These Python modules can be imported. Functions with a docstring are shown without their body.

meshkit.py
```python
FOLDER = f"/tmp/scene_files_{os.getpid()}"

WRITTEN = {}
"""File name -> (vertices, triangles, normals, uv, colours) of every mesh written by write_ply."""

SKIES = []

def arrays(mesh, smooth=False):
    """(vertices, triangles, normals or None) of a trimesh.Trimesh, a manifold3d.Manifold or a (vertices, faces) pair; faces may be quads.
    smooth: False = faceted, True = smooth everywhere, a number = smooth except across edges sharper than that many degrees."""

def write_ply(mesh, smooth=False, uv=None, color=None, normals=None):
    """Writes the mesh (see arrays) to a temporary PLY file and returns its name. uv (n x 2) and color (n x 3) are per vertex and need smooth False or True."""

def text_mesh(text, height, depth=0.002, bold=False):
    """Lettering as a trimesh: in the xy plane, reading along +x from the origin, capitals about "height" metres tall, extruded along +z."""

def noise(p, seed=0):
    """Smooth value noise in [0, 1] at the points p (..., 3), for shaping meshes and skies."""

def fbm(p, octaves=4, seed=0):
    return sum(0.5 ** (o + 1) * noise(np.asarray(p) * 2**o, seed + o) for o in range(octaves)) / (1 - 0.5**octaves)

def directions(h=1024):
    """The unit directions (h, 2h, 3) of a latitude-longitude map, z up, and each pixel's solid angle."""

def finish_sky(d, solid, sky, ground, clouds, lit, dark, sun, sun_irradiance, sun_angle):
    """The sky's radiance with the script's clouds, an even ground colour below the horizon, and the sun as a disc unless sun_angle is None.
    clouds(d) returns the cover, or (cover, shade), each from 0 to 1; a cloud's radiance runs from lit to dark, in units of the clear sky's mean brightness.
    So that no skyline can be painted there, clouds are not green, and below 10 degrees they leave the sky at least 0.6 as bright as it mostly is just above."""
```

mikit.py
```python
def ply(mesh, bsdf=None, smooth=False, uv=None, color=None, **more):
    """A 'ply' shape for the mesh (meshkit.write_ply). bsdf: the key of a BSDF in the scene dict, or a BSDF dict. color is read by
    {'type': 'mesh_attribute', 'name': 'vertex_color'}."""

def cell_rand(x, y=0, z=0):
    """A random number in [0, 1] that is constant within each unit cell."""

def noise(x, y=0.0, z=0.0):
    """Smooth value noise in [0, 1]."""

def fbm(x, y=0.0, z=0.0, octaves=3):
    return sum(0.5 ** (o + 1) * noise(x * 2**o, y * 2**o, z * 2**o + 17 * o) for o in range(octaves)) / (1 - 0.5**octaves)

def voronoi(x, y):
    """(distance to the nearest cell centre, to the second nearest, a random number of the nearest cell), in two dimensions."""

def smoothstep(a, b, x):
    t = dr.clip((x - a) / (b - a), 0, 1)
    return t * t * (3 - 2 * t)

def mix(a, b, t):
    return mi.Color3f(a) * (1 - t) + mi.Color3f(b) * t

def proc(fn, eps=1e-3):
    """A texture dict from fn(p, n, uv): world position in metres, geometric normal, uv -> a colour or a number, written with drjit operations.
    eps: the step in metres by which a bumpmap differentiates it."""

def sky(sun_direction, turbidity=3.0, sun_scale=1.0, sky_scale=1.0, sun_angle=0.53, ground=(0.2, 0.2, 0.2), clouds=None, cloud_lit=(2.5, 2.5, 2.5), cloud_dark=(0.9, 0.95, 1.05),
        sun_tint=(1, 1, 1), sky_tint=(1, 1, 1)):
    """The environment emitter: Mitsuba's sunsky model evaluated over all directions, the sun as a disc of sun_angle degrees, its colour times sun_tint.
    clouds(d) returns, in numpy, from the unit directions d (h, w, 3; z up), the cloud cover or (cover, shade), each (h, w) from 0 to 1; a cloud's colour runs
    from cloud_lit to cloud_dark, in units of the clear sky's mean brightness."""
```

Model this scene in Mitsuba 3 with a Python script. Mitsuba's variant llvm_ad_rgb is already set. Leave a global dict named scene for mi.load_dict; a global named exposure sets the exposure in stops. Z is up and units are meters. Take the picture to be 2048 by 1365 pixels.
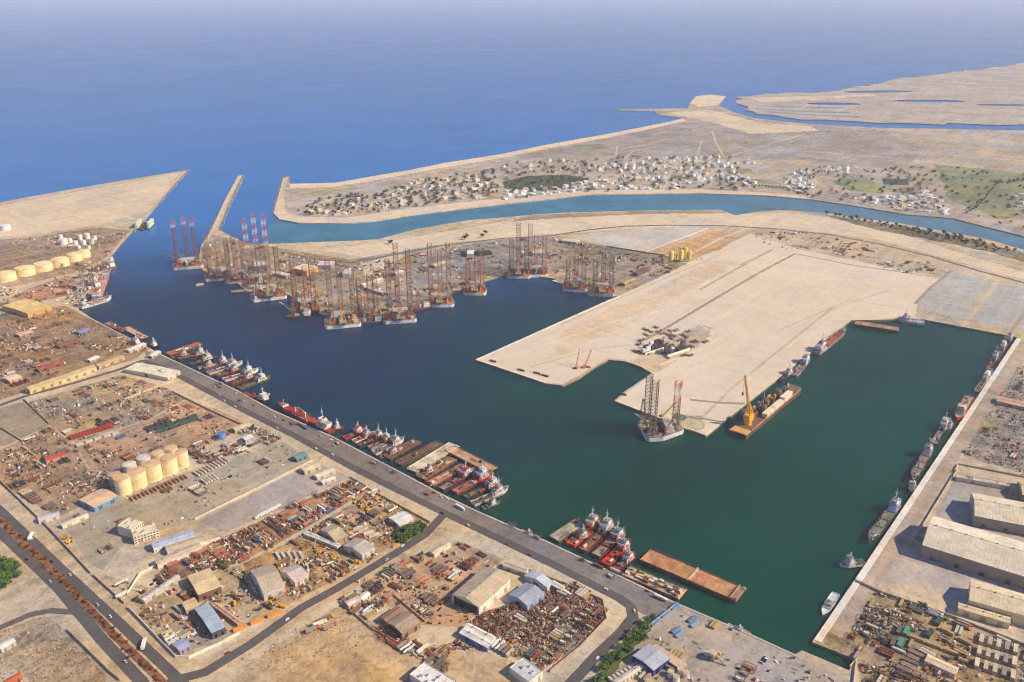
import math, random, numpy as np, trimesh, mitsuba as mi, mikit, meshkit
import drjit as dr
from mikit import fbm, noise, smoothstep, mix
from shapely.geometry import Polygon, LineString, Point
from shapely import affinity

# ---------------------------------------------------------------- camera, sky, exposure
T = mi.ScalarTransform4f
scene, labels = {}, {}
H, FL, YH = 560.0, 1720.0, -25.0            # eye height (m), focal length and horizon row (pixels of the 2048 wide photograph)
TH = math.atan((682.5 - YH) / FL)
CT, ST = math.cos(TH), math.sin(TH)
scene['camera'] = {'type': 'perspective', 'fov': math.degrees(2 * math.atan(1024 / FL)), 'fov_axis': 'x', 'near_clip': 1.0, 'far_clip': 400000.0,
                   'to_world': T().look_at(origin=[0, 0, H], target=[0, CT * 100, H - ST * 100], up=[0, 0, 1]), 'medium': {'type': 'ref', 'id': 'haze_air'}}
SUN = (1.0, -0.22, 0.74)
scene['sky'] = mikit.sky(SUN, turbidity=3.2, sun_tint=(0.97, 0.99, 0.985), sky_tint=(0.82, 0.94, 1.34), sky_scale=0.68, sun_scale=1.08)
exposure = 1.9
WZ = -3.0                                   # water level; the land lies at 0
scene['haze_air'] = {'type': 'homogeneous', 'albedo': {'type': 'rgb', 'value': [0.88, 0.925, 1.0]}, 'sigma_t': 5.4e-5}
scene['haze'] = {'type': 'cube', 'to_world': T().translate([0, 29000, 275]).scale([50000, 31000, 291]), 'bsdf': {'type': 'null'}, 'interior': {'type': 'ref', 'id': 'haze_air'}}
labels['haze'] = {'label': 'pale blue haze over the port and the sea', 'category': 'haze', 'kind': 'stuff'}


def G(x, y, z=0.0):
    """The map point (metres) seen at a pixel of the photograph, at height z."""
    u, w = (x - 1024) / FL, (y - 682.5) / FL
    d = (u, CT - w * ST, -ST - w * CT)
    k = (z - H) / d[2]
    return np.array([d[0] * k, d[1] * k])


def PX(p, z=0.0):
    d = (p[0], p[1], z - H)
    c, s = d[1] * CT - d[2] * ST, d[1] * ST + d[2] * CT
    return np.array([1024 + FL * d[0] / c, 682.5 - FL * s / c])


def GP(pts, z=0.0):
    return [tuple(G(x, y, z)) for x, y in pts]


def height_at(p, ypx):
    """How tall something standing at map point p is when its top is seen at row ypx."""
    w = (ypx - 682.5) / FL
    return H + p[1] * (-ST - w * CT) / (CT - w * ST)


def ang(a, b):
    return math.atan2(b[1] - a[1], b[0] - a[0])


# ---------------------------------------------------------------- materials
def unpack(uv):
    r = dr.floor((uv.x + 0.5) / 256.0)
    g = uv.x - 256.0 * r
    k = dr.floor((uv.y + 0.5) / 256.0)
    b = uv.y - 256.0 * k
    lin = lambda c: dr.power(dr.clip(c / 255.0, 0, 1), 2.2)
    return lin(r), lin(g), lin(b), k


def paint_fn(p, n, uv):
    r, g, b, k = unpack(uv)
    big = fbm(p.x * 0.12, p.y * 0.12, p.z * 0.2, 3)
    streak = noise(p.x * 0.9, p.y * 0.9, p.z * 0.12)
    m = 1.0 - k * 0.03 * smoothstep(0.3, 0.75, big) - k * 0.022 * smoothstep(0.45, 0.95, streak)
    rust = k * 0.03 * smoothstep(0.55, 0.8, fbm(p.x * 0.35 + 40, p.y * 0.35, p.z * 0.4, 2))
    return mix(mi.Color3f(r * m, g * m, b * m), (0.20, 0.10, 0.05), dr.clip(rust, 0, 0.6))


CA, SA = math.cos(math.radians(-37.5)), math.sin(math.radians(-37.5))


def ground_fn(p, n, uv):
    r, g, b, k = unpack(uv)
    a, c = p.x * CA + p.y * SA, -p.x * SA + p.y * CA
    big = fbm(p.x * 0.011, p.y * 0.011, 3.0, 3)
    mid = fbm(p.x * 0.06 + 9, p.y * 0.06, 1.0, 3)
    fine = noise(p.x * 0.45, p.y * 0.45)
    grit = noise(p.x * 1.1 + 5, p.y * 1.1)
    tr = fbm(a * 0.008, c * 0.12, 5.0, 2) * 0.5 + fbm(a * 0.13, c * 0.007, 7.0, 2) * 0.5
    s = k * 0.1
    m = 1.0 + s * ((big - 0.5) * 0.7 + (mid - 0.5) * 0.55 + (fine - 0.5) * 0.3 + (grit - 0.5) * 0.22 + (tr - 0.5) * 0.7)
    m *= 1.0 - s * 0.22 * smoothstep(0.60, 0.72, fbm(p.x * 0.19, p.y * 0.19, 8.0, 2))
    warm = s * (fbm(p.x * 0.017 + 30, p.y * 0.017, 2.0, 3) - 0.5) * 0.8
    m = dr.clip(m, 0.35, 1.7)
    y = 0.12 * (0.3 * r + 0.6 * g + 0.1 * b)
    return mi.Color3f(dr.clip((0.88 * r + y) * m * (1 + warm * 0.5), 0, 1), dr.clip((0.88 * g + y) * m, 0, 1), dr.clip((0.88 * b + y) * m * (1 - warm), 0, 1))


W_A, W_B = G(640, 700, WZ), G(1330, 960, WZ)
W_D = (W_B - W_A) / np.dot(W_B - W_A, W_B - W_A)


def water_fn(p, n, uv):
    t = (p.x - float(W_A[0])) * float(W_D[0]) + (p.y - float(W_A[1])) * float(W_D[1])
    w = fbm(p.x * 0.006, p.y * 0.006, 0.0, 3)
    t = t + (w - 0.5) * 0.7
    col = mix((0.000, 0.026, 0.082), (0.000, 0.052, 0.036), smoothstep(-0.15, 0.95, t))
    far = smoothstep(1500.0, 2300.0, p.y)
    col = mix(col, (0.014, 0.185, 0.60), far)
    slick = fbm((p.x * 0.86 + p.y * 0.5) * 0.0035 + 7, (p.y * 0.86 - p.x * 0.5) * 0.014, 4.0, 3)
    a = 1.0 - 0.6 * far
    m = 1.0 + a * (0.40 * (fbm(p.x * 0.004 + 3, p.y * 0.004, 2.0, 2) - 0.5) + 0.36 * (slick - 0.5))
    return col * m


def creek_fn(p, n, uv):
    t = smoothstep(300.0, 1100.0, p.x)
    return mix((0.045, 0.22, 0.36), (0.11, 0.24, 0.36), t) * (0.8 + 0.4 * fbm(p.x * 0.02, p.y * 0.02, 1.0, 3))


def leaf_fn(p, n, uv):
    r, g, b, k = unpack(uv)
    m = 0.6 + 0.8 * noise(p.x * 0.8, p.y * 0.8, p.z * 0.8)
    return mi.Color3f(r * m, g * m, b * m)


scene['paint'] = {'type': 'twosided', 'bsdf': {'type': 'principled', 'base_color': mikit.proc(paint_fn), 'roughness': 0.55, 'specular': 0.4}}
scene['earth'] = {'type': 'twosided', 'bsdf': {'type': 'diffuse', 'reflectance': mikit.proc(ground_fn)}}
scene['leaves'] = {'type': 'twosided', 'bsdf': {'type': 'diffuse', 'reflectance': mikit.proc(leaf_fn)}}
scene['sea_water'] = {'type': 'roughplastic', 'int_ior': 1.33, 'alpha': 0.045, 'specular_reflectance': 0.7, 'distribution': 'ggx', 'diffuse_reflectance': mikit.proc(water_fn)}
scene['creek_water'] = {'type': 'roughplastic', 'int_ior': 1.33, 'alpha': 0.14, 'distribution': 'ggx', 'diffuse_reflectance': mikit.proc(creek_fn)}
scene['window_glass'] = {'type': 'roughplastic', 'alpha': 0.05, 'diffuse_reflectance': {'type': 'rgb', 'value': [0.02, 0.025, 0.03]}}


# ---------------------------------------------------------------- mesh builder
def rot2(x, y, a):
    c, s = math.cos(a), math.sin(a)
    return c * x - s * y, s * x + c * y


class MB:
    """Collects coloured pieces into one mesh; a colour is (r, g, b) in 0..255 and g the amount of grime, 0..15."""

    def __init__(self, col=(200, 200, 200), g=4):
        self.v, self.f, self.c, self.n, self.col, self.g = [], [], [], 0, col, g

    def add(self, v, f, col=None, g=None):
        v, col, g = np.asarray(v, float), col or self.col, self.g if g is None else g
        self.v.append(v)
        self.f.append(np.asarray(f, int) + self.n)
        self.c.append(np.tile([round(col[0]) * 256 + round(col[1]), round(col[2]) + 256 * g], (len(v), 1)))
        self.n += len(v)
        return self

    def box(self, cx, cy, z, sx, sy, sz, rot=0.0, col=None, top=None, taper=1.0, tilt=0.0, bevel=0.0):
        x, y = sx / 2, sy / 2
        if bevel:
            o = [(-x + bevel, -y), (x - bevel, -y), (x, -y + bevel), (x, y - bevel), (x - bevel, y), (-x + bevel, y), (-x, y - bevel), (-x, -y + bevel)]
        else:
            o = [(-x, -y), (x, -y), (x, y), (-x, y)]
        lo = [rot2(a, b, rot) for a, b in o]
        hi = [rot2(a * taper, b * taper, rot) for a, b in o]
        v = [(cx + a, cy + b, z) for a, b in lo] + [(cx + a, cy + b, z + sz + tilt * (o[i][0] > 0)) for i, (a, b) in enumerate(hi)]
        n = len(o)
        f = [q for i in range(n) for q in ((i, (i + 1) % n, (i + 1) % n + n), (i, (i + 1) % n + n, i + n))]
        f += [(0, i + 1, i) for i in range(1, n - 1)]
        cap = [(0, i, i + 1) for i in range(1, n - 1)]
        if top:
            self.add(v, f, col)
            self.add(v[n:], cap, top)
        else:
            self.add(v, f + [tuple(j + n for j in c) for c in cap], col)
        return self

    def prism(self, poly, z0, z1, col=None, top=None, g=None):
        p = Polygon(poly)
        if p.exterior.is_ccw is False:
            p = Polygon(list(p.exterior.coords)[::-1])
        pts = list(p.exterior.coords)[:-1]
        n = len(pts)
        v = [(x, y, z0) for x, y in pts] + [(x, y, z1) for x, y in pts]
        f = [q for i in range(n) for q in ((i, (i + 1) % n, (i + 1) % n + n), (i, (i + 1) % n + n, i + n))]
        self.add(v, f, col, g)
        self.sheet(p, z1, top or col, g)
        return self

    def sheet(self, poly, z, col=None, g=None):
        p = poly if not isinstance(poly, list) else Polygon(poly)
        for q in getattr(p, 'geoms', [p]):
            if q.area < 1e-6:
                continue
            vv, ff = trimesh.creation.triangulate_polygon(q, engine='earcut')
            ff = np.asarray(ff)
            a, b, c = (vv[ff[:, i]] for i in range(3))
            flip = (b[:, 0] - a[:, 0]) * (c[:, 1] - a[:, 1]) - (b[:, 1] - a[:, 1]) * (c[:, 0] - a[:, 0]) < 0
            ff[flip] = ff[flip][:, ::-1]
            self.add(np.column_stack([vv, np.full(len(vv), z)]), ff, col, g)
        return self

    def ring(self, cx, cy, stack, n=14, col=None, cap=True, top=None):
        """A body of revolution: stack = [(radius, z), ...] from the foot to the top."""
        t = np.arange(n) * 2 * np.pi / n
        v = np.vstack([np.column_stack([cx + r * np.cos(t), cy + r * np.sin(t), np.full(n, z)]) for r, z in stack])
        f = [q for k in range(len(stack) - 1) for i in range(n) for q in
             ((k * n + i, k * n + (i + 1) % n, k * n + n + (i + 1) % n), (k * n + i, k * n + n + (i + 1) % n, k * n + n + i))]
        self.add(v, f, col)
        if cap:
            self.add(v[-n:], [(0, i, i + 1) for i in range(1, n - 1)], top or col)
        return self

    def bar(self, p, q, w, col=None, n=4, w2=None):
        p, q = np.asarray(p, float), np.asarray(q, float)
        d = q - p
        L = np.linalg.norm(d)
        if L < 1e-6:
            return self
        d /= L
        a = np.cross(d, (0, 0, 1.0) if abs(d[2]) < 0.9 else (1.0, 0, 0))
        a /= np.linalg.norm(a)
        b = np.cross(d, a)
        t = np.arange(n) * 2 * np.pi / n + np.pi / 4
        o = np.cos(t)[:, None] * a + np.sin(t)[:, None] * b
        r, r2 = w * 0.7, (w if w2 is None else w2) * 0.7
        v = np.vstack([p + o * r, q + o * r2])
        f = [k for i in range(n) for k in ((i, i + n, (i + 1) % n + n), (i, (i + 1) % n + n, (i + 1) % n))]
        f += [(0, i, i + 1) for i in range(1, n - 1)] + [(n, n + i + 1, n + i) for i in range(1, n - 1)]
        return self.add(v, f, col)

    def lattice(self, p, q, w, nb, col=None, t=0.3, w2=None):
        """A four-chord lattice mast or boom from p to q."""
        p, q = np.asarray(p, float), np.asarray(q, float)
        d = (q - p) / np.linalg.norm(q - p)
        a = np.cross(d, (0, 0, 1.0) if abs(d[2]) < 0.9 else (0, 1.0, 0))
        a /= np.linalg.norm(a)
        b = np.cross(d, a)
        w2 = w if w2 is None else w2
        c = lambda k, s: p + (q - p) * k / nb + (a * (1, -1, -1, 1)[s % 4] + b * (1, 1, -1, -1)[s % 4]) * (w + (w2 - w) * k / nb) / 2
        for s in range(4):
            self.bar(c(0, s), c(nb, s), t, col)
            for k in range(nb):
                self.bar(c(k, s + k % 2), c(k + 1, s + 1 - k % 2), t * 0.7, col, 3)
        return self

    def mesh(self):
        return np.vstack(self.v), np.vstack(self.f)

    def ply(self, mat='paint', smooth=False):
        v, f = self.mesh()
        return mikit.ply(trimesh.Trimesh(v, f, process=False), mat, smooth=smooth, uv=np.vstack(self.c))


taken = {}


def numbered(name):
    k = taken.get(name, -1) + 1
    taken[name] = k
    return name if k == 0 else f'{name}_{k:03d}'


def place(x, y, z=0.0, rot=0.0, s=(1, 1, 1)):
    return T().translate([float(x), float(y), float(z)]).rotate([0, 0, 1], math.degrees(rot)).scale(list(map(float, s)))


def info(key, label, cat, group=None, kind=None):
    labels[key] = {'label': label}
    if cat:
        labels[key]['category'] = cat
    if group:
        labels[key]['group'] = group
    if kind:
        labels[key]['kind'] = kind


class Thing:
    """A thing whose parts are entries of their own, all under one placement."""

    def __init__(self, name, label, cat, x=0, y=0, z=0, rot=0.0, s=(1, 1, 1), group=None):
        self.key, self.m = numbered(name), place(x, y, z, rot, s)
        info(self.key, label, cat, group)
        self.count = {}

    def part(self, name, mb, mat='paint', label=None, smooth=False):
        d = mb if isinstance(mb, dict) else mb.ply(mat, smooth)
        k = self.count.get(name, -1) + 1
        self.count[name] = k
        key = f'{self.key}__{name}' + (f'_{k:03d}' if k else '')
        scene[key] = {**d, 'to_world': self.m}
        if label:
            labels[key] = {'label': label}
        return key[len(self.key) + 2:]


def single(name, mb, label, cat, x=0, y=0, z=0, rot=0.0, s=(1, 1, 1), group=None, mat='paint', kind=None, smooth=False):
    key = numbered(name)
    d = mb if isinstance(mb, dict) else mb.ply(mat, smooth)
    scene[key] = {**d, 'to_world': place(x, y, z, rot, s)}
    info(key, label, cat, group, kind)
    return key


def struct(name, mb, mat='earth', label=None, cat=None):
    key = numbered(name)
    scene[key] = mb.ply(mat)
    labels[key] = {'kind': 'structure', **({'label': label} if label else {}), **({'category': cat} if cat else {})}
    return key


def copy_parts(thing, parts):
    for name, d in parts:
        thing.part(name, d)


busy = []                                   # footprints that loose things keep clear of


def keep(poly, grow=1.5):
    busy.append(Polygon(poly).buffer(grow) if isinstance(poly, list) else poly.buffer(grow))


def jit(col, rng, a=14):
    d = rng.uniform(-a, a)
    return tuple(min(255, max(0, c + d + rng.uniform(-a / 3, a / 3))) for c in col)


ORD = ['', 'first', 'second', 'third', 'fourth', 'fifth', 'sixth', 'seventh', 'eighth', 'ninth', 'tenth', 'eleventh', 'twelfth', 'thirteenth', 'fourteenth', 'fifteenth'] + [f'{k}th' for k in range(16, 60)]
pending = []                                # things labelled at the end by colour, kind and the landmark they are nearest to
landmarks = []


def colour_word(c):
    r, g, b = c
    hi, lo = max(c), min(c)
    if hi - lo < 26:
        return 'white' if lo > 205 else 'pale grey' if lo > 165 else 'grey' if lo > 100 else 'dark grey'
    if r >= g >= b:
        if r > 180 and g < 110:
            return 'red'
        if lo > 150:
            return 'cream'
        if r > 170 and g > 150:
            return 'ochre'
        if r > 170:
            return 'orange'
        return 'rust brown' if r > 125 else 'dark brown'
    return 'green' if g >= r and g >= b else 'blue'


QA = ang(G(476, 781), G(1237, 1150))        # heading of the near quay
QB = QA + math.pi / 2
# ================================================================ THE SETTING: water, land, roads
struct('sea', MB((20, 60, 110)).add([(-49000, -1900, WZ), (49000, -1900, WZ), (49000, 59000, WZ), (-49000, 59000, WZ)], [(0, 1, 2), (0, 2, 3)]), 'sea_water', 'blue sea and green harbour water')

SPIT = [(-260, 450), (-120, 428), (0, 405), (120, 383), (240, 362), (365, 342), (374, 341), (345, 371), (320, 402), (300, 428), (262, 465), (240, 490), (222, 512), (205, 545), (186, 578), (160, 603), (157, 619), (182, 636), (235, 664), (300, 697)]
QUAY = [(323, 709), (476, 781), (546, 820), (666, 873), (798, 942), (886, 989), (957, 1023), (1093, 1082), (1237, 1150), (1351, 1205), (1498, 1267), (1590, 1309), (1604, 1301), (1698, 1341), (1710, 1319), (1624, 1284)]
RIGHTQ = [(1709, 1160), (1840, 965), (2034, 675)]
PIER = [(2013, 671), (1846, 639), (1702, 641), (1624, 704), (1412, 872), (1300, 830), (1228, 802), (1250, 783), (1304, 747), (1280, 733), (1251, 723), (1216, 720), (1193, 732), (1160, 755), (1126, 772), (1090, 767), (950, 720), (1216, 601), (1239, 592)]
RIGY = [(1185, 592), (1150, 577), (1108, 557), (1020, 547), (965, 563), (915, 581), (850, 601), (800, 618), (755, 636), (690, 640), (640, 627), (600, 603), (575, 588), (530, 582), (495, 583), (470, 562), (430, 552), (404, 540), (398, 515), (402, 492), (421, 463), (450, 400), (476, 352), (484, 351), (460, 401), (436, 459), (466, 474), (492, 487), (550, 488), (620, 485), (705, 482), (755, 479), (831, 459), (934, 441), (1000, 436), (1073, 429), (1122, 426), (1300, 421), (1440, 420), (1471, 431), (1521, 423), (1574, 421), (1647, 426), (1694, 432), (1729, 438), (1800, 447), (1917, 468), (1970, 478), (2048, 500), (2300, 560)]
land = GP(SPIT + QUAY + RIGHTQ + PIER + RIGY)
far_r, near_r, near_l = G(3400, 760), (1900, -60), (-1900, -60)
MAIN = Polygon(land + [tuple(far_r), near_r, near_l, tuple(G(-700, 560))]).buffer(0)
base = MB((200, 182, 154), 7)
base.prism(list(MAIN.exterior.coords)[:-1], -9, 0, top=(198, 180, 152), col=(150, 138, 124))
struct('ground', base, label='dusty sand-coloured port land')

TOWN = [(566, 357), (575, 353), (580, 368), (671, 366), (744, 353), (817, 341), (890, 326), (1000, 309), (1098, 289), (1195, 272), (1268, 258), (1342, 243), (1366, 236), (1320, 231), (1308, 222), (1238, 221), (1238, 219), (1310, 218), (1376, 217), (1380, 206), (1392, 193), (1420, 189), (1452, 193), (1437, 211), (1465, 224), (1510, 237), (1600, 247), (1760, 256), (2100, 262), (2700, 300), (3000, 540), (2300, 530), (2048, 473), (1906, 437), (1811, 429), (1716, 413), (1621, 399), (1526, 391), (1400, 387), (1293, 388), (1171, 390), (1098, 399), (1000, 409), (912, 419), (817, 431), (744, 443), (690, 447), (598, 446), (559, 439), (547, 426)]
TOWNP = Polygon(GP(TOWN)).buffer(0)
t = MB((189, 172, 154), 9)
t.prism(list(TOWNP.exterior.coords)[:-1], -9, 0, top=(180, 167, 153), col=(190, 175, 155))
struct('town_ground', t, label='sandy peninsula carrying the town')
FAR = [(1476, 204), (1484, 195), (1524, 188), (1640, 185), (1700, 178), (1800, 158), (2048, 128), (2700, 90), (2700, 285), (2100, 250), (1760, 247), (1600, 238), (1511, 227), (1489, 217)]
FARP = Polygon(GP(FAR)).buffer(0).segmentize(90)
fr = random.Random(3)
FARP = Polygon([(x + fr.uniform(-30, 30), y + fr.uniform(-35, 35)) for x, y in FARP.exterior.coords[:-1]]).buffer(0)
FARP = max(getattr(FARP, 'geoms', [FARP]), key=lambda g: g.area)
for k in range(7):
    fx, fy = G(fr.uniform(1640, 2300), fr.uniform(180, 236))
    FARP = FARP.difference(affinity.rotate(affinity.scale(Point(fx, fy).buffer(1, 6), fr.uniform(100, 260), fr.uniform(25, 70)), fr.uniform(-20, 30)))
FARP = max(getattr(FARP, 'geoms', [FARP]), key=lambda g: g.area).simplify(4)
t = MB((182, 170, 160), 6)
t.sheet(FARP, 0)
t.prism(list(FARP.exterior.coords)[:-1], -9, -3.2)
struct('far_coast', t, label='pale far coast fading in the haze')

LANDS = MAIN.union(TOWNP).union(FARP).buffer(-0.3)

# the creek between town and port: paler, shallower water laid on the sea
creek = Polygon(GP([(560, 441), (598, 447), (690, 448), (744, 444), (817, 432), (912, 420), (1000, 410), (1098, 400), (1171, 391), (1293, 389), (1400, 388), (1526, 392), (1621, 400), (1716, 414), (1811, 430), (1906, 438), (2048, 474), (2300, 531), (3000, 541), (3000, 640), (2300, 560), (2048, 500), (1917, 468), (1800, 447), (1729, 438), (1647, 426), (1574, 421), (1471, 431), (1440, 420), (1122, 426), (1000, 436), (934, 441), (831, 459), (755, 479), (705, 482), (620, 485), (550, 488)], WZ)).buffer(25)
struct('creek', MB().sheet(creek, WZ + 0.2), 'creek_water', 'shallow blue creek between town and port')


def patch(name, px, col, g=7, z=0.05, label=None, soft=0.0, seed=0):
    """A sheet of other ground; soft gives it an uneven outline."""
    p = Polygon(GP(px)).buffer(0)
    if soft:
        p = p.segmentize(soft * 1.6)
        rng = random.Random(seed + len(name))
        p = Polygon([(x + rng.uniform(-soft, soft) * 0.5, y + rng.uniform(-soft, soft) * 0.5) for x, y in p.exterior.coords[:-1]]).buffer(0)
    return struct(name, MB(col, g).sheet(p.intersection(LANDS), z), label=label)


def ribbon(name, px, w, col, g=4, z=0.12, label=None, clear=True):
    line = LineString(GP(px))
    p = line.buffer(w / 2, cap_style='flat', join_style='round')
    if clear:
        keep(p, 1.0)
    return struct(name, MB(col, g).sheet(p.intersection(LANDS), z), label=label)


# --- port ground, from the far left to the right
patch('sand', [(-200, 452), (0, 412), (120, 390), (240, 369), (362, 345), (300, 422), (200, 450), (60, 470), (-200, 490)], (218, 198, 168), 4, label='bare pale sand of the spit')
patch('yard_ground', [(-200, 500), (60, 474), (200, 455), (262, 462), (236, 488), (215, 515), (150, 545), (0, 580), (-150, 600)], (164, 142, 120), 11, soft=8, label='tank farm ground')
patch('yard_ground', [(20, 596), (70, 572), (140, 552), (160, 566), (130, 592), (70, 606)], (186, 132, 102), 10, z=0.09, soft=6, label='reddish ground below the far left tanks')
patch('yard_ground', [(-150, 640), (0, 628), (130, 612), (180, 638), (300, 699), (262, 722), (50, 784), (-150, 850)], (157, 128, 100), 13, label='brown scrap yard in the north west')
patch('yard_ground', [(-160, 868), (-20, 822), (45, 804), (100, 850), (25, 886), (-160, 950)], (158, 143, 122), 7, label='empty grey lot by the side road')
patch('yard_ground', [(55, 806), (240, 750), (330, 775), (372, 798), (300, 838), (150, 886), (100, 850)], (166, 145, 118), 12, label='littered beige yard')
patch('yard_ground', [(150, 888), (300, 840), (376, 800), (440, 822), (505, 852), (440, 880), (270, 948), (180, 940)], (184, 148, 114), 9, label='orange dirt yard')
patch('yard_ground', [(-120, 950), (25, 890), (98, 853), (148, 890), (178, 942), (268, 950), (180, 1005), (118, 1035), (40, 990), (-60, 960)], (172, 142, 112), 12, label='brown littered yard')
patch('yard_ground', [(122, 1042), (180, 1010), (300, 965), (440, 925), (565, 884), (625, 920), (500, 985), (400, 1035), (250, 1085), (205, 1142), (180, 1130)], (176, 164, 143), 6, label='grey beige trailer lot')
patch('yard_ground', [(395, 1045), (500, 990), (630, 924), (700, 955), (560, 1020), (450, 1065)], (171, 160, 154), 6, label='lilac grey lot')
patch('yard_ground', [(300, 1172), (330, 1130), (440, 1080), (560, 1024), (702, 958), (740, 978), (640, 1040), (560, 1085), (480, 1125), (400, 1150)], (160, 122, 92), 12, label='rust stained strip yard')
patch('yard_ground', [(486, 1128), (570, 1088), (650, 1042), (745, 982), (862, 1048), (800, 1094), (700, 1150), (560, 1218), (510, 1180)], (166, 139, 106), 13, label='machinery yard')
patch('yard_ground', [(206, 1150), (300, 1176), (400, 1152), (480, 1130), (510, 1182), (556, 1220), (470, 1268), (352, 1312), (262, 1220)], (180, 157, 124), 10, label='tan shed yard')
patch('yard_ground', [(362, 1232), (392, 1222), (440, 1262), (470, 1262), (440, 1285), (380, 1300), (352, 1270)], (160, 151, 136), 6, z=0.09, label='grey paved courtyard of the tan shed yard')
patch('yard_ground', [(712, 1166), (800, 1120), (925, 1085), (1010, 1120), (960, 1150), (900, 1200), (960, 1225), (920, 1255), (830, 1250), (760, 1200)], (186, 148, 112), 9, label='orange dirt pipe yard')
patch('yard_ground', [(925, 1255), (960, 1228), (1100, 1180), (1150, 1160), (1206, 1200), (1212, 1240), (1160, 1290), (1080, 1345), (1000, 1300)], (158, 132, 104), 14, label='rubble yard')
patch('yard_ground', [(430, 1400), (520, 1310), (690, 1205), (760, 1260), (870, 1310), (960, 1290), (1060, 1350), (1000, 1400)], (184, 158, 124), 10, soft=6, label='bare tan sand lot')
patch('yard_ground', [(-60, 1290), (0, 1262), (90, 1232), (138, 1262), (222, 1346), (190, 1400), (-60, 1400)], (178, 156, 126), 13, label='stony corner lot')
patch('quay_apron', [(1290, 1262), (1351, 1209), (1498, 1270), (1596, 1315), (1720, 1370), (1700, 1420), (1200, 1420), (1220, 1330)], (178, 165, 151), 7, label='grey beige concrete apron')
patch('yard_ground', [(1628, 1290), (1660, 1240), (1722, 1172), (1860, 1220), (2110, 1310), (2110, 1420), (1730, 1400), (1712, 1320)], (170, 148, 118), 12, label='container yard right of the slip')
patch('yard_ground', [(1790, 1110), (1840, 1098), (2110, 1190), (2110, 1262), (1860, 1180), (1760, 1160)], (186, 174, 163), 6, label='grey lot below the big warehouse')
patch('yard_ground', [(1912, 952), (2110, 985), (2110, 1200), (1843, 1095), (1870, 1030)], (168, 160, 152), 6, label='grey ground between warehouses')
patch('yard_ground', [(1905, 880), (1965, 790), (2020, 720), (2110, 700), (2110, 960), (1930, 915)], (171, 161, 148), 11, soft=5, label='grey gravel lot')
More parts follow.
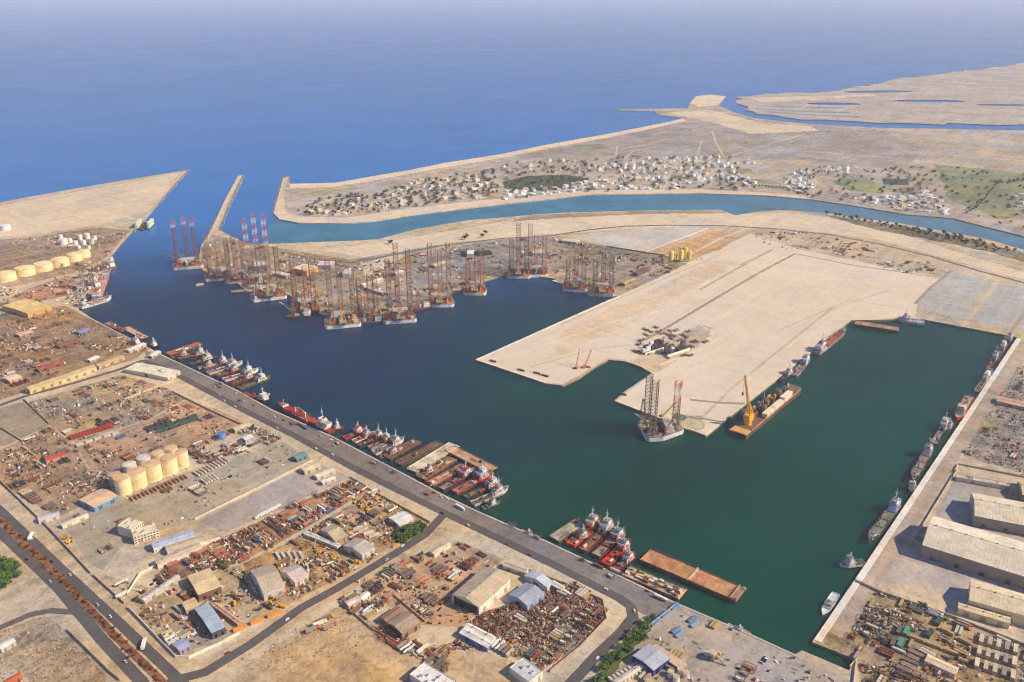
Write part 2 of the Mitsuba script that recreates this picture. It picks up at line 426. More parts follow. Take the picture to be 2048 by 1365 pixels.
patch('sand', [(955, 720), (1216, 604), (1242, 592), (1420, 505), (1500, 468), (1600, 500), (1880, 556), (1835, 610), (1830, 632), (1702, 644), (1412, 868), (1232, 802), (1306, 747), (1251, 720), (1216, 717), (1126, 769), (1090, 765)], (222, 206, 182), 2, label='wide pale reclaimed sand pier')
patch('sand', [(1130, 660), (1260, 600), (1420, 522), (1480, 525), (1330, 610), (1210, 672), (1100, 720)], (216, 195, 166), 4, z=0.09, soft=14, label='ochre sand streak on the pier')
patch('sand', [(1240, 735), (1305, 690), (1400, 650), (1430, 655), (1400, 690), (1320, 745)], (205, 182, 154), 6, z=0.09, soft=8, label='driven sand around the modules')
patch('lot', [(1838, 600), (1902, 545), (1990, 560), (1930, 640), (1836, 612)], (184, 180, 172), 5, z=0.1, label='pale grey levelled lot')
patch('lot', [(1940, 640), (2000, 566), (2110, 590), (2040, 668)], (184, 181, 174), 5, z=0.1, label='second pale grey levelled lot')
patch('lot', [(1142, 472), (1260, 458), (1410, 457), (1290, 506), (1215, 492)], (200, 193, 183), 4, z=0.1, label='pale grey walled lot')
patch('sand', [(1310, 505), (1425, 462), (1500, 462), (1440, 500), (1370, 520)], (204, 164, 118), 7, z=0.1, soft=8, label='orange sand by the yellow plant')
patch('sand', [(1000, 445), (1122, 430), (1440, 424), (1600, 428), (1760, 452), (1900, 500), (2048, 545), (2300, 620), (2300, 700), (2048, 560), (1750, 478), (1580, 458), (1420, 450), (1150, 466), (1000, 480), (760, 520), (640, 500), (760, 486)], (218, 200, 172), 4, label='pale sand bank along the creek')
patch('marsh', [(1640, 430), (1729, 442), (1800, 452), (1917, 473), (2048, 506), (2100, 540), (1980, 505), (1880, 484), (1760, 462)], (128, 122, 104), 13, z=0.1, soft=9, label='dark scrub marsh on the creek bank')
patch('mud_flat', [(1060, 431), (1122, 428), (1300, 422), (1440, 421), (1460, 427), (1300, 428), (1100, 438), (1020, 444)], (163, 146, 122), 8, z=0.1, soft=8, label='brown mud flat by the creek')
patch('yard_ground', [(408, 538), (402, 496), (425, 470), (470, 480), (560, 497), (700, 520), (900, 486), (1100, 468), (1215, 494), (1330, 512), (1380, 530), (1240, 590), (1188, 590), (1108, 556), (1020, 546), (965, 561), (850, 599), (755, 634), (690, 638), (640, 625), (575, 586), (497, 581), (470, 560)], (158, 144, 128), 13, label='littered rig yard')
patch('lot', [(720, 528), (800, 508), (812, 512), (730, 556)], (205, 190, 160), 4, z=0.1, label='bare pale lot in the rig yard')
# --- town ground
patch('beach', [(580, 368), (671, 366), (744, 353), (817, 341), (890, 326), (1000, 309), (1098, 289), (1195, 272), (1268, 258), (1342, 243), (1366, 237), (1372, 243), (1270, 265), (1098, 297), (1000, 317), (890, 335), (744, 362), (671, 374), (580, 378)], (226, 206, 178), 4, z=0.1, label='pale beach strip on the open sea')
patch('beach', [(547, 426), (559, 439), (598, 446), (690, 447), (744, 443), (817, 431), (912, 419), (1000, 409), (1098, 399), (1171, 390), (1400, 387), (1526, 391), (1621, 399), (1621, 391), (1400, 379), (1160, 381), (1000, 398), (900, 408), (800, 420), (690, 436), (600, 434), (570, 424), (566, 380), (572, 357), (566, 357)], (219, 198, 170), 4, z=0.1, label='pale creek shore below the town')
patch('heath', [(1010, 320), (1200, 280), (1342, 248), (1500, 244), (1760, 262), (1850, 300), (1800, 340), (1640, 322), (1480, 318), (1300, 315), (1120, 312)], (164, 154, 147), 9, z=0.06, soft=20, label='dull grey brown open heath')
patch('grove_ground', [(1005, 364), (1060, 352), (1130, 350), (1180, 358), (1150, 376), (1080, 382), (1010, 378)], (96, 106, 86), 12, z=0.1, soft=8, label='dark irrigated grove')
patch('grass_field', [(1662, 362), (1700, 357), (1740, 360), (1760, 372), (1790, 378), (1760, 388), (1700, 382)], (142, 148, 104), 10, z=0.1, soft=8, label='olive green field east of town')
patch('sports_field', [(1763, 357), (1816, 359), (1818, 371), (1768, 370)], (74, 98, 88), 3, z=0.14, label='dark green rectangular sports field')
patch('grass_field', [(600, 388), (660, 379), (720, 376), (700, 384), (640, 392)], (158, 155, 118), 10, z=0.1, soft=8, label='faint green scrub patch on the headland')
patch('grass_field', [(1140, 292), (1200, 288), (1220, 296), (1170, 302)], (142, 142, 114), 10, z=0.1, soft=8, label='faint green scrub patch by the beach')
patch('grass_field', [(1870, 330), (2100, 350), (2100, 420), (2000, 440), (1900, 400)], (140, 146, 112), 10, z=0.1, soft=15, label='green field far right')
patch('sand', [(1378, 206), (1393, 193), (1420, 190), (1450, 193), (1436, 211), (1400, 214)], (226, 207, 175), 4, z=0.1, label='pale sand island off the far harbour')
patch('sand', [(1330, 226), (1420, 220), (1520, 246), (1620, 252), (1640, 262), (1500, 268), (1420, 244)], (217, 196, 165), 6, z=0.12, soft=12, label='pale sand flat behind the far harbour')
patch('sand', [(1500, 196), (1640, 192), (1760, 190), (1640, 200), (1520, 205)], (214, 194, 168), 6, z=0.1, soft=12, label='pale strip on the far coast')
for a, b in (((1512, 218), (1700, 226)), ((1530, 224), (1720, 234)), ((1550, 212), (1690, 216))):
    ribbon('lagoon', [a, ((a[0] + b[0]) / 2, (a[1] + b[1]) / 2 + 1.5), b], 46, (120, 150, 168), 4, 0.15, 'pale lagoon strip on the far coast', False)
for p in ([(1310, 294), (1265, 303), (1250, 318)], [(1424, 262), (1432, 285), (1447, 313)], [(1404, 280), (1395, 310)], [(1240, 300), (1330, 280), (1420, 268)], [(1300, 268), (1420, 258), (1560, 262)], [(1448, 316), (1530, 292), (1610, 268)], [(1540, 300), (1660, 306), (1800, 318)], [(1235, 292), (1232, 312), (1180, 326)]):
    ribbon('track', p, 7, (200, 186, 168), 5, 0.14, 'pale sand track across the heath', False)

for px in ([(690, 425), (760, 400), (860, 376), (980, 352), (1100, 334), (1210, 322)], [(830, 405), (840, 380), (850, 356)], [(920, 396), (915, 372), (925, 352)], [(1000, 392), (1100, 384), (1200, 376), (1330, 372), (1460, 368), (1620, 372)], [(1220, 378), (1240, 350), (1270, 322)], [(1330, 376), (1340, 346), (1360, 316)], [(1200, 352), (1320, 344), (1450, 338)], [(1420, 374), (1430, 344), (1446, 318)], [(1625, 390), (1632, 360), (1660, 345), (1790, 350)]):
    ribbon('street', px, 9, (196, 182, 164), 5, 0.13, 'pale street through the town')
for k, px in enumerate(([(780, 392), (830, 384), (850, 392), (800, 402)], [(900, 362), (960, 354), (970, 362), (910, 372)], [(1230, 330), (1290, 324), (1300, 332), (1240, 340)], [(1330, 352), (1390, 348), (1400, 356), (1340, 362)], [(1450, 340), (1500, 338), (1510, 346), (1460, 350)], [(640, 408), (700, 402), (710, 410), (650, 416)], [(1480, 358), (1540, 360), (1600, 378), (1540, 376)])):
    patch('garden', px, (132 + k * 3, 134 + k * 2, 104), 11, z=0.09, soft=6, label='dull green garden patch in the town')
# --- roads
ASPH = (98, 94, 95)
QROAD = [(286, 721), (330, 738), (388, 768), (490, 822), (593, 874), (710, 938), (778, 972), (890, 1027), (988, 1073), (1105, 1129), (1193, 1174), (1237, 1196), (1262, 1214), (1266, 1236), (1240, 1268), (1200, 1305), (1130, 1380)]
apron = Polygon(GP([(285, 700), (323, 711), (476, 783), (546, 822), (666, 875), (798, 944), (886, 991), (957, 1025), (1093, 1084), (1237, 1152), (1350, 1207), (1312, 1240), (1255, 1215), (1193, 1176), (1105, 1130), (988, 1075), (890, 1030), (778, 974), (710, 940), (593, 876), (490, 824), (388, 770), (300, 725)]))
keep(apron, 0)
struct('quay_apron', MB((132, 123, 120), 6).sheet(apron.intersection(LANDS), 0.06), label='grey paved apron of the near quay')
verge = LineString(GP(QROAD[1:])).buffer(18, cap_style='flat').difference(apron.buffer(.5))
struct('verge', MB((198, 180, 150), 7).sheet(verge, 0.08), label='sandy verge of the quay road')
ribbon('road', QROAD, 11, ASPH, 4, 0.14, 'dark road along the near quay')
ribbon('road', [(890, 1027), (850, 1070), (793, 1106), (676, 1176), (603, 1216), (500, 1290), (410, 1345), (346, 1362), (300, 1400)], 10.5, ASPH, 4, 0.13, 'dark road between the near yards')
ribbon('verge', [(880, 1052), (793, 1106), (676, 1176), (603, 1216), (500, 1290), (410, 1345)], 26, (192, 166, 134), 8, 0.07, 'sandy verge of the road between yards', False)
ribbon('road', [(-120, 850), (0, 811), (50, 793), (150, 766), (243, 738), (286, 721)], 8, (110, 100, 92), 4, 0.13, 'dark side road in the north west')
ribbon('verge', [(-140, 915), (0, 1040), (160, 1195), (330, 1360)], 62, (200, 178, 147), 8, 0.07, 'sandy verge of the dual carriageway', False)
ribbon('road', [(-160, 890), (0, 1021), (120, 1136), (240, 1248), (352, 1355), (420, 1420)], 10, ASPH, 4, 0.13, 'east lanes of the dual carriageway')
ribbon('road', [(-160, 930), (0, 1065), (117, 1176), (205, 1281), (281, 1362), (320, 1420)], 11, ASPH, 4, 0.13, 'west lanes of the dual carriageway')
ribbon('median', [(-160, 908), (0, 1041), (120, 1155), (164, 1203), (225, 1268), (318, 1358), (370, 1420)], 7.5, (142, 98, 70), 12, 0.15, 'rust red planted median')
ribbon('road', [(-60, 1290), (0, 1256), (60, 1230), (100, 1222), (150, 1225)], 8, (112, 104, 98), 4, 0.125, 'small curved side road')
ribbon('road', [(560, 505), (640, 520), (700, 526), (760, 515), (880, 492), (1000, 478), (1100, 472), (1180, 460), (1250, 453), (1330, 451), (1450, 452), (1560, 459), (1660, 470), (1760, 489), (1860, 513), (1960, 543), (2048, 566), (2300, 640)], 9, (122, 110, 98), 3, 0.14, 'dark thin road along the creek bank')
ribbon('track', [(1290, 680), (1335, 655), (1440, 592), (1520, 545), (1590, 508)], 7, (176, 152, 122), 5, 0.13, 'brown wheel track across the sand pier', False)
ribbon('track', [(1480, 530), (1545, 500), (1470, 540), (1400, 580)], 6, (190, 168, 138), 5, 0.12, 'faint wheel track near the pier root', False)
ribbon('track', [(1590, 508), (1700, 530), (1880, 556)], 8, (186, 165, 138), 5, 0.13, 'brown track behind the sand pier', False)
ribbon('track', [(1830, 608), (1862, 575), (1905, 540)], 7, (172, 156, 136), 5, 0.14, 'grey brown track beside the levelled lots', False)
ribbon('track', [(1935, 640), (1965, 606), (1995, 565)], 9, (202, 186, 160), 5, 0.14, 'pale track between the levelled lots', False)
ribbon('track', [(2020, 668), (2060, 610)], 7, (176, 160, 140), 5, 0.14, 'track beside the basin corner', False)
for k, px in enumerate(([(1010, 716), (1120, 680), (1240, 640), (1330, 620), (1420, 560)], [(1060, 735), (1180, 700), (1260, 690)], [(1320, 730), (1400, 700), (1500, 640), (1600, 610), (1690, 640)], [(1400, 840), (1460, 780), (1560, 700), (1660, 620), (1780, 580)], [(1420, 640), (1540, 590), (1640, 560), (1800, 560)], [(1120, 650), (1300, 570), (1440, 510)], [(1500, 760), (1480, 700), (1400, 650)], [(1560, 660), (1700, 600), (1820, 620)])):
    ribbon('track', px, (3.2, 4.5, 3.4, 5, 3.2, 4, 3, 3.5)[k], (205, 188, 160) if k % 2 else (230, 214, 188), 5, 0.1 + .003 * k, 'faint tyre track on the sand pier', False)
ribbon('track', [(1380, 800), (1440, 806), (1490, 808)], 6, (165, 148, 125), 5, 0.12, 'dark wheel track at the pier tip', False)
ribbon('track', [(1360, 520), (1440, 478), (1500, 455)], 7, (214, 196, 168), 5, 0.13, 'pale track beside the orange sand', False)
t = MB((182, 164, 146), 6)
t.sheet(LineString(GP([(1650, 1262), (1709, 1172), (1846, 968), (2040, 682)])).buffer(19, cap_style='flat').intersection(LANDS), 0.08)
struct('quay_apron', t, label='wide concrete apron of the right quay')
patch('garden', [(780, 1080), (800, 1060), (840, 1044), (858, 1056), (840, 1072), (800, 1091)], (84, 104, 58), 10, z=0.11, soft=4, label='green corner garden at the road junction')
patch('garden', [(1308, 1236), (1318, 1242), (1282, 1282), (1240, 1330), (1212, 1372), (1180, 1372), (1226, 1318), (1268, 1272)], (92, 108, 60), 10, z=0.11, soft=3, label='green planted strip beside the road bend')
keep(LineString(GP([(1630, 1284), (1709, 1166), (1846, 962), (2040, 680)])).buffer(22), 0)
# --- quay kerbs: pale concrete edges, a real step above the paving
for nm, px, w, col in (('quay_kerb', [(1628, 1280), (1709, 1161), (1840, 966), (2034, 677)], 13, (232, 226, 216)), ('quay_kerb', [(1702, 643), (1624, 706), (1412, 871), (1300, 831)], 4, (226, 216, 196)),
                       ('quay_kerb', [(1300, 829), (1230, 803)], 5, (232, 222, 202)), ('quay_kerb', [(1090, 766), (952, 720), (1216, 602), (1239, 593)], 5.5, (232, 220, 200)),
                       ('quay_kerb', [(323, 711), (476, 783), (546, 822), (666, 875), (798, 944), (886, 991), (957, 1025), (1093, 1084), (1237, 1152), (1351, 1207), (1498, 1269), (1596, 1314)], 2.2, (196, 184, 172)),
                       ('quay_kerb', [(1848, 641), (2013, 673)], 5, (210, 198, 176)), ('breakwater_crest', [(424, 460), (452, 402), (480, 353)], 9, (214, 196, 174)), ('breakwater_crest', [(560, 400), (570, 366), (575, 355)], 9, (200, 188, 178)),
                       ('breakwater_crest', [(372, 343), (345, 373), (320, 404), (300, 430), (262, 467)], 9, (206, 192, 168)), ('quay_kerb', [(1416, 457), (1290, 505)], 4, (232, 224, 204))):
    q = LineString(GP(px)).buffer(w / 2, cap_style='flat', join_style='mitre').intersection(MAIN.union(TOWNP).buffer(-0.4))
    m = MB(col, 4)
    for g in getattr(q, 'geoms', [q]):
        if g.area < 5:
            continue
        m.prism(list(g.exterior.coords)[:-1], 0.0, 0.5)
    if m.v:
        struct(nm, m, label='pale concrete edge' if nm == 'quay_kerb' else 'pale stone crest of a breakwater')
# ================================================================ BUILDINGS
def quad_frame(A, B, C, h):
    """Rectangle from three corners seen at height h: A-B is one long edge, C lies across it."""
    a, b, c = G(*A, h), G(*B, h), G(*C, h)
    d = b - a
    L = np.linalg.norm(d)
    d /= L
    n = np.array([-d[1], d[0]])
    W = float(np.dot((c - a), n))
    if abs(W) < 2:
        W = math.copysign(2, W or 1)
    mid = (a + b) / 2 + n * W / 2
    return mid, L, abs(W), math.atan2(d[1], d[0])


def corr(L, W, z0, z1, col, pitch, m):
    """Standing seams of a sheeted gable roof."""
    n = max(2, int(L / pitch))
    for k in range(n + 1):
        x = -L / 2 + 0.15 + k * (L - 0.3) / n
        for s in (-1, 1):
            m.bar((x, s * (W / 2 + 0.35), z0 + 0.12), (x, 0, z1 + 0.12), 0.18, col)


def building(A, B, C, h, roof, wall, label, name='warehouse', cat='warehouse', rise=None, doors=2, windows=0, flat=False, stripe=None, group=None, ends=None, storeys=1):
    mid, L, W, rot = quad_frame(A, B, C, h)
    t = Thing(name, label, cat, mid[0], mid[1], 0, rot, group=group)
    keep(affinity.translate(affinity.rotate(Polygon([(-L / 2, -W / 2), (L / 2, -W / 2), (L / 2, W / 2), (-L / 2, W / 2)]), math.degrees(rot), origin=(0, 0)), *mid), 2)
    landmarks.append((label, mid[0], mid[1]))
    w, rf = MB(wall, 5), MB(roof, 6)
    rng = random.Random(label)
    if flat:
        w.box(0, 0, -0.3, L, W, h + 0.3)
        for sx, sy, lx, ly in ((0, -1, L, .35), (0, 1, L, .35), (-1, 0, .35, W - .7), (1, 0, .35, W - .7)):
            rf.box(sx * (L / 2 - .17), sy * (W / 2 - .17), h, lx, ly, 0.7, col=wall)
        rf.add([(-L / 2, -W / 2, h + .06), (L / 2, -W / 2, h + .06), (L / 2, W / 2, h + .06), (-L / 2, W / 2, h + .06)], [(0, 1, 2), (0, 2, 3)])
        t.part('wall', w)
        r = t.part('roof', rf)
        for k in range(max(2, int(L * W / 90))):
            x, y = rng.uniform(-.4, .4) * L, rng.uniform(-.36, .36) * W
            t.part(f'{r}__roof_unit', MB((190, 188, 184), 4).box(x, y, h + .06, rng.uniform(1.4, 3), rng.uniform(1.2, 2.4), rng.uniform(.9, 1.9), bevel=.1).box(x, y, h + .06, .8, .8, 2.2, col=(120, 120, 120)))
    else:
        rise = rise if rise is not None else W * 0.13
        v = [(x, y, z) for x in (-L / 2, L / 2) for y, z in ((-W / 2, -0.3), (W / 2, -0.3), (W / 2, h), (0, h + rise), (-W / 2, h))]
        f = [(0, 2, 1), (0, 4, 2), (4, 3, 2), (5, 6, 7), (5, 7, 9), (9, 7, 8), (0, 5, 9), (0, 9, 4), (1, 2, 7), (1, 7, 6)]
        w.add(v, f)
        for k in range(int(L / 6) + 1):
            x = -L / 2 + k * L / max(1, int(L / 6))
            for s in (-1, 1):
                w.box(x, s * (W / 2 + .12), 0, .4, .3, h - .2)
        t.part('wall', w)
        ov = 0.5
        k = rise / (W / 2)
        for s in (-1, 1):
            y1 = s * (W / 2 + ov)
            v = [(-L / 2 - ov, y1, h - k * ov + .05), (L / 2 + ov, y1, h - k * ov + .05), (L / 2 + ov, 0, h + rise + .05), (-L / 2 - ov, 0, h + rise + .05)]
            v += [(x, y, z + .22) for x, y, z in v]
            f = [(0, 1, 2), (0, 2, 3), (4, 5, 6), (4, 6, 7), (0, 1, 5), (0, 5, 4), (1, 2, 6), (1, 6, 5), (2, 3, 7), (2, 7, 6), (3, 0, 4), (3, 4, 7)]
            rf.add(v, f)
        r = t.part('roof', rf)
        seams = MB(jit(roof, rng, 10), 6)
        corr(L, W, h - k * .2 + .2, h + rise + .2, None, 2.4 if L < 70 else 3.5, seams)
        key = t.part(f'{r}__seam', seams)
        labels[f'{t.key}__{key}'] = {'kind': 'stuff'}
        t.part(f'{r}__ridge_cap', MB(tuple(max(0, c - 25) for c in roof), 4).box(0, 0, h + rise + .2, L + .8, 1.0, .25))
        ns = int(L / 14) if L > 30 else 0
        for i in range(ns):
            x = -L / 2 + (i + .5) * L / ns
            t.part(f'{r}__ridge_vent', MB((170, 168, 165), 4).ring(x, 0, [(.5, h + rise + .4), (.5, h + rise + .9), (.85, h + rise + 1.1), (.6, h + rise + 1.6)], 8))
            if stripe:
                m = MB(stripe, 5)
                for s in (-1, 1):
                    a0, a1 = s * W * .08, s * W * .46
                    zz = lambda y: h + rise * (1 - abs(y) / (W / 2)) + .36
                    m.add([(x - L / ns * .17, a0, zz(a0)), (x + L / ns * .17, a0, zz(a0)), (x + L / ns * .17, a1, zz(a1)), (x - L / ns * .17, a1, zz(a1))], [(0, 1, 2), (0, 2, 3)])
                t.part(f'{r}__skylight', m)
    for i in range(doors):
        dw, dh = min(5.0, L * .16), min(h * .75, 4.8)
        x = -L / 2 + (i + .5) * L / doors
        for s in (-1, 1):
            d = MB(tuple(max(0, c - 60) for c in wall), 6).box(x, s * (W / 2 + .03), 0, dw, .16, dh)
            for q in range(4):
                d.box(x, s * (W / 2 + .13), .3 + q * dh / 4, dw - .2, .08, .12)
            t.part('door', d)
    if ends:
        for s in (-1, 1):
            t.part('open_end', MB(ends, 4).box(s * (L / 2 + .03), 0, 0, .12, W * .9, h * .93).box(s * (L / 2 + .12), 0, h * .45, .1, W * .9, .2).box(s * (L / 2 + .12), -W * .15, 0, .1, .25, h * .9).box(s * (L / 2 + .12), W * .15, 0, .1, .25, h * .9))  # near-black panel and bars: the gable's shade painted in, no opening behind
    elif not flat and W > 9:
        for s in (-1, 1):
            t.part('door', MB((96, 94, 92), 6).box(s * (L / 2 + .04), 0, 0, .16, min(6, W * .35), min(5, h * .8)).box(s * (L / 2 + .14), 0, .1, .1, .25, min(5, h * .8) - .3))
    if windows:
        for st in range(storeys):
            for i in range(windows):
                x = -L / 2 + (i + .5) * L / windows
                for s in (-1, 1):
                    t.part('window', MB().box(x, s * (W / 2 + .02), 1.1 + st * h / storeys, min(1.8, L / windows * .6), .12, 1.3), 'window_glass')
    return t


def wall_run(px, h, col, label, th=0.35, name='boundary_wall', cat='wall'):
    """A plastered boundary wall along a line, with piers and coping."""
    pts = [G(*p) for p in px]
    t = Thing(name, label, cat)
    panel, pier, cope = MB(col, 6), MB(tuple(max(0, c - 12) for c in col), 6), MB(tuple(min(255, c + 10) for c in col), 4)
    for a, b in zip(pts, pts[1:]):
        L, r = np.linalg.norm(b - a), ang(a, b)
        m = (a + b) / 2
        panel.box(m[0], m[1], -.2, L, th, h + .2, r)
        cope.box(m[0], m[1], h, L, th + .2, .15, r)
        n = max(1, int(L / 9))
        for k in range(n + 1):
            p = a + (b - a) * k / n
            pier.box(p[0], p[1], -.2, th + .35, th + .35, h + .5, r)
    t.part('panel', panel)
    t.part('coping', cope)
    t.part('pier', pier)
    keep(LineString(pts).buffer(1.0), .5)
    return t


# ================================================================ TANKS
def tank(px, dia_px, h, col, label, top=None, group=None, name='storage_tank', dome=0.12):
    p = G(*px)
    s = FL / (p[1] * CT + H * ST)
    R = dia_px / s / 2
    p = p + np.array([0, 0])
    top = top or tuple(max(0, c - 14) for c in col)
    t = Thing(name, label, 'tank', p[0], p[1], 0, QA, group=group)
    keep(Point(*p).buffer(R), 2)
    sh = MB(col, 5).ring(0, 0, [(R + .5, 0), (R + .5, .35), (R, .36), (R, h * .33), (R + .07, h * .335), (R, h * .34), (R, h * .66), (R + .07, h * .665), (R, h * .67), (R, h)], 36, cap=False)
    t.part('shell', sh, smooth=False)
    r = t.part('roof', MB(top, 7).ring(0, 0, [(R + .12, h - .1), (R + .12, h + .12), (R * .66, h + R * dome * .55), (R * .33, h + R * dome * .88), (R * .04, h + R * dome)], 36))
    rail = MB((205, 200, 190), 3)
    n = 24
    for k in range(n):
        a, b = k * 2 * math.pi / n, (k + 1) * 2 * math.pi / n
        pa, pb = (R * math.cos(a), R * math.sin(a)), (R * math.cos(b), R * math.sin(b))
        rail.bar((*pa, h), (*pa, h + 1.1), .08).bar((*pa, h + 1.1), (*pb, h + 1.1), .08)
    t.part(f'{r}__railing', rail)
    st = MB((150, 146, 140), 4)
    m = 26
    for k in range(m):
        a = .6 + k * 1.7 / m
        st.box((R + .5) * math.cos(a), (R + .5) * math.sin(a), (k + 1) * h / m, .9, .5, .12, a)
    st.bar(((R + .9) * math.cos(.6), (R + .9) * math.sin(.6), 0), ((R + .9) * math.cos(.6), (R + .9) * math.sin(.6), 1.5), .15)
    t.part('stair', st)
    t.part('pipe', MB((160, 156, 150), 4).bar((R * .9, -2, .6), (R + 5, -2, .6), .5, n=6).bar((R + 5, -2, .6), (R + 5, -2, -.1), .5, n=6))
    return t


# ================================================================ VESSELS
def hull_mesh(L, B, fb, sheer, col, boot, deck, bow=0.34, stern=0.86, flare=0.88, bulwark=1.0):
    ts = np.concatenate([np.linspace(0, 1 - bow, 8), 1 - bow + bow * np.sin(np.linspace(0, 1, 9)[1:] * math.pi / 2)])
    half = lambda t: B / 2 * (stern + (1 - stern) * min(1, t / .18) if t <= 1 - bow else max(0.02, 1 - ((t - 1 + bow) / bow) ** 2.1))
    zt = lambda t: fb + sheer * max(0, (t - .52) / .48) ** 2 + .25 * sheer * max(0, (.2 - t) / .2) ** 2
    X = (ts - .5) * L
    hw = np.array([half(t) for t in ts])
    z1 = np.array([zt(t) for t in ts])
    m = MB(col, 8)

    def ring(f, z, pull=0.0):
        x = X - pull * np.clip((ts - .7) / .3, 0, 1) * L
        return np.vstack([np.column_stack([x, -hw * f, z]), np.column_stack([x, hw * f, z])[::-1]])
    n = 2 * len(ts)
    low, wl, wl2, up = ring(.8, np.full(len(ts), -2.0), .04), ring(flare, np.full(len(ts), -.1), .03), ring(flare + .01, np.full(len(ts), .45), .026), ring(1, z1)
    inn, dk = ring(1, z1) * [1, 1, 1], ring(1, z1 - bulwark)
    sc = np.array([1 - .6 / L, 1 - .7 / B, 1])
    inn, dk = inn * sc, dk * sc

    def strip(a, b, c):
        m.add(np.vstack([a, b]), [q for i in range(n) for q in ((i, (i + 1) % n, (i + 1) % n + n), (i, (i + 1) % n + n, i + n))], c)
    strip(low, wl, boot)
    strip(wl, wl2, boot)
    strip(wl2, up, col)
    strip(up, inn, tuple(min(255, c + 25) for c in col))
    strip(inn, dk, col)
    d = MB(deck, 10)
    k = len(ts)
    d.add(dk, [q for i in range(k - 1) for q in ((i, i + 1, n - 2 - i), (i, n - 2 - i, n - 1 - i))])
    return m, d, zt


RUST, WHITE, CREAM, ORANGE, RED, GREY, DKRED, DGREY, GREEN, BLUE = (140, 84, 58), (222, 220, 216), (226, 212, 182), (206, 92, 40), (178, 48, 38), (142, 142, 142), (112, 40, 36), (70, 68, 70), (62, 104, 84), (44, 78, 140)


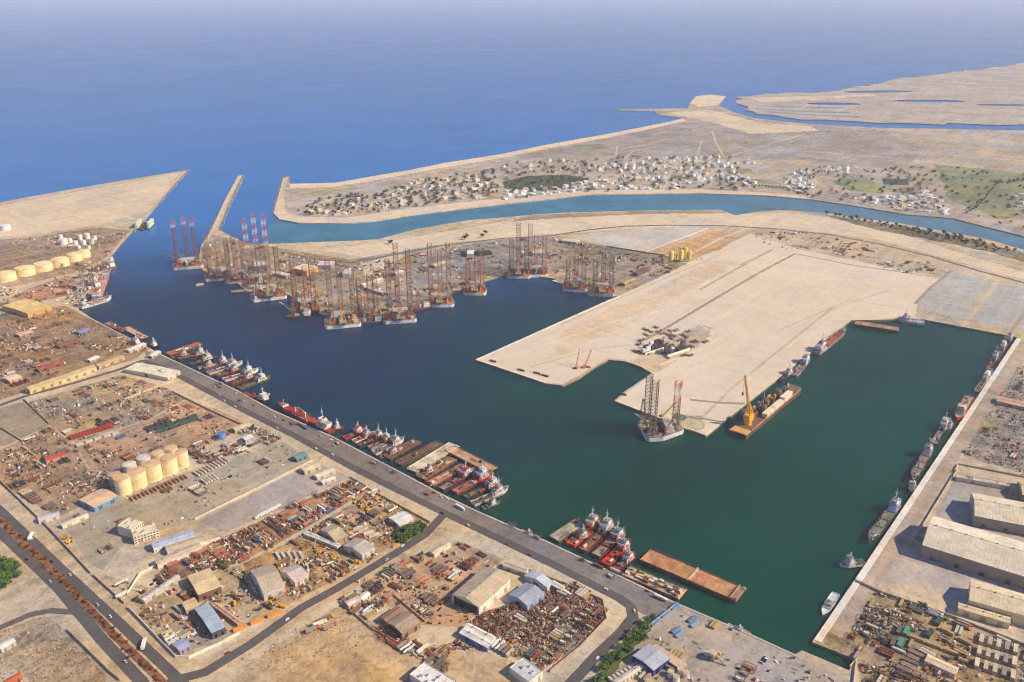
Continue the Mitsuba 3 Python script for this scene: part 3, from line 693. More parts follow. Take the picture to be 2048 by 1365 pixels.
def vessel(S, Bw, B, kind, label, hull=DGREY, boot=(74, 40, 38), deck=(126, 110, 100), house=WHITE, accent=(196, 180, 160), cargo=0.5, seed=0, name='supply_vessel', cat='ship', L=None, fb=None):
    """Stern and bow pixels at the waterline; kind sets the arrangement of house, deck and gear."""
    a, b = G(*S, WZ), G(*Bw, WZ)
    rot = ang(a, b)
    L = L or float(np.linalg.norm(b - a))
    c = a + np.array([math.cos(rot), math.sin(rot)]) * L / 2
    rng = random.Random(seed * 7 + 3)
    low = kind == 'osv' and L < 63
    t = Thing(name, label, cat, c[0], c[1], WZ, rot)
    k = L / 60
    fb = fb or {'tug': 2.4, 'osv': 3.2, 'cargo': 5.0, 'boat': 1.8}[kind]
    hm, dm, zt = hull_mesh(L, B, fb, {'tug': 2.2, 'osv': 3.4, 'cargo': 3.5, 'boat': 1.6}[kind], hull, boot, deck, bow=.40 if kind in ('tug', 'boat') else .30)
    h = t.part('hull', hm)
    t.part('deck', dm)
    zd = fb - 1.0
    hx, hl, tiers = {'tug': (.60, .26, 2), 'osv': (.72, .22, 3), 'cargo': (.15, .15, 4), 'boat': (.52, .34, 1)}[kind]
    x = (hx - .5) * L
    th = 2.5 if kind != 'boat' else 1.7
    if low:
        tiers = 2
    z = zd + (zt(hx) - fb) * .4
    wl, ww = hl * L, B * .82
    if kind in ('osv', 'tug'):                       # raised forecastle
        t.part('forecastle', MB(hull, 6).prism([(x - wl * .55, -B * .40), (x + wl * .5, -B * .38), (x + wl * .95, -B * .16), (x + wl * .95, B * .16), (x + wl * .5, B * .38), (x - wl * .55, B * .40)], zd - .2, z + 2.0, top=deck if kind == 'tug' else tuple((c + d) // 2 for c, d in zip(deck, (150, 150, 150)))))
        z += 2.0
    hs = MB(house, 4)
    wn = MB()
    for i in range(tiers):
        f = 1 - .07 * i
        hs.box(x - .02 * L * i, 0, z - .15, wl * f, ww * f, th + .15, bevel=.5)
        hs.box(x - .02 * L * i, 0, z + th, wl * f + .5, ww * f + .5, .14, col=tuple(max(0, c - 70) for c in house))
        for s in (-1, 1):
            for q in range(max(2, int(wl * f / 2.6))):
                qx = x - .02 * L * i - wl * f * .42 + q * wl * f * .84 / max(1, int(wl * f / 2.6) - 1 or 1)
                wn.box(qx, s * (ww * f / 2 + .01), z + th * .35, 1.2, .1, 1.0)
        z += th
    bf = 1 - .10 * tiers
    br = MB(house, 3)
    br.box(x + wl * .02, 0, z - .1, wl * .55, ww * .95, .4)
    br.box(x + wl * .02, 0, z + .1, wl * .5, ww * bf * .95 + .8, th * 1.1, taper=1.06, bevel=.6)
    br.box(x + wl * .02, 0, z + th * 1.2, wl * .58, ww * bf + 1.2, .22, col=rng.choice([accent, house, (150, 150, 150), (110, 120, 120)]))
    br.box(x - wl * .1, 0, z + th * 1.3, 1.6, 1.6, 1.2, col=(120, 120, 124)).ring(x - wl * .15, ww * .2, [(.8, z + th * 1.2), (1.0, z + th * 1.6), (.5, z + th * 2)], 8, col=(226, 226, 226))
    hk = t.part('deckhouse', hs)
    bk = t.part('bridge', br)
    for s in (-1, 1):
        wn.box(x + wl * .02 + s * wl * .26, 0, z + th * .55, .12, ww * bf * .85, th * .4)
        wn.box(x + wl * .02, s * (ww * bf * .95 / 2 + .42), z + th * .55, wl * .42, .12, th * .4)
    t.part(f'{bk}__window', wn, 'window_glass')
    zm = z + th * 1.4
    mast = MB((222, 220, 214), 3)
    mh = max(4.0, {'tug': 9, 'osv': 12, 'cargo': 12, 'boat': 4.5}[kind] * (.6 + .4 * k))
    mast.bar((x, 0, zm - .4), (x - .3, 0, zm + mh), .55, w2=.3).bar((x, -2, zm + mh * .55), (x, 2, zm + mh * .55), .3).bar((x - 1.2, 0, zm - .4), (x - .2, 0, zm + mh * .7), .3)
    mast.box(x + .2, 0, zm + mh * .6, .5, 3.0, .4).ring(x, 0, [(.2, zm + mh * .3), (.6, zm + mh * .36), (.6, zm + mh * .44), (.2, zm + mh * .5)], 8)
    t.part('mast', mast)
    fx = x - wl * .62 if kind != 'boat' else x - wl * .3
    if kind != 'boat':
        for s in ((-1, 1) if kind != 'cargo' else (0,)):
            fu = MB(accent, 5).box(fx if kind != 'cargo' else x - wl * .15, s * B * .27, zd if kind != 'cargo' else z - 1, 2.2 * k + .8, 1.6 * k + .7, (th * 2.6 if kind != 'cargo' else th * 2.2), taper=.8, bevel=.3)
            fu.box(fx if kind != 'cargo' else x - wl * .15, s * B * .27, (zd + th * 2.6 if kind != 'cargo' else z - 1 + th * 2.2), 1.2 * k + .6, 1.0 * k + .4, .8, col=(30, 28, 28))
            t.part('funnel', fu)
    # working deck: rails, winches, cargo
    lo, hi = {'tug': (.06, .38), 'osv': (.05, .54), 'cargo': (.28, .84), 'boat': (.08, .28)}[kind]
    if kind == 'osv' or kind == 'tug':
        for s in (-1, 1):
            m = MB(tuple(max(0, c - 20) for c in hull), 7)
            m.box((lo + hi - 1) / 2 * L, s * (B * .42), zd, (hi - lo) * L, .35, 1.5)
            for q in range(int((hi - lo) * L / 3)):
                m.box((lo - .5) * L + q * 3, s * (B * .42 + .25), zd, .3, .3, 1.6)
            t.part('cargo_rail', m)
        t.part('winch', MB((120, 110, 90), 9).box((hi - .5) * L + 1, 0, zd, 2.5, B * .4, 1.6, bevel=.2).bar(((hi - .5) * L + 1, -B * .15, zd + 1.5), ((hi - .5) * L + 1, B * .15, zd + 1.5), 1.6, n=8))
    if kind == 'cargo':
        fz = zt(.9)
        t.part('forecastle', MB(house, 5).prism([(.34 * L, -B * .36), (.43 * L, -B * .2), (.43 * L, B * .2), (.34 * L, B * .36)], zd - .2, fz + .9, top=(150, 140, 132)).box(.38 * L, 0, fz + .9, 2.5, B * .3, 1.1, col=(110, 104, 100)).bar((.37 * L, 0, fz), (.37 * L, 0, fz + 9), .4))
        for q in range(3):
            qx = (lo - .5 + (q + .5) * (hi - lo) / 3) * L
            t.part('hatch', MB(deck, 8).box(qx, 0, zd, (hi - lo) * L / 3 - 3, B * .66, 1.6, top=jit(deck, rng, 25), bevel=.2))
            if q < 2:
                cx = (lo - .5 + (q + 1) * (hi - lo) / 3) * L
                cr = MB(accent, 5).ring(cx, 0, [(.9, zd), (.8, zd + 7), (1.3, zd + 7.2), (1.3, zd + 8.6)], 8).bar((cx, 0, zd + 8), (cx + L * .11 * (-1) ** q, 1, zd + 12), .6)
                t.part('deck_crane', cr)
        for q in range(14):
            m = MB(rng.choice([(226, 222, 214), (150, 120, 96), (90, 88, 90), accent, (206, 170, 130)]), 6)
            qx, qy = rng.uniform(lo - .5, hi - .5) * L, rng.choice([-1, 1]) * B * rng.uniform(.34, .42)
            m.box(qx, qy, zd - .05, rng.uniform(1, 4), .9, rng.uniform(.8, 2.4)).bar((qx, qy, zd), (qx, qy, zd + rng.uniform(2, 6)), .3)
            t.part('deck_gear', m)
    elif cargo and kind != 'boat':
        for q in range(int(cargo * L * .22)):
            sx, sy, sz = rng.choice([(6, 2.4, 2.4), (2.5, 2.2, 2.2), (3, 1.6, 1.2), (1.6, 1.6, 2.2)])
            m = MB(rng.choice([(196, 120, 60), (150, 90, 60), (210, 205, 195), (80, 100, 120), (120, 120, 120), (190, 70, 45), (90, 120, 100)]), 8)
            qx, qy = (rng.uniform(lo + .03, hi - .03) - .5) * L, rng.uniform(-.3, .3) * B
            m.box(qx, qy, zd, sx, sy, sz, rng.choice([0, 0, math.pi / 2]) + rng.uniform(-.06, .06), bevel=.1)
            t.part('deck_cargo', m)
    t.part(f'{h}__fender', MB((40, 38, 36), 3).box(0, -B / 2 - .12, fb - 1.2, L * .5, .5, .5).box(0, B / 2 + .12, fb - 1.2, L * .5, .5, .5))
    if kind != 'boat' and L > 30:
        for s in (-1, 1):
            t.part('lifeboat', MB((206, 96, 50), 3).bar((x - wl * .1 - 2, s * (ww * .5 + .5), zd + 5), (x - wl * .1 + 2, s * (ww * .5 + .5), zd + 5), 1.3, n=6))
    return t


def barge(A, B, W, label, deck=(196, 160, 120), hull=(118, 92, 74), fb=2.6, cargo=0, seed=0, ramp=False, rails=None, split=False, name='barge'):
    a, b = G(*A, WZ), G(*B, WZ)
    L, rot = float(np.linalg.norm(b - a)), ang(a, b)
    c = (a + b) / 2
    rng = random.Random(seed + 11)
    t = Thing(name, label, 'barge', c[0], c[1], WZ, rot)
    x, y = L / 2, W / 2
    m = MB(hull, 10)
    sec = [(-x, fb), (-x, fb - 1.2), (-x + 3.5, -1.4), (x - 3.5, -1.4), (x, fb - 1.2), (x, fb)]
    v = [(u, -y, z) for u, z in sec] + [(u, y, z) for u, z in sec]
    m.add(v, [q for i in range(5) for q in ((i, i + 6, i + 1), (i + 1, i + 6, i + 7))] + [(0, i, i + 1) for i in range(1, 5)] + [(6, 7 + i, 6 + i) for i in range(1, 5)])
    h = t.part('hull', m)
    d = MB(deck, 12)
    n = max(2, int(L / 12))
    for k in range(n):
        d.box(-x + (k + .5) * L / n, 0, fb - .02, L / n - .12, W - .1, .14, col=jit(deck, rng, 12))
    dk = t.part('deck', d)
    bw = MB(tuple(min(255, q + 40) for q in hull) if rails is None else rails, 9)
    for s in (-1, 1):
        bw.box(0, s * (y - .15), fb + .12, L - 2, .3, 1.1 if rails is None else 2.4)
    bw.box(-x + .3, 0, fb + .12, .4, W - .8, .8)
    t.part('bulwark', bw)
    for sx in (-1, 1):
        for sy in (-1, 1):
            t.part(f'{dk}__bollard', MB((90, 80, 72), 6).ring(sx * (x - 2.5), sy * (y - 1.6), [(.3, fb + .1), (.3, fb + .9), (.45, fb + 1.0), (.4, fb + 1.1)], 8))
    for k in range(int(L / 5)):
        t.part(f'{h}__fender', MB((34, 32, 30), 2).ring(-x + 3 + k * 5, (-y - .35) * (1 if k % 2 else -1), [(.3, .2), (.7, .5), (.7, 1.5), (.3, 1.8)], 8)) if k < 14 else None
    if split:
        t.part('deck_rib', MB((196, 182, 150), 8).box(x * .02, 0, fb + .1, 2.2, W + .4, 1.3).box(x * .02, 0, fb + 1.3, .8, W + .6, .5))
    if ramp:
        t.part('bow_ramp', MB((190, 160, 132), 9).box(x - 7.0, 0, fb + .1, .8, W, 2.2).box(x - 3.4, 0, fb + .1, 5.6, W * .84, .9, tilt=1.2).box(x - 1, W * .36, fb, 3, 2.4, 3.4))
    for k in range(cargo):
        sx, sy, sz = rng.choice([(6, 2.4, 2.5), (4, 3, 2), (2.5, 2.5, 2.8), (8, 1.2, 1.0), (1.8, 1.8, 1.4), (12, 1, .9)])
        q = MB(rng.choice([(206, 190, 160), (150, 100, 70), (120, 112, 104), (190, 170, 140), (96, 84, 78), (225, 222, 215), (170, 80, 55)]), 8)
        q.box(rng.uniform(-.46, .46) * L, rng.uniform(-.34, .34) * W, fb + .12, sx, sy, sz, rng.uniform(-.1, .1), bevel=.12)
        t.part('deck_cargo', q)
    return t


# ================================================================ JACK-UP RIGS
_legs = {}


def leg_ply(n, side, bay, col, band, nb):
    key = (n, side, bay, col, band, nb)
    if key not in _legs:
        m = MB(col, 6)
        R = side / math.sqrt(3)
        P = lambda k, z: (R * math.cos(k * 2.0944 + .5), R * math.sin(k * 2.0944 + .5), z)
        w = .33
        for j in range(n):
            z0, z1 = j * bay - 5, (j + 1) * bay - 5
            c = col if j < n - nb else band[(n - 1 - j) // 2 % 2]
            for k in range(3):
                m.bar(P(k, z0), P(k, z1), 0.88, c)
                m.bar(P(k, z1), P(k + 1, z1), w, c, 3)
                mid = np.add(P(k, z0), P(k + 1, z0)) / 2
                m.bar(mid, P(k, z1), w, c, 3).bar(mid, P(k + 1, z1), w, c, 3)
        _legs[key] = m.ply()
    return _legs[key]


def crane_parts(t, name, x, y, z, ph, rot, bl, el, col, cab=None):
    m = MB(col, 5)
    m.ring(x, y, [(1.5, z), (1.4, z + ph), (2.2, z + ph + .2), (2.2, z + ph + .8)], 10)
    m.box(x + math.cos(rot), y + math.sin(rot), z + ph + .8, 4.5, 3.2, 2.8, rot, cab or col, bevel=.3)
    m.box(x - 2.6 * math.cos(rot), y - 2.6 * math.sin(rot), z + ph + .8, 2.2, 3, 2, rot, (80, 78, 76))
    k = t.part(name, m)
    p = np.array([x + 2 * math.cos(rot), y + 2 * math.sin(rot), z + ph + 2])
    q = p + bl * np.array([math.cos(rot) * math.cos(el), math.sin(rot) * math.cos(el), math.sin(el)])
    b = MB(col, 4).lattice(p, q, 1.7, max(6, int(bl / 3)), t=.34, w2=.8)
    top = (x - 1.5 * math.cos(rot), y - 1.5 * math.sin(rot), z + ph + 8)
    b.bar((x, y, z + ph + 3), top, .5).bar(top, q, .2).bar(q, q - [0, 0, min(9, q[2] - z - 3)], .14)
    t.part(f'{k}__boom', b)


def rig(px, rot, legs_px, label, hullc=(206, 204, 202), skirt=(60, 58, 62), deckc=(150, 140, 130), legc=(150, 104, 82), band=None, nb=0, housec=(226, 222, 214), derrick=True, seed=0, L=58, B=52, side=9.0, accent=(190, 110, 60), derrick_col=None, grow=1.14):
    """Hull centre pixel, heading of the single-leg end and the picture rows of the three leg tops (bow leg, port aft, starboard aft)."""
    L, B = L * grow, B * grow
    rng = random.Random(seed + 5)
    c = G(*px, WZ)
    t = Thing('jackup_rig', label, 'jack-up rig', c[0], c[1], WZ, rot)
    zb, zd = -2.5, 7.0
    x, y = L / 2, B / 2
    pl = [(-x, -y + 4), (-x + 4, -y), (-x * .2, -y), (x - 3, -y * .36), (x, -y * .25), (x, y * .25), (x - 3, y * .36), (-x * .2, y), (-x + 4, y), (-x, y - 4)]
    legc = (min(255, int(legc[0] * .86)), int(legc[1] * .76), int(legc[2] * .74))
    deckc = tuple(int(c * .72) for c in deckc)
    hm = MB(hullc, 7).prism(pl, 1.0, zd, top=deckc)
    hm.prism([(u * .985, w * .985) for u, w in pl], zb, 1.0, col=skirt)
    hk = t.part('hull', hm)
    rail = MB((214, 208, 200), 4)
    for (x0, y0), (x1, y1) in zip(pl, pl[1:] + pl[:1]):
        rail.bar((x0 * .985, y0 * .985, zd + 1.1), (x1 * .985, y1 * .985, zd + 1.1), .22)
        n = max(1, int(math.hypot(x1 - x0, y1 - y0) / 4))
        for k in range(n):
            rail.bar((*(np.array([x0, y0]) * .985 + (np.array([x1, y1]) - [x0, y0]) * .985 * k / n), zd), (*(np.array([x0, y0]) * .985 + (np.array([x1, y1]) - [x0, y0]) * .985 * k / n), zd + 1.1), .18)
    t.part(f'{hk}__railing', rail)
    lp = [(x * .66, 0), (-x * .62, y * .62), (-x * .62, -y * .62)]
    cr, sr = math.cos(rot), math.sin(rot)
    for li, ((u, w), top) in enumerate(zip(lp, legs_px)):
        W = np.array([c[0] + u * cr - w * sr, c[1] + u * sr + w * cr])
        hh = max(30.0, height_at(W, top) - WZ)
        bay = 5.4
        n = max(6, int(round((hh + 5) / bay)))
        d = leg_ply(n, side, bay, legc, band or (legc, legc), nb[li] if isinstance(nb, tuple) else nb)
        key = f'{t.key}__leg' + (f"_{t.count.get('leg', -1) + 1:03d}" if t.count.get('leg', -1) >= 0 else '')
        t.count['leg'] = t.count.get('leg', -1) + 1
        scene[key] = {**d, 'to_world': t.m @ T().translate([u, w, 0])}
        j = MB(jit(accent, rng, 20), 7)
        for k in range(3):
            a = k * 2.0944 + .5
            R = side / math.sqrt(3) + 1.0
            j.box(u + R * math.cos(a), w + R * math.sin(a), zd - .2, 3.2, 2.6, 7.5, a, bevel=.3)
        j.box(u, w, zd - .1, side * 1.9, side * 1.7, 1.2, bevel=1.5)
        t.part('jack_house', j)
    # accommodation, helideck
    hs = MB(housec, 4)
    for i in range(3):
        hs.box(x * .26 - i * .6, 0, zd - .1 + i * 3, 11 - i, B * .62 - i * 2, 3.1, bevel=.5)
        hs.box(x * .26 - i * .6, 0, zd + 2.9 + i * 3, 11.8 - i, B * .62 - i * 2 + .9, .16, col=(190, 186, 180))
    dk = t.part('accommodation_block', hs)
    wn = MB()
    for i in range(3):
        for q in range(8):
            for s in (-1, 1):
                wn.box(x * .26 - i * .6 + s * (5.5 - i * .5 + .02), (q - 3.5) * B * .065, zd + 1.3 + i * 3, .1, .9, .8)
    t.part(f'{dk}__window', wn, 'window_glass')
    hx, hy = x * .98, y * .5 * (1 if seed % 2 else -1)
    oct_ = [(hx + 9.5 * math.cos(k * math.pi / 4 + .39), hy + 9.5 * math.sin(k * math.pi / 4 + .39)) for k in range(8)]
    he = MB((92, 112, 98), 5).prism(oct_, zd + 8.6, zd + 9.1, col=(190, 186, 180), top=(88, 112, 96))
    he.prism([(hx + 4.2 * math.cos(k * math.pi / 8), hy + 4.2 * math.sin(k * math.pi / 8)) for k in range(16)], zd + 9.1, zd + 9.16, col=(222, 214, 150))
    he.prism([(hx + 3.6 * math.cos(k * math.pi / 8), hy + 3.6 * math.sin(k * math.pi / 8)) for k in range(16)], zd + 9.16, zd + 9.22, col=(88, 112, 96))
    for k in (0, 2, 4, 6):
        he.bar((x * .5, hy * .6, zd + 1), (oct_[k][0], oct_[k][1], zd + 8.6), .5)
    t.part('helideck', he)
    # deck machinery, pipe rack, cantilever
    for i in range(30):
        qx, qy = rng.uniform(-.9, .2) * x, rng.uniform(-.8, .8) * y
        if any(math.hypot(qx - u, qy - w) < side for u, w in lp):
            continue
        q = MB(rng.choice([(120, 84, 60), (196, 188, 176), (80, 82, 88), (104, 94, 86), accent, (60, 84, 96), (226, 222, 216), (50, 47, 46), (66, 60, 58)]), 8)
        q.box(qx, qy, zd - .05, rng.uniform(2, 8), rng.uniform(2, 6), rng.uniform(1.8, 7.5), rng.choice([0, math.pi / 2]), bevel=.2)
        if rng.random() < .4:
            q.ring(qx, qy, [(.9, zd), (.9, zd + 6), (.2, zd + 6.6)], 8)
        t.part('deck_module', q)
    pr = MB((128, 88, 66), 7)
    for k in range(9):
        pr.bar((-x * .1, -4 + k * .95, zd + 1.4), (-x * .95, -4 + k * .95, zd + 1.4), .7, jit((128, 88, 66), rng, 20), 6)
    t.part('pipe_rack', pr)
    if derrick:
        ca = MB((170, 150, 120), 7)
        for s in (-1, 1):
            ca.box(-x * .75, s * 5.5, zd + 2.5, x * .9, 1.2, 3)
        ca.box(-x * 1.02, 0, zd + 5.5, 11, 13, 1.2).box(-x * 1.02, 4.5, zd + 6.7, 6, 3, 3, col=housec)
        t.part('cantilever', ca)
        dc = derrick_col or accent
        de = MB(dc, 5).lattice((-x * 1.02, 0, zd + 6.5), (-x * 1.02, 0, zd + 44), 9, 9, t=.55, w2=2.6)
        de.box(-x * 1.02, 0, zd + 43.6, 3.4, 3.4, 1.6).box(-x * 1.02, 0, zd + 20, 3, 3, 1)
        t.part('derrick', de)
    for k, (u, w, r, e) in enumerate(((.12, .72, rng.uniform(0, 6.2), rng.uniform(.35, 1.0)), (-.05, -.78, rng.uniform(0, 6.2), rng.uniform(.3, 1.0)), (-.72, .05, rng.uniform(2, 4), .5))):
        crane_parts(t, 'deck_crane', u * x, w * y, zd, 8, r, 26 if k < 2 else 20, e, rng.choice([(206, 170, 80), (200, 196, 188), (168, 108, 70)]))
    return t


# ================================================================ SMALL REPEATED THINGS (one mesh set each, placed many times)
def proto_container(col):
    m = MB(col, 8)
    m.box(0, 0, .1, 12.0, 2.4, 2.55, top=tuple(min(255, int(c * .94 + 14)) for c in col))
    for k in range(18):
        for s in (-1, 1):
            m.box(-5.6 + k * .66, s * 1.22, .3, .3, .08, 2.2)
    d = MB(tuple(max(0, c - 20) for c in col), 6)
    for s in (-1, 1):
        d.box(6.02, s * .6, .25, .1, 1.1, 2.2).bar((6.1, s * .3, .3), (6.1, s * .3, 2.4), .07)
    for sx in (-1, 1):
        for sy in (-1, 1):
            m.box(sx * 5.95, sy * 1.17, 0, .22, .2, 2.75, col=tuple(max(0, c - 35) for c in col))
    return [('body', m.ply()), ('door', d.ply())]


def proto_pipes(col, n=7, L=12):
    rng = random.Random(sum(col) + n)
    out = []
    pl = MB(col, 8)
    for r in range(3):
        for k in range(n - r):
            pl.bar((-L / 2 + rng.uniform(-.4, .4), (k - (n - r - 1) / 2) * .78, .55 + r * .68), (L / 2 + rng.uniform(-.4, .4), (k - (n - r - 1) / 2) * .78, .55 + r * .68), .54, jit(col, rng, 26), 6)
    out.append(('pipe', pl.ply()))
    b = MB((110, 88, 66), 6)
    for x in (-L * .3, L * .3):
        b.box(x, 0, 0, .3, n * .85, .25)
    out.append(('bearer', b.ply()))
    return out


def proto_truck(cab, body, tank_=False, L=14):
    c = MB(cab, 4).box(L / 2 - 1.2, 0, .7, 2.3, 2.4, 2.3, taper=.94, bevel=.2)
    g = MB().box(L / 2 - .04, 0, 1.9, .12, 2.0, .8)
    b = MB(body, 6)
    if tank_:
        b.bar((-L / 2, 0, 2.2), (L / 2 - 3, 0, 2.2), 1.75, n=10)
        b.box(-1, 0, 3.4, L - 5, .8, .25)
    else:
        b.box(-1.4, 0, 1.0, L - 3, 2.5, 2.5, top=tuple(min(255, q + 14) for q in body), bevel=.08)
    ch = MB((50, 48, 46), 5).box(-.3, 0, .65, L - .6, 1.1, .35)
    w = MB((28, 27, 27), 2)
    for x in (L / 2 - 1.3, -L / 2 + 1.2, -L / 2 + 2.5, -L / 2 + 3.8, 1):
        for s in (-1, 1):
            w.bar((x, s * .95, .5), (x, s * 1.25, .5), .72, n=8)
    return [('cab', c.ply()), ('windscreen', g.ply('window_glass')), ('tank' if tank_ else 'cargo_body', b.ply()), ('chassis', ch.ply()), ('wheel', w.ply())]


def proto_trailer(col):
    b = MB(col, 5)
    b.bar((-7, 0, 2.1), (7, 0, 2.1), 1.7, n=10)
    for x in (-5, -1.6, 1.6, 5):
        b.ring(x, 0, [(.35, 3.2), (.35, 3.6)], 6)
    b.box(0, 0, 3.3, 12, .6, .15)
    ch = MB((70, 66, 62), 6).box(0, 0, .75, 13.5, 1.0, .4).box(5.2, 0, 0, .3, 1.6, .8)
    w = MB((28, 27, 27), 2)
    for x in (-5.8, -4.4, -3.0):
        for s in (-1, 1):
            w.bar((x, s * .9, .5), (x, s * 1.25, .5), .72, n=8)
    return [('tank', b.ply()), ('chassis', ch.ply()), ('wheel', w.ply())]


def proto_car(col, tall=0.0):
    m = MB(col, 1)
    m.box(0, 0, .35, 4.6, 1.85, .62, bevel=.25)
    m.box(-.25, 0, .97, 2.7, 1.6, .6 + tall, taper=.84, bevel=.2)
    g = MB().box(-.25, 0, 1.02, 2.74, 1.64, .42 + tall, taper=.87, bevel=.2)
    w = MB((25, 25, 25), 1)
    for x in (-1.45, 1.45):
        for s in (-1, 1):
            w.bar((x, s * .72, .33), (x, s * .94, .33), .46, n=8)
    return [('body', m.ply()), ('window', g.ply('window_glass')), ('wheel', w.ply())]


def proto_crane(col):
    c = MB((60, 56, 52), 6)
    for s in (-1, 1):
        c.box(0, s * 1.9, 0, 6.4, 1.0, 1.1, bevel=.25)
    u = MB(col, 5).box(-.6, 0, 1.1, 5.8, 3.2, 2.0, bevel=.2).box(2.0, 1.0, 1.3, 1.8, 1.3, 2.2, bevel=.15).box(-3.4, 0, 1.2, 1.2, 3.2, 1.7, col=(70, 66, 62))
    b = MB(col, 4).lattice((2, 0, 2.2), (15, 0, 27), 1.2, 12, t=.26, w2=.7)
    b.bar((-2.6, 0, 3), (-1.5, 0, 7), .25).bar((-1.5, 0, 7), (15, 0, 27), .12).bar((15, 0, 27), (15.1, 0, 8), .1).box(15.1, 0, 7.2, .7, .7, .9)
    return [('crawler', c.ply()), ('superstructure', u.ply()), ('boom', b.ply())]


def proto_excavator(col):
    c = MB((60, 54, 48), 6)
    for s in (-1, 1):
        c.box(0, s * 1.15, 0, 4.4, .7, .95, bevel=.25)
    u = MB(col, 5).box(-.5, 0, .95, 3.8, 2.6, 1.2, bevel=.2).box(.8, .75, 1.0, 1.5, 1.1, 1.9, bevel=.15)
    b = MB(col, 5).bar((1, -.2, 1.8), (4.2, -.2, 4.6), .55).bar((4.2, -.2, 4.6), (6.6, -.2, 2.0), .42)
    k = MB((70, 62, 54), 6).box(6.5, -.2, .9, 1.1, 1.3, 1.2, taper=.7)
    return [('track', c.ply()), ('body', u.ply()), ('boom', b.ply()), ('bucket', k.ply())]


def proto_loader(col):
    u = MB(col, 5).box(-.8, 0, .9, 3.6, 2.1, 1.3, bevel=.2).box(.3, 0, 2.1, 1.5, 1.6, 1.4, bevel=.15)
    k = MB(col, 5).box(3.4, 0, .25, 1.3, 2.7, 1.1, taper=.8).bar((1.2, -.7, 1.5), (3.2, -.7, .8), .3).bar((1.2, .7, 1.5), (3.2, .7, .8), .3)
    w = MB((34, 32, 30), 2)
    for x in (-1.8, 1.5):
        for s in (-1, 1):
            w.bar((x, s * .85, .75), (x, s * 1.4, .75), 1.05, n=8)
    return [('body', u.ply()), ('bucket', k.ply()), ('wheel', w.ply())]


def proto_skid(col, seed):
    """A steel module: base frame, vessel, columns and a platform."""
    r = random.Random(seed)
    f = MB(jit((120, 92, 72), r), 8)
    a, b = r.uniform(2.5, 5), r.uniform(1.4, 2.6)
    for s in (-1, 1):
        f.box(0, s * b, 0, 2 * a, .35, .4).box(s * a, 0, 0, .35, 2 * b, .4)
        for q in (-1, 1):
            f.bar((s * a, q * b, 0), (s * a, q * b, 3.2), .3)
        f.bar((-a, s * b, 3.2), (a, s * b, 3.2), .28).bar((s * a, -b, 3.2), (s * a, b, 3.2), .28)
    v = MB(col, 8)
    if seed % 3 == 0:
        v.bar((-a * .8, 0, 1.6), (a * .8, 0, 1.6), 1.7, n=10)
    elif seed % 3 == 1:
        v.box(-a * .3, 0, .4, a * .9, b * 1.3, 2.1, bevel=.2).ring(a * .6, 0, [(.7, .4), (.7, 3.8), (.2, 4.2)], 8)
    else:
        v.box(0, b * .3, .4, a * 1.5, b * .9, 1.3, bevel=.15).box(a * .4, -b * .4, .4, 1.4, 1.2, 2.4, bevel=.1)
    return [('frame', f.ply()), ('vessel', v.ply())]


def proto_beams(col, seed):
    r = random.Random(seed)
    m = MB(col, 9)
    for k in range(9):
        L = r.uniform(5, 11)
        m.box(r.uniform(-1, 1), (k % 5 - 2) * .75 + r.uniform(-.1, .1), (k // 5) * .5, L, .4, .45, r.uniform(-.05, .05), jit(col, r, 26))
    b = MB((96, 80, 62), 6)
    for x in (-2.6, 2.6):
        b.box(x, 0, -.02, .25, 4.2, .2)
    return [('beam', m.ply()), ('bearer', b.ply())]


def leaf_clump(rng, n, rx, ry, rz, cz, size, col, lobes=6):
    m = MB(col, 0)
    cs = [(rng.uniform(-.6, .6) * rx, rng.uniform(-.6, .6) * ry, cz + rng.uniform(-.45, .5) * rz, rng.uniform(.4, .65)) for _ in range(lobes)]
    V, F = [], []
    cols = []
    for k in range(n):
        a, b, c, s = cs[k % lobes]
        d = np.array([rng.gauss(0, 1), rng.gauss(0, 1), rng.gauss(0, 1)])
        d /= np.linalg.norm(d) + 1e-9
        q = rng.uniform(.5, 1.05) * s
        p = np.array([a + d[0] * rx * q, b + d[1] * ry * q, c + d[2] * rz * q])
        u = np.array([rng.gauss(0, 1), rng.gauss(0, 1), rng.gauss(0, .6)])
        u /= np.linalg.norm(u)
        w = np.cross(u, d + .3 * u)
        w /= np.linalg.norm(w) + 1e-9
        z = size * rng.uniform(.6, 1.3)
        m.add([p - u * z, p + w * z * .6, p + u * z, p - w * z * .6], [(0, 1, 2), (0, 2, 3)], jit(col, rng, 12))
    return m


def proto_tree(seed, col, h=6.5, r=3.2, n=240, size=.7):
    rng = random.Random(seed)
    t = MB((92, 70, 50), 4)
    t.bar((0, 0, -.2), (.2, .1, h * .5), .5, n=6, w2=.28)
    for k in range(5):
        a = k * 1.257 + rng.uniform(-.3, .3)
        t.bar((.15, .1, h * (.3 + .04 * k)), (r * .6 * math.cos(a), r * .6 * math.sin(a), h * rng.uniform(.6, .85)), .2, n=4, w2=.07)
    return [('trunk', t.ply()), ('crown', leaf_clump(rng, n, r, r, h * .38, h * .66, size, col).ply('leaves'))]


def proto_bush(seed, col, r=1.3, n=70, size=.42):
    rng = random.Random(seed)
    t = MB((92, 66, 46), 3)
    for k in range(4):
        a = k * 1.57 + rng.uniform(-.4, .4)
        t.bar((0, 0, -.1), (r * .5 * math.cos(a), r * .5 * math.sin(a), r * .9), .1, n=3)
    return [('stem', t.ply()), ('foliage', leaf_clump(rng, n, r, r, r * .75, r * .75, size, col, 4).ply('leaves'))]


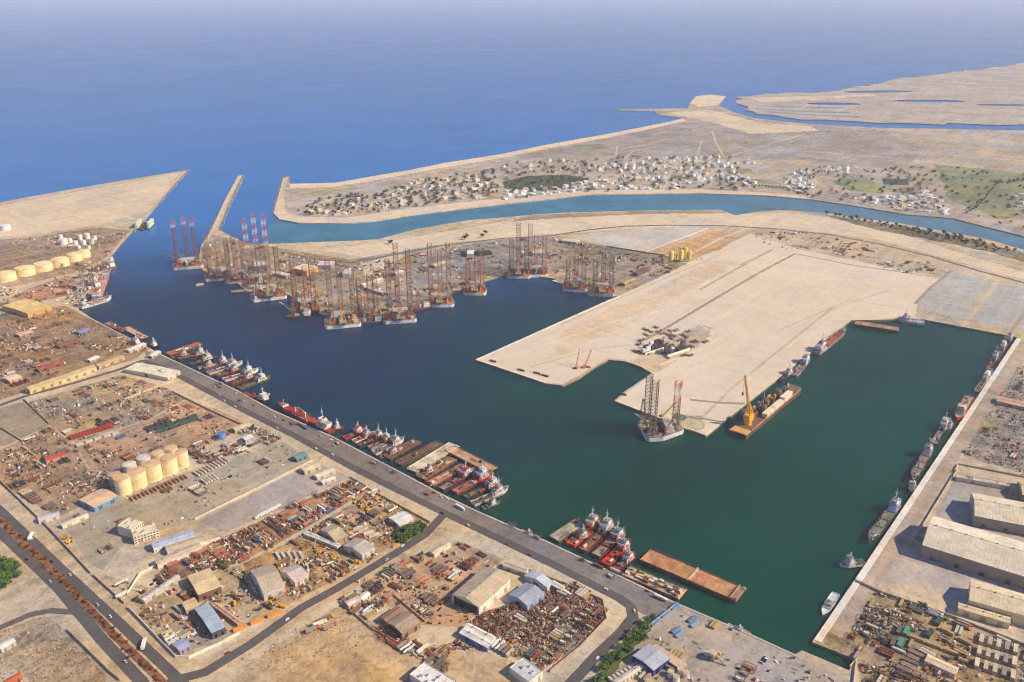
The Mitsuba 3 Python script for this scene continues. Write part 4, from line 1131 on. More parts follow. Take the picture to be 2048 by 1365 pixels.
def proto_house(seed, col, roof):
    r = random.Random(seed)
    a, b, h = r.uniform(10, 20), r.uniform(8, 13), r.choice([3.6, 4.0, 4.4, 7.0])
    w = MB(col, 4).box(0, 0, -.5, a, b, h + .5)
    if r.random() < .5:
        w.box(a * .38, -b * .42, -.5, a * .5, b * .5, h * .7 + .5)
    w.box(-a * .2, b * .1, h, a * .3, b * .3, 2.4)
    rf = MB(roof, 6).box(0, 0, h + .03, a - .9, b - .9, .08)
    for sx, sy, lx, ly in ((0, -1, a, .3), (0, 1, a, .3), (-1, 0, .3, b - .6), (1, 0, .3, b - .6)):
        rf.box(sx * (a / 2 - .15), sy * (b / 2 - .15), h + .02, lx, ly, .8, col=col)
    rf.box(a * .25, -b * .2, h + .1, 1.4, 1.4, 1.3, col=(225, 222, 215))
    return [('wall', w.ply()), ('roof', rf.ply())]


def lattice_rig(px, rot, label, L, B, towers, seed, hullc=(120, 100, 84), name='drilling_barge'):
    """A workover barge: low hull, crowded deck and lattice towers."""
    rng = random.Random(seed)
    c = G(*px, WZ)
    t = Thing(name, label, 'drilling barge', c[0], c[1], WZ, rot)
    t.part('hull', MB(hullc, 9).box(0, 0, -2, L, B, 6, bevel=2, top=(112, 96, 82)))
    for k, (x, y, h, col) in enumerate(towers):
        t.part('tower', MB(col, 5).lattice((x * L, y * B, 4), (x * L, y * B, 4 + h), 7, 10, t=.55, w2=3.4).box(x * L, y * B, 4 + h, 4, 4, 1.5))
    t.part('accommodation_block', MB((222, 218, 208), 4).box(L * .34, 0, 3.9, 12, B * .7, 6, bevel=.4).box(L * .34, 0, 9.9, 10, B * .6, 3, bevel=.4).box(L * .34, 0, 12.9, 11, B * .65, .3, col=(150, 150, 150)))
    for i in range(18):
        q = MB(rng.choice([(120, 84, 60), (196, 188, 176), (80, 82, 88), (150, 60, 50), (60, 84, 96), (226, 222, 216), (50, 47, 46)]), 8)
        q.box(rng.uniform(-.46, .2) * L, rng.uniform(-.4, .4) * B, 3.9, rng.uniform(2, 7), rng.uniform(2, 5), rng.uniform(1.5, 6), bevel=.2)
        t.part('deck_module', q)
    crane_parts(t, 'deck_crane', -L * .3, B * .3, 4, 7, rng.uniform(0, 6), 24, .7, (206, 190, 150))
    return t


def put(name, proto, label, cat, x, y, rot, s=(1, 1, 1), group=None, z=0.0, auto=None):
    t = Thing(name, label, cat, x, y, z, rot, s, group)
    copy_parts(t, proto)
    if auto:
        pending.append((t.key, auto, float(x), float(y)))
    return t
# ================================================================ LARGE BUILDINGS
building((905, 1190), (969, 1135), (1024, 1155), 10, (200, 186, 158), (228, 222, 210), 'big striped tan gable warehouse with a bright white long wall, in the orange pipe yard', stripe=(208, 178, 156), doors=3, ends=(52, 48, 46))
building((1018, 1190), (1052, 1166), (1093, 1184), 6.5, (168, 176, 190), (150, 170, 200), 'blue grey metal workshop with an uneven roof beside the big striped warehouse', 'workshop', 'workshop')
building((1049, 1152), (1062, 1142), (1105, 1167), 5, (206, 214, 224), (200, 206, 214), 'pale blue grey shed between the quay road and the blue grey workshop', 'shed', 'shed', doors=1)
building((1006, 1131), (1050, 1146), (1056, 1138), 4.5, (206, 188, 168), (214, 200, 184), 'long narrow pinkish roofed shed by the quay road', 'shed', 'shed', doors=2)
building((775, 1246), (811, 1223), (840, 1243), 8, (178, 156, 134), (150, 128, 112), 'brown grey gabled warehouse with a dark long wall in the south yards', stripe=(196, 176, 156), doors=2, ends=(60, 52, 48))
building((760, 1236), (793, 1213), (806, 1222), 5, (160, 128, 102), (150, 122, 100), 'low brown lean-to shed joined behind the brown grey warehouse', 'shed', 'shed', doors=1)
building((919, 1266), (975, 1296), (986, 1284), 5, (236, 232, 222), (128, 130, 190), 'long white roofed shed with a blue violet side wall', 'shed', 'shed', rise=1.0)
building((930, 1254), (984, 1282), (992, 1275), 5, (240, 236, 226), (226, 220, 206), 'second long white roofed shed right behind the blue sided one', 'shed', 'shed', rise=1.0)
building((819, 1350), (849, 1325), (918, 1360), 7, (240, 236, 234), (206, 200, 190), 'wide bright white flat roofed store at the bottom edge', 'store_building', 'building', flat=True)
building((1019, 1336), (1047, 1316), (1088, 1342), 7, (206, 212, 220), (226, 220, 210), 'grey white block with rooftop plant below the rubble yard', 'block_building', 'building', flat=True)
building((860, 1104), (893, 1084), (902, 1089), 4, (222, 206, 176), (230, 218, 196), 'small cream shed at the corner of the orange pipe yard', 'shed', 'shed', doors=1)
building((778, 1036), (806, 1023), (838, 1033), 6, (238, 234, 228), (214, 204, 190), 'white roofed workshop above the green trees at the road junction', 'workshop', 'workshop', rise=1.2)
building((687, 1092), (711, 1076), (740, 1100), 7, (192, 186, 174), (206, 200, 190), 'grey roofed workshop with a white gable in the machinery yard', 'workshop', 'workshop')
building((641, 1060), (664, 1049), (703, 1066), 7, (196, 182, 150), (176, 160, 136), 'beige roofed workshop at the back of the machinery yard', 'workshop', 'workshop')
building((608, 1068), (674, 1094), (679, 1088), 4, (226, 222, 214), (214, 206, 196), 'long thin white shed left of the grey roofed workshop', 'shed', 'shed', rise=.6)
building((501, 1142), (542, 1128), (585, 1167), 9, (196, 180, 160), (212, 206, 198), 'large grey tan warehouse with a white end, middle of the near left block', stripe=None, doors=2)
building((561, 1142), (588, 1128), (627, 1145), 6.5, (208, 192, 184), (206, 192, 184), 'pinkish grey roofed shed next to the large grey tan warehouse', 'shed', 'shed')
building((375, 1153), (419, 1137), (458, 1167), 8.5, (228, 204, 158), (128, 100, 84), 'square tan roofed hall with dark walls in the near left block', 'hall', 'hall', rise=1.5)
building((281, 1198), (352, 1150), (359, 1154), 4.5, (214, 208, 208), (196, 188, 182), 'long thin grey white shed along the left yard lane', 'shed', 'shed', rise=.7)
building((390, 1218), (416, 1207), (462, 1249), 8, (178, 196, 214), (86, 84, 96), 'long pale blue roofed shed with a dark left side', 'shed', 'shed', rise=1.4)
building((363, 1206), (388, 1196), (402, 1209), 6.5, (226, 196, 156), (190, 164, 134), 'small tan roofed annex joined to the pale blue roofed shed', 'annex', 'building', rise=.8)
building((424, 1210), (475, 1248), (483, 1243), 4, (214, 172, 150), (196, 160, 140), 'narrow salmon pink shed right of the pale blue roofed one', 'shed', 'shed', rise=.6)
building((322, 1268), (346, 1257), (354, 1266), 5, (232, 206, 158), (206, 180, 146), 'little cream flat roofed office at the block corner', 'office', 'office', flat=True, windows=4)
building((329, 1281), (350, 1269), (357, 1276), 4.5, (236, 234, 230), (214, 208, 200), 'little white flat roofed office at the block corner', 'office', 'office', flat=True, windows=4)
building((345, 1289), (366, 1277), (377, 1292), 5, (176, 182, 214), (150, 150, 180), 'small lavender blue roofed shed at the block corner', 'shed', 'shed', rise=.8)
building((158, 1000), (205, 977), (230, 995), 6, (230, 196, 160), (110, 158, 196), 'peach roofed shed with a sky blue front beside the left tanks', 'shed', 'shed', rise=1.2)
building((262, 1063), (312, 1048), (322, 1058), 10, (232, 218, 186), (226, 214, 190), 'three storey cream office block with a long shadow', 'office_block', 'office', flat=True, windows=8, storeys=3)
building((234, 1053), (258, 1036), (283, 1046), 11, (228, 214, 188), (222, 208, 184), 'tall cream office block standing left of the long one', 'office_block', 'office', flat=True, windows=6, storeys=3)
building((302, 1086), (384, 1060), (391, 1070), 6, (186, 196, 222), (226, 228, 236), 'long pale blue white roofed building below the office block', 'long_building', 'building', rise=1.0, windows=10)
building((330, 1093), (404, 1070), (410, 1080), 5.5, (202, 186, 162), (216, 206, 190), 'long beige roofed building below the pale blue white one', 'long_building', 'building', rise=1.0, windows=8)
building((308, 1122), (395, 1085), (404, 1093), 5, (208, 192, 168), (226, 214, 196), 'long beige shed with an L plan along the yard lane', 'shed', 'shed', rise=.9)
building((76, 1035), (117, 1024), (121, 1030), 4.5, (206, 206, 216), (214, 206, 196), 'small grey white hut row at the left roadside wall', 'hut', 'hut', rise=.6)
building((121, 1049), (172, 1027), (175, 1031), 4, (236, 226, 206), (226, 214, 190), 'narrow cream shed in front of the peach roofed shed', 'shed', 'shed', rise=.5)
building((50, 775), (183, 730), (190, 735), 8, (206, 184, 140), (214, 196, 146), 'very long yellow cream warehouse along the side road', stripe=None, doors=8)
building((188, 730), (240, 711), (245, 716), 5, (196, 172, 134), (196, 172, 130), 'lower yellow shed continuing the long yellow warehouse', 'shed', 'shed', doors=3)
building((249, 739), (275, 726), (326, 761), 6, (240, 232, 206), (214, 204, 180), 'bright cream roofed shed at the corner of the side road and quay road', 'shed', 'shed', rise=1.2)
building((305, 742), (312, 739), (333, 753), 4, (216, 206, 190), (190, 176, 160), 'small pale shed between the cream shed and the quay road', 'shed', 'shed', doors=1)
building((5, 612), (52, 598), (72, 622), 9, (238, 204, 132), (206, 164, 104), 'golden yellow flat hall at the left edge above the scrap yard', 'hall', 'hall', rise=1.0)
building((1943, 986), (2110, 1017), (2105, 1062), 13, (230, 218, 190), (160, 152, 140), 'upper long beige warehouse at the right quay', doors=4)
building((1867, 1033), (2110, 1104), (2080, 1163), 15, (234, 222, 198), (150, 142, 130), 'largest long beige warehouse, middle of the right edge', doors=5)
building((1942, 1160), (2110, 1206), (2100, 1246), 12, (232, 214, 180), (220, 200, 162), 'lower tan warehouse with a cream lean-to at the right edge', doors=3)
building((1918, 1206), (2020, 1236), (2016, 1246), 7, (232, 214, 176), (226, 206, 162), 'cream lean-to hall in front of the lower tan warehouse', 'lean_to', 'shed', doors=3, rise=.8)
building((2036, 962), (2110, 974), (2108, 1000), 10, (222, 206, 150), (160, 140, 110), 'yellowish warehouse cut by the right edge, farthest of the row', doors=1)
building((1912, 948), (2048, 972), (2046, 979), 5, (206, 194, 180), (216, 200, 176), 'low walled store row right of the quay', 'store_row', 'building', flat=True)
building((1997, 793), (2110, 818), (2108, 828), 5, (206, 172, 150), (190, 160, 140), 'long low pinkish shed in the gravel lot', 'shed', 'shed', rise=.7)
building((1850, 1322), (1910, 1349), (1920, 1338), 5, (236, 218, 184), (240, 226, 200), 'long cream roofed shed in the container yard', 'shed', 'shed', rise=.8)
building((1266, 1312), (1298, 1289), (1343, 1314), 7, (188, 196, 206), (62, 70, 130), 'grey roofed hall with dark blue walls beside the hedge', 'hall', 'hall', stripe=(206, 212, 218), rise=1.6)
building((1300, 1298), (1312, 1289), (1388, 1318), 4, (214, 186, 162), (196, 172, 150), 'narrow salmon roofed shed behind the blue walled hall', 'shed', 'shed', rise=.5)
building((1226, 1362), (1282, 1327), (1290, 1333), 4, (222, 214, 198), (206, 190, 170), 'long thin pale shed left of the blue walled hall', 'shed', 'shed', rise=.5)
building((1840, 1300), (1866, 1314), (1872, 1310), 4, (206, 200, 190), (190, 180, 170), 'small pale hut beside the container yard', 'hut', 'hut', doors=1)
for A_, B_, C_, h_, r_, w_, l_ in (((88, 914), (127, 903), (132, 910), 5, (196, 96, 84), (206, 150, 130), 'red roofed shed alone in the brown littered yard'), ((6, 756), (30, 748), (36, 757), 5, (236, 206, 176), (200, 170, 140), 'small peach roofed shed at the left end of the long yellow warehouse'),
                              ((72, 737), (122, 722), (125, 726), 4, (176, 92, 72), (150, 90, 70), 'long low brick red shed above the long yellow warehouse'), ((250, 700), (284, 686), (288, 690), 4, (236, 232, 226), (200, 190, 180), 'long white shed by the quay in the north west scrap yard'),
                              ((294, 712), (312, 702), (317, 706), 4, (232, 226, 216), (190, 180, 170), 'little white shed at the start of the quay road'), ((172, 720), (190, 712), (194, 716), 4, (240, 238, 232), (190, 180, 170), 'tiny white roofed hut in the north west scrap yard'),
                              ((110, 690), (150, 678), (154, 684), 4, (150, 96, 70), (120, 90, 70), 'long brown shed in the middle of the north west scrap yard'), ((30, 668), (58, 660), (62, 666), 4, (214, 180, 160), (170, 140, 120), 'pinkish roofed shed in the west of the scrap yard'),
                              ((148, 664), (168, 656), (174, 662), 4, (150, 146, 190), (130, 120, 150), 'lavender roofed shed in the north west scrap yard'), ((463, 856), (494, 845), (499, 851), 5, (228, 208, 170), (206, 190, 160), 'cream roofed building beside the sky blue tank'),
                              ((482, 876), (498, 869), (504, 875), 5, (236, 236, 236), (190, 190, 196), 'white cubic building between trailers and quay road'), ((600, 936), (632, 924), (640, 932), 5, (230, 214, 184), (206, 190, 166), 'cream flat building at the head of the lilac grey lot'),
                              ((628, 950), (664, 936), (669, 942), 4.5, (234, 226, 206), (214, 200, 176), 'pale roofed row building at the head of the lilac grey lot'), ((640, 962), (666, 952), (670, 957), 4, (236, 232, 224), (206, 196, 186), 'second pale roofed row building at the head of the lilac grey lot'),
                              ((584, 913), (604, 904), (612, 911), 5, (120, 160, 156), (110, 140, 140), 'sea green roofed shed at the end of the trailer lot'), ((-6, 1292), (22, 1276), (28, 1284), 5, (236, 234, 230), (206, 196, 186), 'white shed cut by the left edge in the stony corner lot'),
                              ((8, 1362), (38, 1346), (44, 1352), 5, (206, 110, 70), (180, 110, 80), 'orange roofed shed in the lower left corner'), ((690, 1205), (716, 1192), (724, 1199), 4.5, (230, 214, 200), (206, 190, 176), 'pinkish white shed at the west corner of the orange pipe yard'),
                              ((716, 1196), (730, 1184), (738, 1190), 4.5, (240, 238, 234), (206, 196, 190), 'white shed at the west corner of the orange pipe yard'), ((1100, 1168), (1122, 1180), (1130, 1174), 4.5, (236, 230, 222), (190, 176, 160), 'white roofed hut on the north edge of the rubble yard')):
    building(A_, B_, C_, h_, r_, w_, l_, 'yard_shed', 'shed', rise=.9, doors=2)
# sheds of the rig yard across the water
for A_, B_, C_, h_, r_, w_, l_ in (((582, 537), (606, 528), (640, 532), 11, (238, 222, 186), (206, 150, 100), 'cream roofed fabrication hall among the rigs'), ((508, 524), (532, 522), (540, 530), 11, (236, 236, 232), (110, 104, 120), 'white roofed hall behind the banded legs'),
                              ((640, 523), (668, 523), (666, 531), 9, (222, 206, 212), (160, 150, 150), 'pinkish roofed workshop in the rig yard'), ((690, 540), (702, 540), (702, 548), 9, (190, 206, 200), (170, 186, 180), 'pale green workshop in the rig yard'),
                              ((720, 569), (760, 556), (764, 559), 6, (240, 234, 222), (190, 180, 170), 'long white roofed shed in the middle of the rig yard'), ((728, 575), (764, 586), (766, 583), 6, (238, 236, 230), (120, 110, 110), 'second long white roofed shed in the rig yard'),
                              ((935, 501), (948, 501), (948, 508), 8, (240, 240, 238), (190, 190, 190), 'white cube building by the creek bank road'), ((925, 503), (934, 502), (934, 508), 6, (90, 84, 84), (80, 76, 76), 'dark shed left of the white cube building'),
                              ((950, 503), (976, 500), (977, 506), 6, (72, 66, 68), (62, 58, 58), 'dark low shed right of the white cube building'), ((782, 545), (798, 540), (802, 545), 7, (232, 226, 220), (170, 160, 150), 'pale shed near the tall leg pair'),
                              ((1130, 477), (1160, 481), (1160, 486), 7, (226, 214, 190), (190, 176, 150), 'pale shed at the corner of the walled lot'), ((1062, 500), (1086, 499), (1087, 506), 7, (206, 196, 186), (160, 150, 140), 'grey shed behind the dark legged rig'),
                              ((1265, 546), (1290, 535), (1296, 539), 6, (120, 96, 84), (110, 92, 82), 'brown shed beside the sand pier edge'), ((1240, 566), (1262, 556), (1268, 560), 6, (196, 176, 130), (150, 130, 100), 'ochre shed beside the sand pier edge'),
                              ((540, 545), (572, 552), (574, 547), 7, (226, 214, 200), (170, 150, 130), 'beige shed at the west end of the rig yard'), ((860, 530), (885, 522), (890, 527), 6, (222, 208, 188), (150, 140, 130), 'beige shed in the eastern rig yard')):
    building(A_, B_, C_, h_, r_, w_, l_, 'yard_shed', 'shed', rise=1.2, doors=1)

# yellow plant behind the sand pier: silos and a tower
p = G(1358, 524)
t = Thing('batching_plant', 'yellow concrete plant of silos and towers at the pier root', 'plant', p[0], p[1], 0, .2)
for i, (x, y, r, h) in enumerate(((-19, 0, 5, 24), (-9, 3, 5, 20), (3, -2, 5, 26), (14, 2, 5.5, 30), (22, -3, 4, 22))):
    t.part('silo', MB(jit((232, 208, 118), random.Random(i)), 5).ring(x, y, [(r * .25, 2), (r, 7), (r, h), (r * .3, h + 2.5)], 16))
    m = MB((206, 186, 120), 5)
    for k in range(4):
        m.bar((x + r * .8 * math.cos(k * 1.57), y + r * .8 * math.sin(k * 1.57), 0), (x + r * .8 * math.cos(k * 1.57), y + r * .8 * math.sin(k * 1.57), 8), .6)
    t.part('silo_leg', m)
t.part('tower', MB((226, 200, 110), 6).box(8, 8, 0, 8, 8, 30, top=(236, 216, 140)).box(8, 8, 30, 9, 9, .6))
t.part('shed', MB((190, 168, 104), 6).box(-30, 4, 0, 14, 12, 11, top=(206, 190, 140)).box(-30, 4, 11, 14.6, 12.6, .3))
t.part('conveyor', MB((180, 160, 100), 6).bar((30, 2, 26), (56, 2, 1), 1.6).bar((44, 2, 13), (44, 2, 0), .5))

# ================================================================ TANKS
TANKC = (240, 220, 172)
for i, (x, y, l) in enumerate(((249, 985, 'near left front row, next to the peach roofed shed'), (278, 972, 'near left front row, second from the peach roofed shed'), (309, 957, 'middle of the near left front row'), (341, 944, 'near left front row, second from the trailers'), (367, 932, 'slim one at the trailer end of the near left row'))):
    tank((x, y), (30, 33, 32, 31, 24)[i], 21, TANKC, f'cream storage tank, {l}', top=(222, 186, 142))
for i, (x, y, l) in enumerate(((233, 968, 'brownish roof, left end'), (262, 948, 'white roof, second'), (290, 934, 'lilac white roof, middle'), (318, 925, 'tan roof, fourth'), (345, 915, 'tan roof, right end'))):
    tank((x, y), (22, 26, 26, 25, 24)[i], 14, (226, 206, 166), f'lower storage tank of the near left back row, {l}', top=((214, 170, 124), (226, 222, 208), (214, 204, 206), (226, 190, 146), (226, 186, 140))[i])
for i, (x, y, d) in enumerate(((14, 560, 36), (52, 549, 36), (88, 540, 34), (122, 531, 33), (150, 521, 28), (170, 514, 22), (-24, 572, 36))):
    tank((x, y), d, 15, (248, 228, 176), f'large yellow cream oil tank of the far left row, {("left end", "second", "third", "fourth", "fifth", "small right end", "cut by the picture edge")[i]}', top=(244, 220, 166))
for i, (x, y, d, h) in enumerate(((128, 489, 15, 13), (122, 478, 8, 9), (141, 485, 8, 9), (152, 491, 9, 10), (161, 480, 8, 12), (168, 490, 9, 10), (176, 478, 9, 13), (184, 488, 9, 11), (158, 497, 7, 7), (178, 498, 7, 7), (110, 489, 6, 6), (190, 480, 7, 9))):
    tank((x, y), d, h, (244, 243, 240), 'small white tank in the packed far left tank group', top=(236, 234, 232), group='small white tanks far left')
tank((12, 460), 18, 12, (240, 240, 240), 'single white tank alone on the spit at the left edge', top=(232, 232, 232))
for i, (x, y) in enumerate(((1341, 1352), (1360, 1346), (1352, 1362), (1372, 1354))):
    tank((x, y), 13, 5, (236, 224, 204), 'low white tank beside the blue walled hall', group='low white tanks by the blue walled hall')

# ================================================================ RIGS
BAND = ((206, 84, 78), (238, 236, 232))
rig((377, 532), 1.88, (433, 443, 437), 'jack-up rig with three brown legs, westernmost of all the rigs', legc=(150, 88, 72), band=BAND, nb=3, seed=1, L=56, B=54, derrick=False)
rig((440, 553), 1.87, (475, 470, 478), 'jack-up rig with pale sand coloured legs beside the brown legged one', legc=(190, 164, 134), seed=2, L=62, B=52, deckc=(176, 150, 110))
rig((520, 566), 1.88, (428, 440, 432), 'jack-up rig with tall red and white banded leg tops, behind the large white hulled rig', legc=(168, 140, 116), band=BAND, nb=11, seed=3, derrick=False)
rig((535, 590), 1.95, (485, 497, 495), 'large white hulled jack-up rig with dark grey legs', legc=(118, 104, 92), seed=4, L=72, B=58, hullc=(228, 228, 228), derrick_col=(150, 120, 90))
rig((612, 618), 1.71, (535, 525, 522), 'dark red hulled jack-up rig in the west of the cluster', hullc=(112, 44, 46), skirt=(60, 30, 40), deckc=(140, 88, 70), legc=(164, 124, 98), seed=5, L=56, B=48)
rig((684, 643), 1.82, (522, 520, 545), 'jack-up rig with a blue and white hull and yellow gear, nearest of the far cluster', hullc=(236, 236, 230), skirt=(46, 70, 150), deckc=(150, 170, 180), legc=(152, 118, 100), seed=6, L=68, B=56, accent=(226, 160, 70))
rig((798, 636), 1.78, (488, 522, 500), 'grey white jack-up rig with tall reddish legs east of the blue hulled one', hullc=(220, 218, 224), legc=(160, 108, 92), seed=7, L=58, B=52, accent=(176, 90, 66))
rig((880, 606), 1.63, (500, 486, 485), 'white hulled jack-up rig with thin tan legs by the inner shore', hullc=(226, 226, 228), legc=(176, 146, 122), seed=8, L=52, B=48, accent=(200, 130, 70))
rig((951, 582), 1.54, (515, 518, 512), 'short legged jack-up rig with a cream round ended hull', hullc=(232, 220, 196), legc=(188, 140, 124), seed=9, L=56, B=40, skirt=(70, 60, 52))
rig((1036, 551), 1.59, (446, 480, 478), 'jack-up rig with one near black leg in the far inner corner', hullc=(214, 214, 226), legc=(92, 84, 80), seed=10, L=48, B=44, derrick=True)
rig((1072, 549), 1.62, (470, 450, 474), 'white hulled jack-up rig next to the near black legged one', hullc=(240, 244, 244), legc=(188, 160, 150), seed=11, L=44, B=42, derrick=False)
rig((1150, 577), 1.47, (500, 520, 492), 'jack-up rig with pale hull and reddish legs near the sand pier', hullc=(232, 230, 226), legc=(172, 134, 120), seed=12, L=48, B=44, accent=(196, 96, 74))
rig((1204, 585), 1.47, (508, 520, 513), 'jack-up rig with three dark legs right at the sand pier edge', hullc=(214, 206, 204), legc=(104, 80, 74), seed=13, L=52, B=44, accent=(196, 110, 84), deckc=(190, 130, 100))
rig((1324, 866), 0.10, (767, 748, 762), 'nearest jack-up rig, alone off the tip of the sand pier', hullc=(222, 224, 230), skirt=(70, 70, 78), legc=(148, 136, 124), band=((206, 84, 78), (236, 234, 230)), nb=(6, 0, 0), grow=1.0, seed=15, L=56, B=50, deckc=(128, 112, 100), housec=(200, 190, 176), accent=(140, 120, 104), derrick_col=(110, 96, 84))

rig((738, 628), 1.61, (550, 556, 552), 'jack-up rig with faint tan legs between the blue hulled and the grey white rigs', hullc=(120, 116, 120), legc=(176, 146, 116), seed=22, L=48, B=42)
rig((474, 560), 1.91, (470, 482, 476), 'jack-up rig with thin dark legs left of the large white hulled rig', hullc=(190, 180, 170), legc=(130, 110, 96), seed=24, L=46, B=42)
lattice_rig((206, 540), 1.00, 'drilling barge with two pale lattice towers at the far left channel bank', 52, 30, ((-.25, 0, 66, (176, 158, 120)), (.1, .2, 50, (190, 174, 136))), 1)
lattice_rig((178, 580), 0.90, 'drilling barge with a tan lattice tower behind the red cargo ship', 46, 26, ((-.2, 0, 54, (140, 116, 90)), (.15, -.2, 36, (120, 100, 84))), 2, (110, 60, 54))
lattice_rig((598, 634), 0.10, 'dark low barge with a brown tower before the dark red rig', 44, 18, ((-.2, 0, 30, (130, 96, 70)),), 3, (60, 44, 52))
lattice_rig((742, 645), 0.15, 'barge with an ochre tower between the blue and the grey white rigs', 40, 18, ((0, 0, 34, (170, 130, 80)),), 4, (70, 66, 90))
lattice_rig((838, 618), 0.40, 'rusty barge with a short tower by the inner shore of the rig yard', 40, 18, ((.0, 0, 28, (150, 100, 80)),), 5, (120, 60, 60))
lattice_rig((488, 560), 0.20, 'barge with a grey tower tucked behind the large white hulled rig', 42, 20, ((0, 0, 44, (110, 100, 92)),), 6, (90, 84, 90))
# ================================================================ VESSELS OF THE NEAR QUAY, from far to near
sk_rng = random.Random(8)


def perp(qx, qy, L, gap=3.0, skew=0.0, cls=vessel, **k):
    """A vessel lying stern-on to the quay at the given edge pixel."""
    q = G(qx, qy, WZ)
    d = QB + skew + sk_rng.gauss(0, .05)
    gap += sk_rng.uniform(-1, 6)
    s = q + gap * np.array([math.cos(d), math.sin(d)])
    e = s + L * np.array([math.cos(d), math.sin(d)])
    return PX(s, WZ), PX(e, WZ)


def stern_on(qx, qy, L, B, kind, label, skew=0.0, **k):
    s, e = perp(qx, qy, L, skew=skew)
    return vessel(tuple(s), tuple(e), B, kind, label, **k)


vessel((192, 606), (216, 545), 20, 'cargo', 'red and white cargo ship along the channel bank', hull=(206, 62, 46), deck=(176, 160, 150), accent=(206, 80, 50), seed=1, name='cargo_ship')
vessel((160, 618), (224, 598), 20, 'cargo', 'grey white cargo ship pointing into the channel at the north west quay corner', hull=(226, 226, 222), boot=(40, 44, 44), deck=(168, 160, 150), accent=(150, 140, 130), seed=2, name='cargo_ship')
vessel((170, 600), (192, 556), 16, 'osv', 'white supply vessel inside the red cargo ship', hull=(200, 196, 190), deck=(170, 150, 130), seed=3)
vessel((207, 562), (226, 518), 15, 'osv', 'pale supply vessel moored farthest up the channel bank', hull=(206, 206, 200), deck=(210, 170, 120), seed=4)
vessel((146, 610), (170, 570), 14, 'osv', 'supply vessel with a green deck tight in the channel bank cluster', hull=(90, 96, 92), deck=(90, 120, 96), seed=5)
barge((214, 649), (248, 664), 12, 'brown barge with pale cargo at the far north west quay', deck=(150, 104, 84), cargo=6, seed=1)
barge((252, 658), (290, 679), 14, 'pinkish decked barge at the far north west quay', deck=(222, 176, 150), cargo=5, seed=2)
vessel((240, 679), (288, 698), 10, 'osv', 'white hulled vessel with a pink deck by the quay road end', hull=(226, 224, 220), deck=(190, 90, 90), seed=6)
vessel((296, 692), (318, 697), 9, 'tug', 'small white tug at the quay road end', hull=(60, 58, 66), seed=7, name='tug', cat='tug')
barge((336, 712), (402, 690), 15, 'rust orange barge, first one jutting out from the near quay', deck=(190, 110, 66), hull=(110, 66, 50), cargo=9, seed=3)
stern_on(352, 722, 52, 12, 'osv', 'white wheelhouse vessel below the rust orange barge', skew=-.35, hull=(70, 56, 52), deck=(150, 96, 70), seed=8)
stern_on(372, 733, 50, 11, 'tug', 'stubby white tug second below the rust orange barge', skew=-.3, hull=(40, 48, 54), deck=(120, 90, 80), seed=9, name='tug', cat='tug')
for i, (x, y, L, hu, dk, lb) in enumerate(((398, 744, 46, (84, 90, 130), (180, 104, 66), 'orange decked supply vessel with lilac hull, first of the rafted white group'), (412, 751, 60, (210, 210, 216), (190, 106, 62), 'orange decked supply vessel with pale hull, second of the rafted white group'), (426, 757, 42, (70, 66, 72), (168, 96, 66), 'orange decked supply vessel with dark hull, third of the rafted white group'),
                                         (441, 765, 58, (222, 222, 222), (150, 108, 84), 'orange decked supply vessel with white hull, fourth of the rafted white group'), (457, 773, 44, (100, 60, 54), (140, 92, 74), 'brown hulled supply vessel, fifth of the rafted white group'), (474, 782, 56, (60, 104, 80), (150, 100, 80), 'green hulled supply vessel, last of the rafted white group'))):
    stern_on(x, y, L, 12.5, 'osv', lb, skew=-.12, hull=hu, deck=dk, seed=20 + i, accent=(226, 224, 218) if i % 2 else ORANGE)
vessel((489, 789), (543, 808), 12, 'osv', 'dark hulled supply vessel with a red deck lying along the quay', hull=(52, 50, 58), deck=(156, 52, 56), seed=30)
vessel((664, 868), (556, 812), 14, 'cargo', 'long red and white cargo ship moored along the near quay', hull=(120, 58, 52), boot=(50, 30, 30), deck=(170, 56, 48), house=(240, 232, 222), accent=(232, 206, 180), seed=31, name='cargo_ship')
for i, (x, y, L, hu, dk, lb, kd) in enumerate(((682, 882, 40, (190, 66, 56), (176, 72, 64), 'red decked tug with tall white mast, first of the red and white tugs', 'tug'), (697, 890, 36, (226, 222, 220), (176, 60, 56), 'white hulled tug, second of the red and white tugs', 'tug'), (712, 897, 46, (60, 52, 56), (120, 84, 74), 'dark hulled vessel, third of the red and white tugs', 'osv'), (728, 905, 40, (170, 160, 156), (130, 110, 100), 'grey hulled vessel, fourth of the red and white tugs', 'osv'), (743, 913, 52, (206, 206, 210), (120, 104, 100), 'pale hulled vessel, last of the red and white tugs', 'osv'))):
    stern_on(x, y, L, 11, kd, lb, skew=-.1, hull=hu, deck=dk, seed=40 + i, accent=(200, 50, 44), name='tug' if kd == 'tug' else 'supply_vessel', cat='tug' if kd == 'tug' else 'ship')


def stern_barge(qx, qy, L, W, label, skew=0.0, **k):
    s, e = perp(qx, qy, L, skew=skew)
    return barge(tuple(s), tuple(e), W, label, **k)


